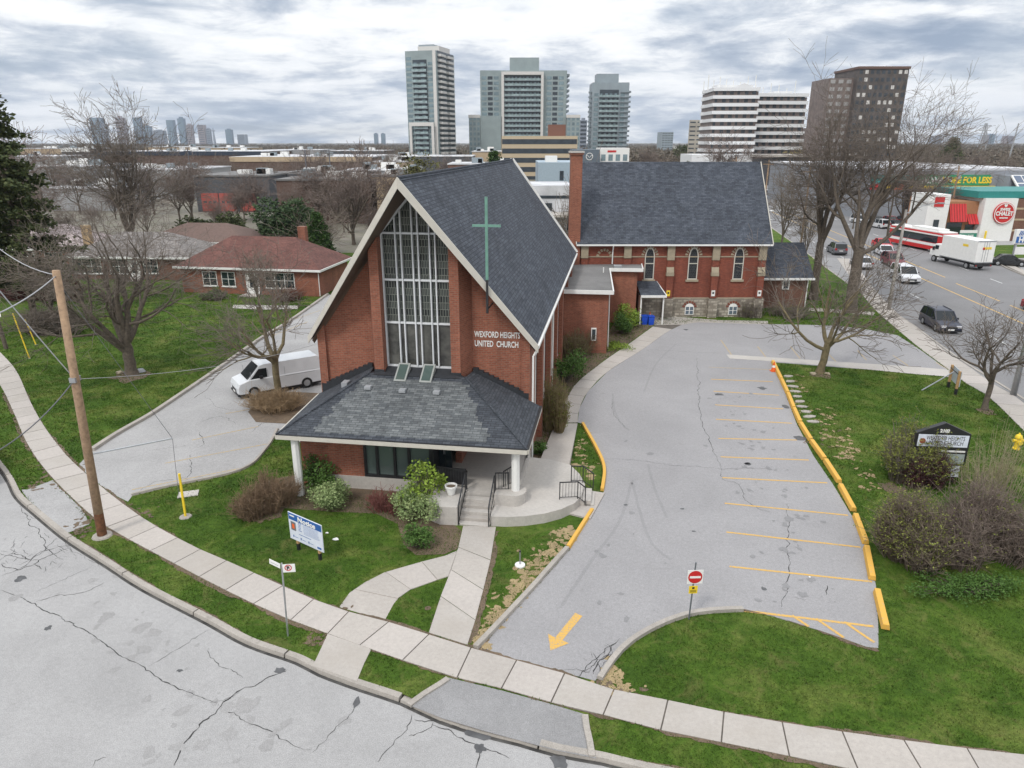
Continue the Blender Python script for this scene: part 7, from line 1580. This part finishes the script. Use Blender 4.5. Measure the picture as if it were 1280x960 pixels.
# second board, seen from the back
P1 = Vector((*gp(1185, 484, ZL), 0)); P2 = Vector((*gp(1194, 493, ZL), 0)); d = P2 - P1; mid = (P1 + P2) / 2; b2 = thing('notice_board', 'notice board seen from behind near the road, steadied by a slanting metal brace', 'notice board', (mid.x, mid.y, ZL), math.atan2(d.y, d.x))
hl = d.length / 2; tp = zat(1188, 456, P1.y)[1] - ZL
for s_ in (-1, 1): MB().box(s_ * hl - .07, s_ * hl + .07, -.07, .07, 0, tp).build('post', m_wood, b2); MB().box(s_ * hl - .078, s_ * hl + .078, -.078, .078, 0, .4).build('black_foot', m_black, b2)
MB().box(-hl * 1.15, hl * 1.15, .08, .11, tp * .35, tp * .98).build('panel', plain('panel_back', (.5, .55, .6), .5), b2); MB().box(-hl, hl, -.09, -.07, tp * .86, tp * .90).build('rail', m_black, b2)
br = Vector((*gp(1152, 488, ZL), ZL)); Mi = b2.matrix_basis.copy(); Mi = Matrix.Translation((mid.x, mid.y, ZL)) @ Matrix.Rotation(math.atan2(d.y, d.x), 4, 'Z'); l_ = Mi.inverted() @ br; m_ = MB(); m_.tube([l_, (0, 0, tp * .88)], .045, 6); m_.build('brace', m_metal, b2)
# no parking sign
x, y = gp(360, 795, ZL); tz = zat(352, 704, y - .0)[1] - ZL; tx = zat(352, 704, y)[0] - x; ps = thing('parking_sign', 'thin metal post with a no parking plate and a white plate by the kerb', 'road sign', (x, y, ZL))
m_ = MB(); m_.tube([(0, 0, 0), (tx, 0, tz)], .03, 6); m_.build('post', m_metal, ps)
pl1 = MB().box(.0, .40, -.012, 0, -.32, -.02).build('no_parking_plate', m_white, ps); pl1.location = (tx + .03, -.04, tz); pl1.rotation_euler = (0, 0, .1)
m_ = MB(); m_.lathe([(.115, 0), (.115, .004), (.088, .004), (.088, 0)], n=20, cap=False); m_.xf(Matrix.Translation((.18, -.014, -.15)) @ Matrix.Rotation(PI / 2, 4, 'X')); m_.add([(.11, -.019, -.09), (.125, -.019, -.075), (.25, -.019, -.21), (.235, -.019, -.225)], [(0, 1, 2, 3)]); m_.build('red_ring', m_red, pl1); text('P', .17, m_black, pl1, (.13, -.016, -.21), (PI / 2, 0, 0), bold=.006)
pl2 = MB().box(-.48, 0, -.012, 0, -.24, -.06).build('white_plate', m_white, ps); pl2.location = (tx - .03, -.04, tz + .06); pl2.rotation_euler = (0, .10, -.5); text('PERMIT ONLY', .055, m_black, pl2, (-.44, -.014, -.16), (PI / 2, 0, 0)) if False else None
m_ = MB(); m_.box(-.43, -.08, -.0135, -.0125, -.17, -.15); m_.build('small_print', m_grey, pl2)
# do not enter sign
x, y = gp(861, 774, ZL); tx, tz = zat(870, 703, y); tx -= x; tz -= ZL; ne = thing('do_not_enter_sign', 'red and white do not enter sign over a small yellow plate at the lot exit', 'road sign', (x, y, ZL)); m_ = MB(); m_.tube([(0, 0, 0), (tx, 0, tz)], .028, 6); m_.build('post', plain('dark_post', (.12, .13, .14), .5), ne)
cz = zat(868.5, 720, y)[1] - ZL; cx = zat(868.5, 720, y)[0] - x; pn = MB().box(-.27, .27, -.012, 0, -.27, .27).build('white_plate', m_white, ne); pn.location = (cx, -.05, cz); pn.rotation_euler = (0, 0, .05)
m_ = MB(); m_.lathe([(.245, 0), (.245, .006), (.0, .006)], n=28); m_.xf(Matrix.Translation((0, -.013, 0)) @ Matrix.Rotation(PI / 2, 4, 'X')); m_.build('red_disc', m_red, pn); MB().box(-.19, .19, -.026, -.0205, -.04, .04).build('white_bar', m_white, pn)
cz = zat(866, 736, y)[1] - ZL; cx = zat(866, 736, y)[0] - x; yp = MB().box(-.15, .15, -.012, 0, -.15, .15).build('yellow_plate', m_yplastic, ne); yp.location = (cx, -.045, cz); yp.rotation_euler = (0, 0, .05); m_ = MB(); m_.box(-.04, .04, -.015, -.0125, .03, .11); 
for k in range(3): m_.box(-.11, .11, -.015, -.0125, -.03 - k * .035, -.015 - k * .035)
m_.build('symbol', m_black, yp)
# church sign board
Yb = 31.6; xl, zl = zat(1147, 541, Yb); xr, _ = zat(1211, 541, Yb); cs = thing('church_sign', 'black framed church sign board with white name panel and letter board, half behind bushes', 'sign', ((xl + xr) / 2, Yb, 0), R(-6)); hw = (xr - xl) / 2; z1 = zat(1180, 541, Yb)[1]; zt = zat(1180, 529, Yb)[1]; z2 = zat(1180, 557, Yb)[1]; z3 = zat(1180, 578, Yb)[1]; z4 = zat(1180, 594, Yb)[1]
cab_ = MB().box(-hw, hw, -.12, .12, z3 - .05, z1).build('cabinet', m_black, cs); m_ = MB(); m_.add([(-hw - .03, -.13, z1), (hw + .03, -.13, z1), (0, -.13, zt + .05), (-hw - .03, .13, z1), (hw + .03, .13, z1), (0, .13, zt + .05)], [(0, 1, 2), (5, 4, 3), (0, 2, 5, 3), (1, 4, 5, 2), (0, 3, 4, 1)]); gb = m_.build('pediment', m_black, cs)
text('2102', .22, m_white, gb, (0, -.145, z1 + .08), (PI / 2, 0, 0), bold=.01, align='CENTER')
np_ = MB().box(-hw + .08, hw - .08, -.14, -.122, z2, z1 - .06).build('name_panel', plain('sign_white', (.62, .65, .72), .5), cs); hh = z1 - .06 - z2; text('WEXFORD HEIGHTS', .31, m_black, np_, (.1, -.135, z2 + hh * .56), (PI / 2, 0, 0), bold=.0, align='CENTER', sx=.62); text('UNITED CHURCH', .31, m_black, np_, (.1, -.135, z2 + hh * .15), (PI / 2, 0, 0), bold=.0, align='CENTER', sx=.68)
m_ = MB(); m_.lathe([(.14, 0), (.14, .01), (0, .01)], n=16); m_.xf(Matrix.Translation((-hw + .3, -.142, z2 + hh * .45)) @ Matrix.Rotation(PI / 2, 4, 'X')); m_.build('crest', plain('crest_brown', (.25, .08, .04), .6), np_); MB().box(-.1, hw - .12, -.14, -.122, z2 - .27, z2 - .18).build('light_strip', m_white, cs)
lb = MB().box(-hw + .1, hw - .1, -.135, -.122, z3 + .03, z2 - .36).build('letter_board', plain('letter_board', (.30, .34, .33), .4), cs); MB().box(-hw - .05, hw * .86, -.1, .06, z4, z3 - .12).build('lower_panel', plain('sign_white', (.6, .6, .6), .5), cs); m_ = MB(); m_.lathe([(.12, 0), (.12, .01), (0, .01)], n=12); m_.xf(Matrix.Translation((-hw + .2, -.11, (z3 + z4) / 2)) @ Matrix.Rotation(PI / 2, 4, 'X')); m_.build('red_dot', m_red, cs)
for s_ in (-1, 1): MB().box(s_ * hw * .75 - .06, s_ * hw * .75 + .06, .061, .119, 0, z3).build('post', m_black, cs)
# hydrant
x, y = gp(1270, 561, ZL); hy = thing('fire_hydrant', 'yellow fire hydrant on the grass at the right edge', 'fire hydrant', (x, y, ZL)); m_ = MB(); m_.lathe([(.19, .0), (.19, .06), (.13, .07), (.13, .62), (.18, .64), (.18, .70), (.14, .80), (.05, .86), (.04, .93)], n=16); m_.build('barrel', m_yplastic, hy)
for s_ in (-1, 1): m_ = MB(); m_.lathe([(.07, 0), (.07, .13), (.09, .13), (.09, .18)], n=10); m_.xf(Matrix.Translation((s_ * .1, 0, .5)) @ Matrix.Rotation(s_ * PI / 2, 4, 'Y')); m_.build('nozzle', m_yplastic, hy)
m_ = MB(); m_.lathe([(.1, 0), (.1, .12), (.12, .12), (.12, .17)], n=10); m_.xf(Matrix.Translation((0, -.08, .42)) @ Matrix.Rotation(PI / 2, 4, 'X')); m_.build('pumper_nozzle', m_yplastic, hy)
# cones
def cone(label, xy, z=ZLOT): 
    c_ = thing('traffic_cone', label, 'traffic cone', (*xy, z + .005)); m_ = MB(); m_.lathe([(.17, .04), (.03, .72)], n=14); m_.build('cone', m_orange, c_); MB().box(-.2, .2, -.2, .2, 0, .04).build('base', m_orange, c_)
    m_ = MB(); m_.lathe([(.118, .30), (.085, .46)], n=14); m_.build('white_collar', m_white, c_)
cone('orange traffic cone at the top of the row of yellow blocks', gp(966.5, 464, ZLOT)); cone('orange traffic cone behind the blue boxes by the canopy door', gp(812, 399, ZW), ZW)
# blue box and bags
for i, (px, py, lb) in enumerate(((805, 405, 'left of two blue recycling boxes by the canopy post'), (813, 405.5, 'right of two blue recycling boxes by the canopy post'))):
    x, y = gp(px, py, ZL); bb = thing('recycling_box', lb, 'recycling box', (x, y, ZL), .1 * i, 'blue recycling boxes'); bb.scale = (.75, .75, .8); m_ = MB(); m_.add([(-.3, -.35, 0), (.3, -.35, 0), (.3, .35, 0), (-.3, .35, 0), (-.36, -.42, .9), (.36, -.42, .9), (.36, .42, .95), (-.36, .42, .95)], [(3, 2, 1, 0), (4, 5, 6, 7), (0, 1, 5, 4), (1, 2, 6, 5), (2, 3, 7, 6), (3, 0, 4, 7)]); m_.build('tub', m_blue, bb, bevel=.02); MB().box(-.4, .4, -.46, .46, .955, 1.02).build('lid', m_blue, bb)
x, y = gp(796, 404, ZL); gb_ = thing('garbage_bag', 'black garbage bags heaped left of the blue boxes', 'garbage bag', (x, y, ZL))
for i, (a, b, r_) in enumerate(((0, 0, .42), (.6, .1, .36), (-.5, .15, .34))):
    m_ = MB(); m_.lathe([(.05, 0), (r_ * .9, .05), (r_, .25), (r_ * .7, .5), (.08, .62), (.12, .7)], (a, b, 0), 11); m_.v = [(p[0] + rnd.gauss(0, .02), p[1] + rnd.gauss(0, .02), p[2]) for p in m_.v]; m_.build('bag', m_black, gb_, smooth=True)
# standpipe
x, y = gp(650, 707, ZL); sp = thing('standpipe', 'short grey pipe standing in a round white base on the lawn by the drive', 'pipe', (x, y, ZL)); m_ = MB(); m_.lathe([(.02, 0), (.21, 0), (.2, .06), (.02, .07)], n=18); m_.build('base', m_white, sp); m_ = MB(); m_.tube([(0, 0, .05), (.0, 0, .62)], .032, 8); m_.build('pipe', m_metal, sp); m_ = MB(); m_.tube([(0, 0, .62), (.0, 0, .68)], .04, 8); m_.build('cap', m_black, sp)
# litter on the grass
for i, (px, py, r_, lb) in enumerate([(420, 675, .16, 'pale scrap of paper on the lawn right of the notice board'), (409, 667, .08, 'small paper scrap behind the notice board'), (1133, 690, .10, 'white scrap beside the thicket'), (1175, 706, .10, 'pale blue scrap in front of the thicket'), (1012, 722, .05, 'tiny scrap on the lot')]):
    x, y = gp(px, py, ZL); m_ = MB(); m_.prism([(r_ * math.cos(t) * rnd.uniform(.6, 1.2), r_ * .7 * math.sin(t) * rnd.uniform(.6, 1.2)) for t in [k * PI / 4 for k in range(8)]], 0, .02); o_ = m_.build('litter', m_white, None); o_.location = (x, y, ZL + (.03 if i < 4 else .02)); tag(o_, lb, 'litter')
# poles along the road
def street_light(label, x, y, H, arm, name='street_light', conc=True):
    s_ = thing(name, label, 'street light', (x, y, 0)); m_ = MB(); m_.tube([(0, 0, 0), (0, 0, H)], [.2, .11], 10); m_.build('pole', m_conc_new if conc else m_metal, s_, smooth=True); m_ = MB(); m_.tube([(0, 0, H - .4), (arm * .5, 0, H + .35), (arm, 0, H + .6)], [.05, .045, .04], 6); m_.build('arm', m_metal, s_)
    m_ = MB(); m_.box(arm - .1 * np.sign(arm), arm + .5 * np.sign(arm), -.13, .13, H + .53, H + .66) if arm > 0 else m_.box(arm - .5, arm + .1, -.13, .13, H + .53, H + .66); m_.build('lamp_head', m_metal, s_); return s_
xk, yk_ = 37.6, 69.5; street_light('concrete street light with a long arm reaching over the road by the vestry', xk, yk_, zat(1131, 262, yk_)[1], 3.0)
x, y = gp(1266, 496, .0); street_light('grey street light at the right edge beside the small tree', x, y, 9.2, 2.5, conc=False)
x0_ = lambda y: 36.2 + .19 * (y - 60)
for i, (y, dx, H, lb) in enumerate(((112, -1, 12.5, 'tall wooden pole right of the old church roof'), (150, -1.5, 12.5, 'wooden pole farther along the road, left row'), (128, 28, 12, 'wooden pole between the tall maple and the green banner'), (205, -2, 12, 'distant wooden pole near the traffic lights'), (260, -2, 12, 'very distant wooden pole on the left of the road'))):
    p_ = thing('hydro_pole', lb, 'utility pole', (x0_(y) + dx, y, 0)); m_ = MB(); m_.tube([(0, 0, 0), (0, 0, H)], [.17, .12], 8); m_.build('shaft', m_pole, p_); MB().box(-1.1, 1.1, -.08, .08, H - .9, H - .75).build('crossarm', m_pole, p_)
    if i % 2 == 0: m_ = MB(); m_.lathe([(.2, 0), (.22, .1), (.22, .7), (.15, .8)], (.35, 0, H - 2.2), 10); m_.build('transformer', m_grey, p_)
for i, (px, Y, H, lb) in enumerate(((168, 205, 15, 'utility pole left of the red doors'), (382, 190, 14, 'utility pole over the tan warehouse, left one'), (412, 205, 14, 'utility pole with a dark box above the tan warehouse'), (236, 260, 14, 'utility pole beside the skyline towers'))):
    x = zat(px, 200, Y)[0]; p_ = thing('hydro_pole', lb, 'utility pole', (x, Y, 0)); m_ = MB(); m_.tube([(0, 0, 0), (0, 0, H)], [.24, .16], 8); m_.build('shaft', m_wired, p_); MB().box(-1.4, 1.4, -.1, .1, H - 1.2, H - 1).build('crossarm', m_wired, p_)
for i, (x, y, lb) in enumerate(((64, 187, 'yellow traffic signal on the left side of the junction'), (80, 183, 'yellow traffic signal on the right side of the junction'), (70, 214, 'yellow traffic signal on the far side of the junction'))):
    p_ = thing('traffic_light', lb, 'traffic light', (x, y, 0)); m_ = MB(); m_.tube([(0, 0, 0), (0, 0, 6), (-2.5, 0, 6.5)], .1, 6); m_.build('mast', m_metal, p_); MB().box(-.25, .25, -.3, .1, 4.2, 5.4).build('signal_head', m_yplastic, p_); MB().box(-2.75, -2.25, -.3, .1, 5.6, 6.8).build('signal_head', m_yplastic, p_)
# far left corner
x, y = gp(8, 436, ZL); fp = thing('hydro_pole', 'dark stub pole with a small parking plate at the left edge', 'utility pole', (x, y, ZL)); tz = zat(0, 372, y)[1]; m_ = MB(); m_.tube([(0, 0, 0), (-.3, 0, tz)], [.16, .14], 8); m_.build('shaft', m_bark, fp); pl3 = MB().box(-.3, .35, -.22, -.2, tz * .62, tz * .98).build('plate', m_white, fp); text('P', .5, m_black, pl3, (-.14, -.225, tz * .70), (PI / 2, 0, 0), bold=.01)
for a, b, lb in (((37, 448), (16, 392), 'left yellow guard rod at the left lawn edge'), ((45, 431), (31, 399), 'right yellow guard rod at the left lawn edge')):
    x, y = gp(*a, ZL); bx_, bz_ = zat(*b, y); o_ = thing('guy_guard', lb, 'guy guard', (x, y, ZL)); m_ = MB(); m_.tube([(0, 0, 0), (bx_ - x, 0, bz_ - ZL)], .045, 6); m_.build('tube', m_yplastic, o_); MB().box(-.1, .1, -.1, .1, -.02, .03).build('anchor', m_metal, o_)
# stones under trees
for i, (px, py, r_, lb) in enumerate(((150, 467, .28, 'pale rock at the foot of the spreading maple'), (176, 465, .34, 'grey rock right of the spreading maple trunk'), (1016, 468, .22, 'pale stone left of the mossy tree trunk'), (1034, 468, .2, 'pale stone right of the mossy tree trunk'))):
    m_ = MB(); m_.lathe([(.05, 0), (r_, .05), (r_ * .8, r_ * .6), (.05, r_ * .8)], n=8); m_.v = [(a + rnd.gauss(0, .03), b + rnd.gauss(0, .03), c) for a, b, c in m_.v]; o_ = m_.build('rock', m_stone if i != 1 else m_grey, None); o_.location = (*gp(px, py, ZL), ZL); tag(o_, lb, 'rock')
for px, py, rx, ry in ((165, 470, 26, 8), (1025, 469, 14, 4), (1233, 514, 9, 5), (1115, 610, 16, 8), (338, 642, 20, 10)):
    m_ = MB(); blob(m_, px, py, rx, ry, ZL + .01); struct(m_.build('tree_soil', m_soil))

# ---- labels: things that look alike are told apart by their order from the left
from collections import defaultdict
_d = defaultdict(list)
for o in bpy.data.objects:
    if o.parent is None and 'label' in o: _d[o['label']].append(o)
_ORD = ['leftmost', 'second', 'third', 'fourth', 'fifth', 'sixth', 'seventh', 'eighth', 'ninth', 'tenth', 'eleventh', 'twelfth', 'thirteenth', 'fourteenth', 'fifteenth', 'sixteenth', 'seventeenth', 'eighteenth', 'nineteenth', 'twentieth'] + ['twenty-' + s for s in ('first', 'second', 'third', 'fourth', 'fifth', 'sixth', 'seventh', 'eighth', 'ninth')] + ['thirtieth'] + ['thirty-' + s for s in ('first', 'second', 'third', 'fourth', 'fifth', 'sixth', 'seventh', 'eighth', 'ninth')]
for lb, os_ in _d.items():
    if len(os_) > 1:
        os_.sort(key=lambda o: o.location.x / max(1, o.location.y))
        for i, o in enumerate(os_):
            o['label'] = ('leftmost ' if i == 0 else _ORD[i] + ' from the left, ') + lb

# ---- haze: one box of thin even air round everything
hz = MB().box(-7100, 7100, -450, 8100, -1.1, 420).build('haze', newmat('haze_air')[0]); hz['kind'] = 'stuff'
_t = hz.data.materials[0].node_tree; _t.nodes.remove(_t.nodes['Principled BSDF']); _v = _t.nodes.new('ShaderNodeVolumePrincipled')
_v.inputs['Color'].default_value = (.80, .88, 1, 1); _v.inputs['Density'].default_value = .00009; _v.inputs['Anisotropy'].default_value = .3
_t.links.new(_v.outputs[0], _t.nodes['Material Output'].inputs['Volume'])
SC.cycles.volume_bounces = 0
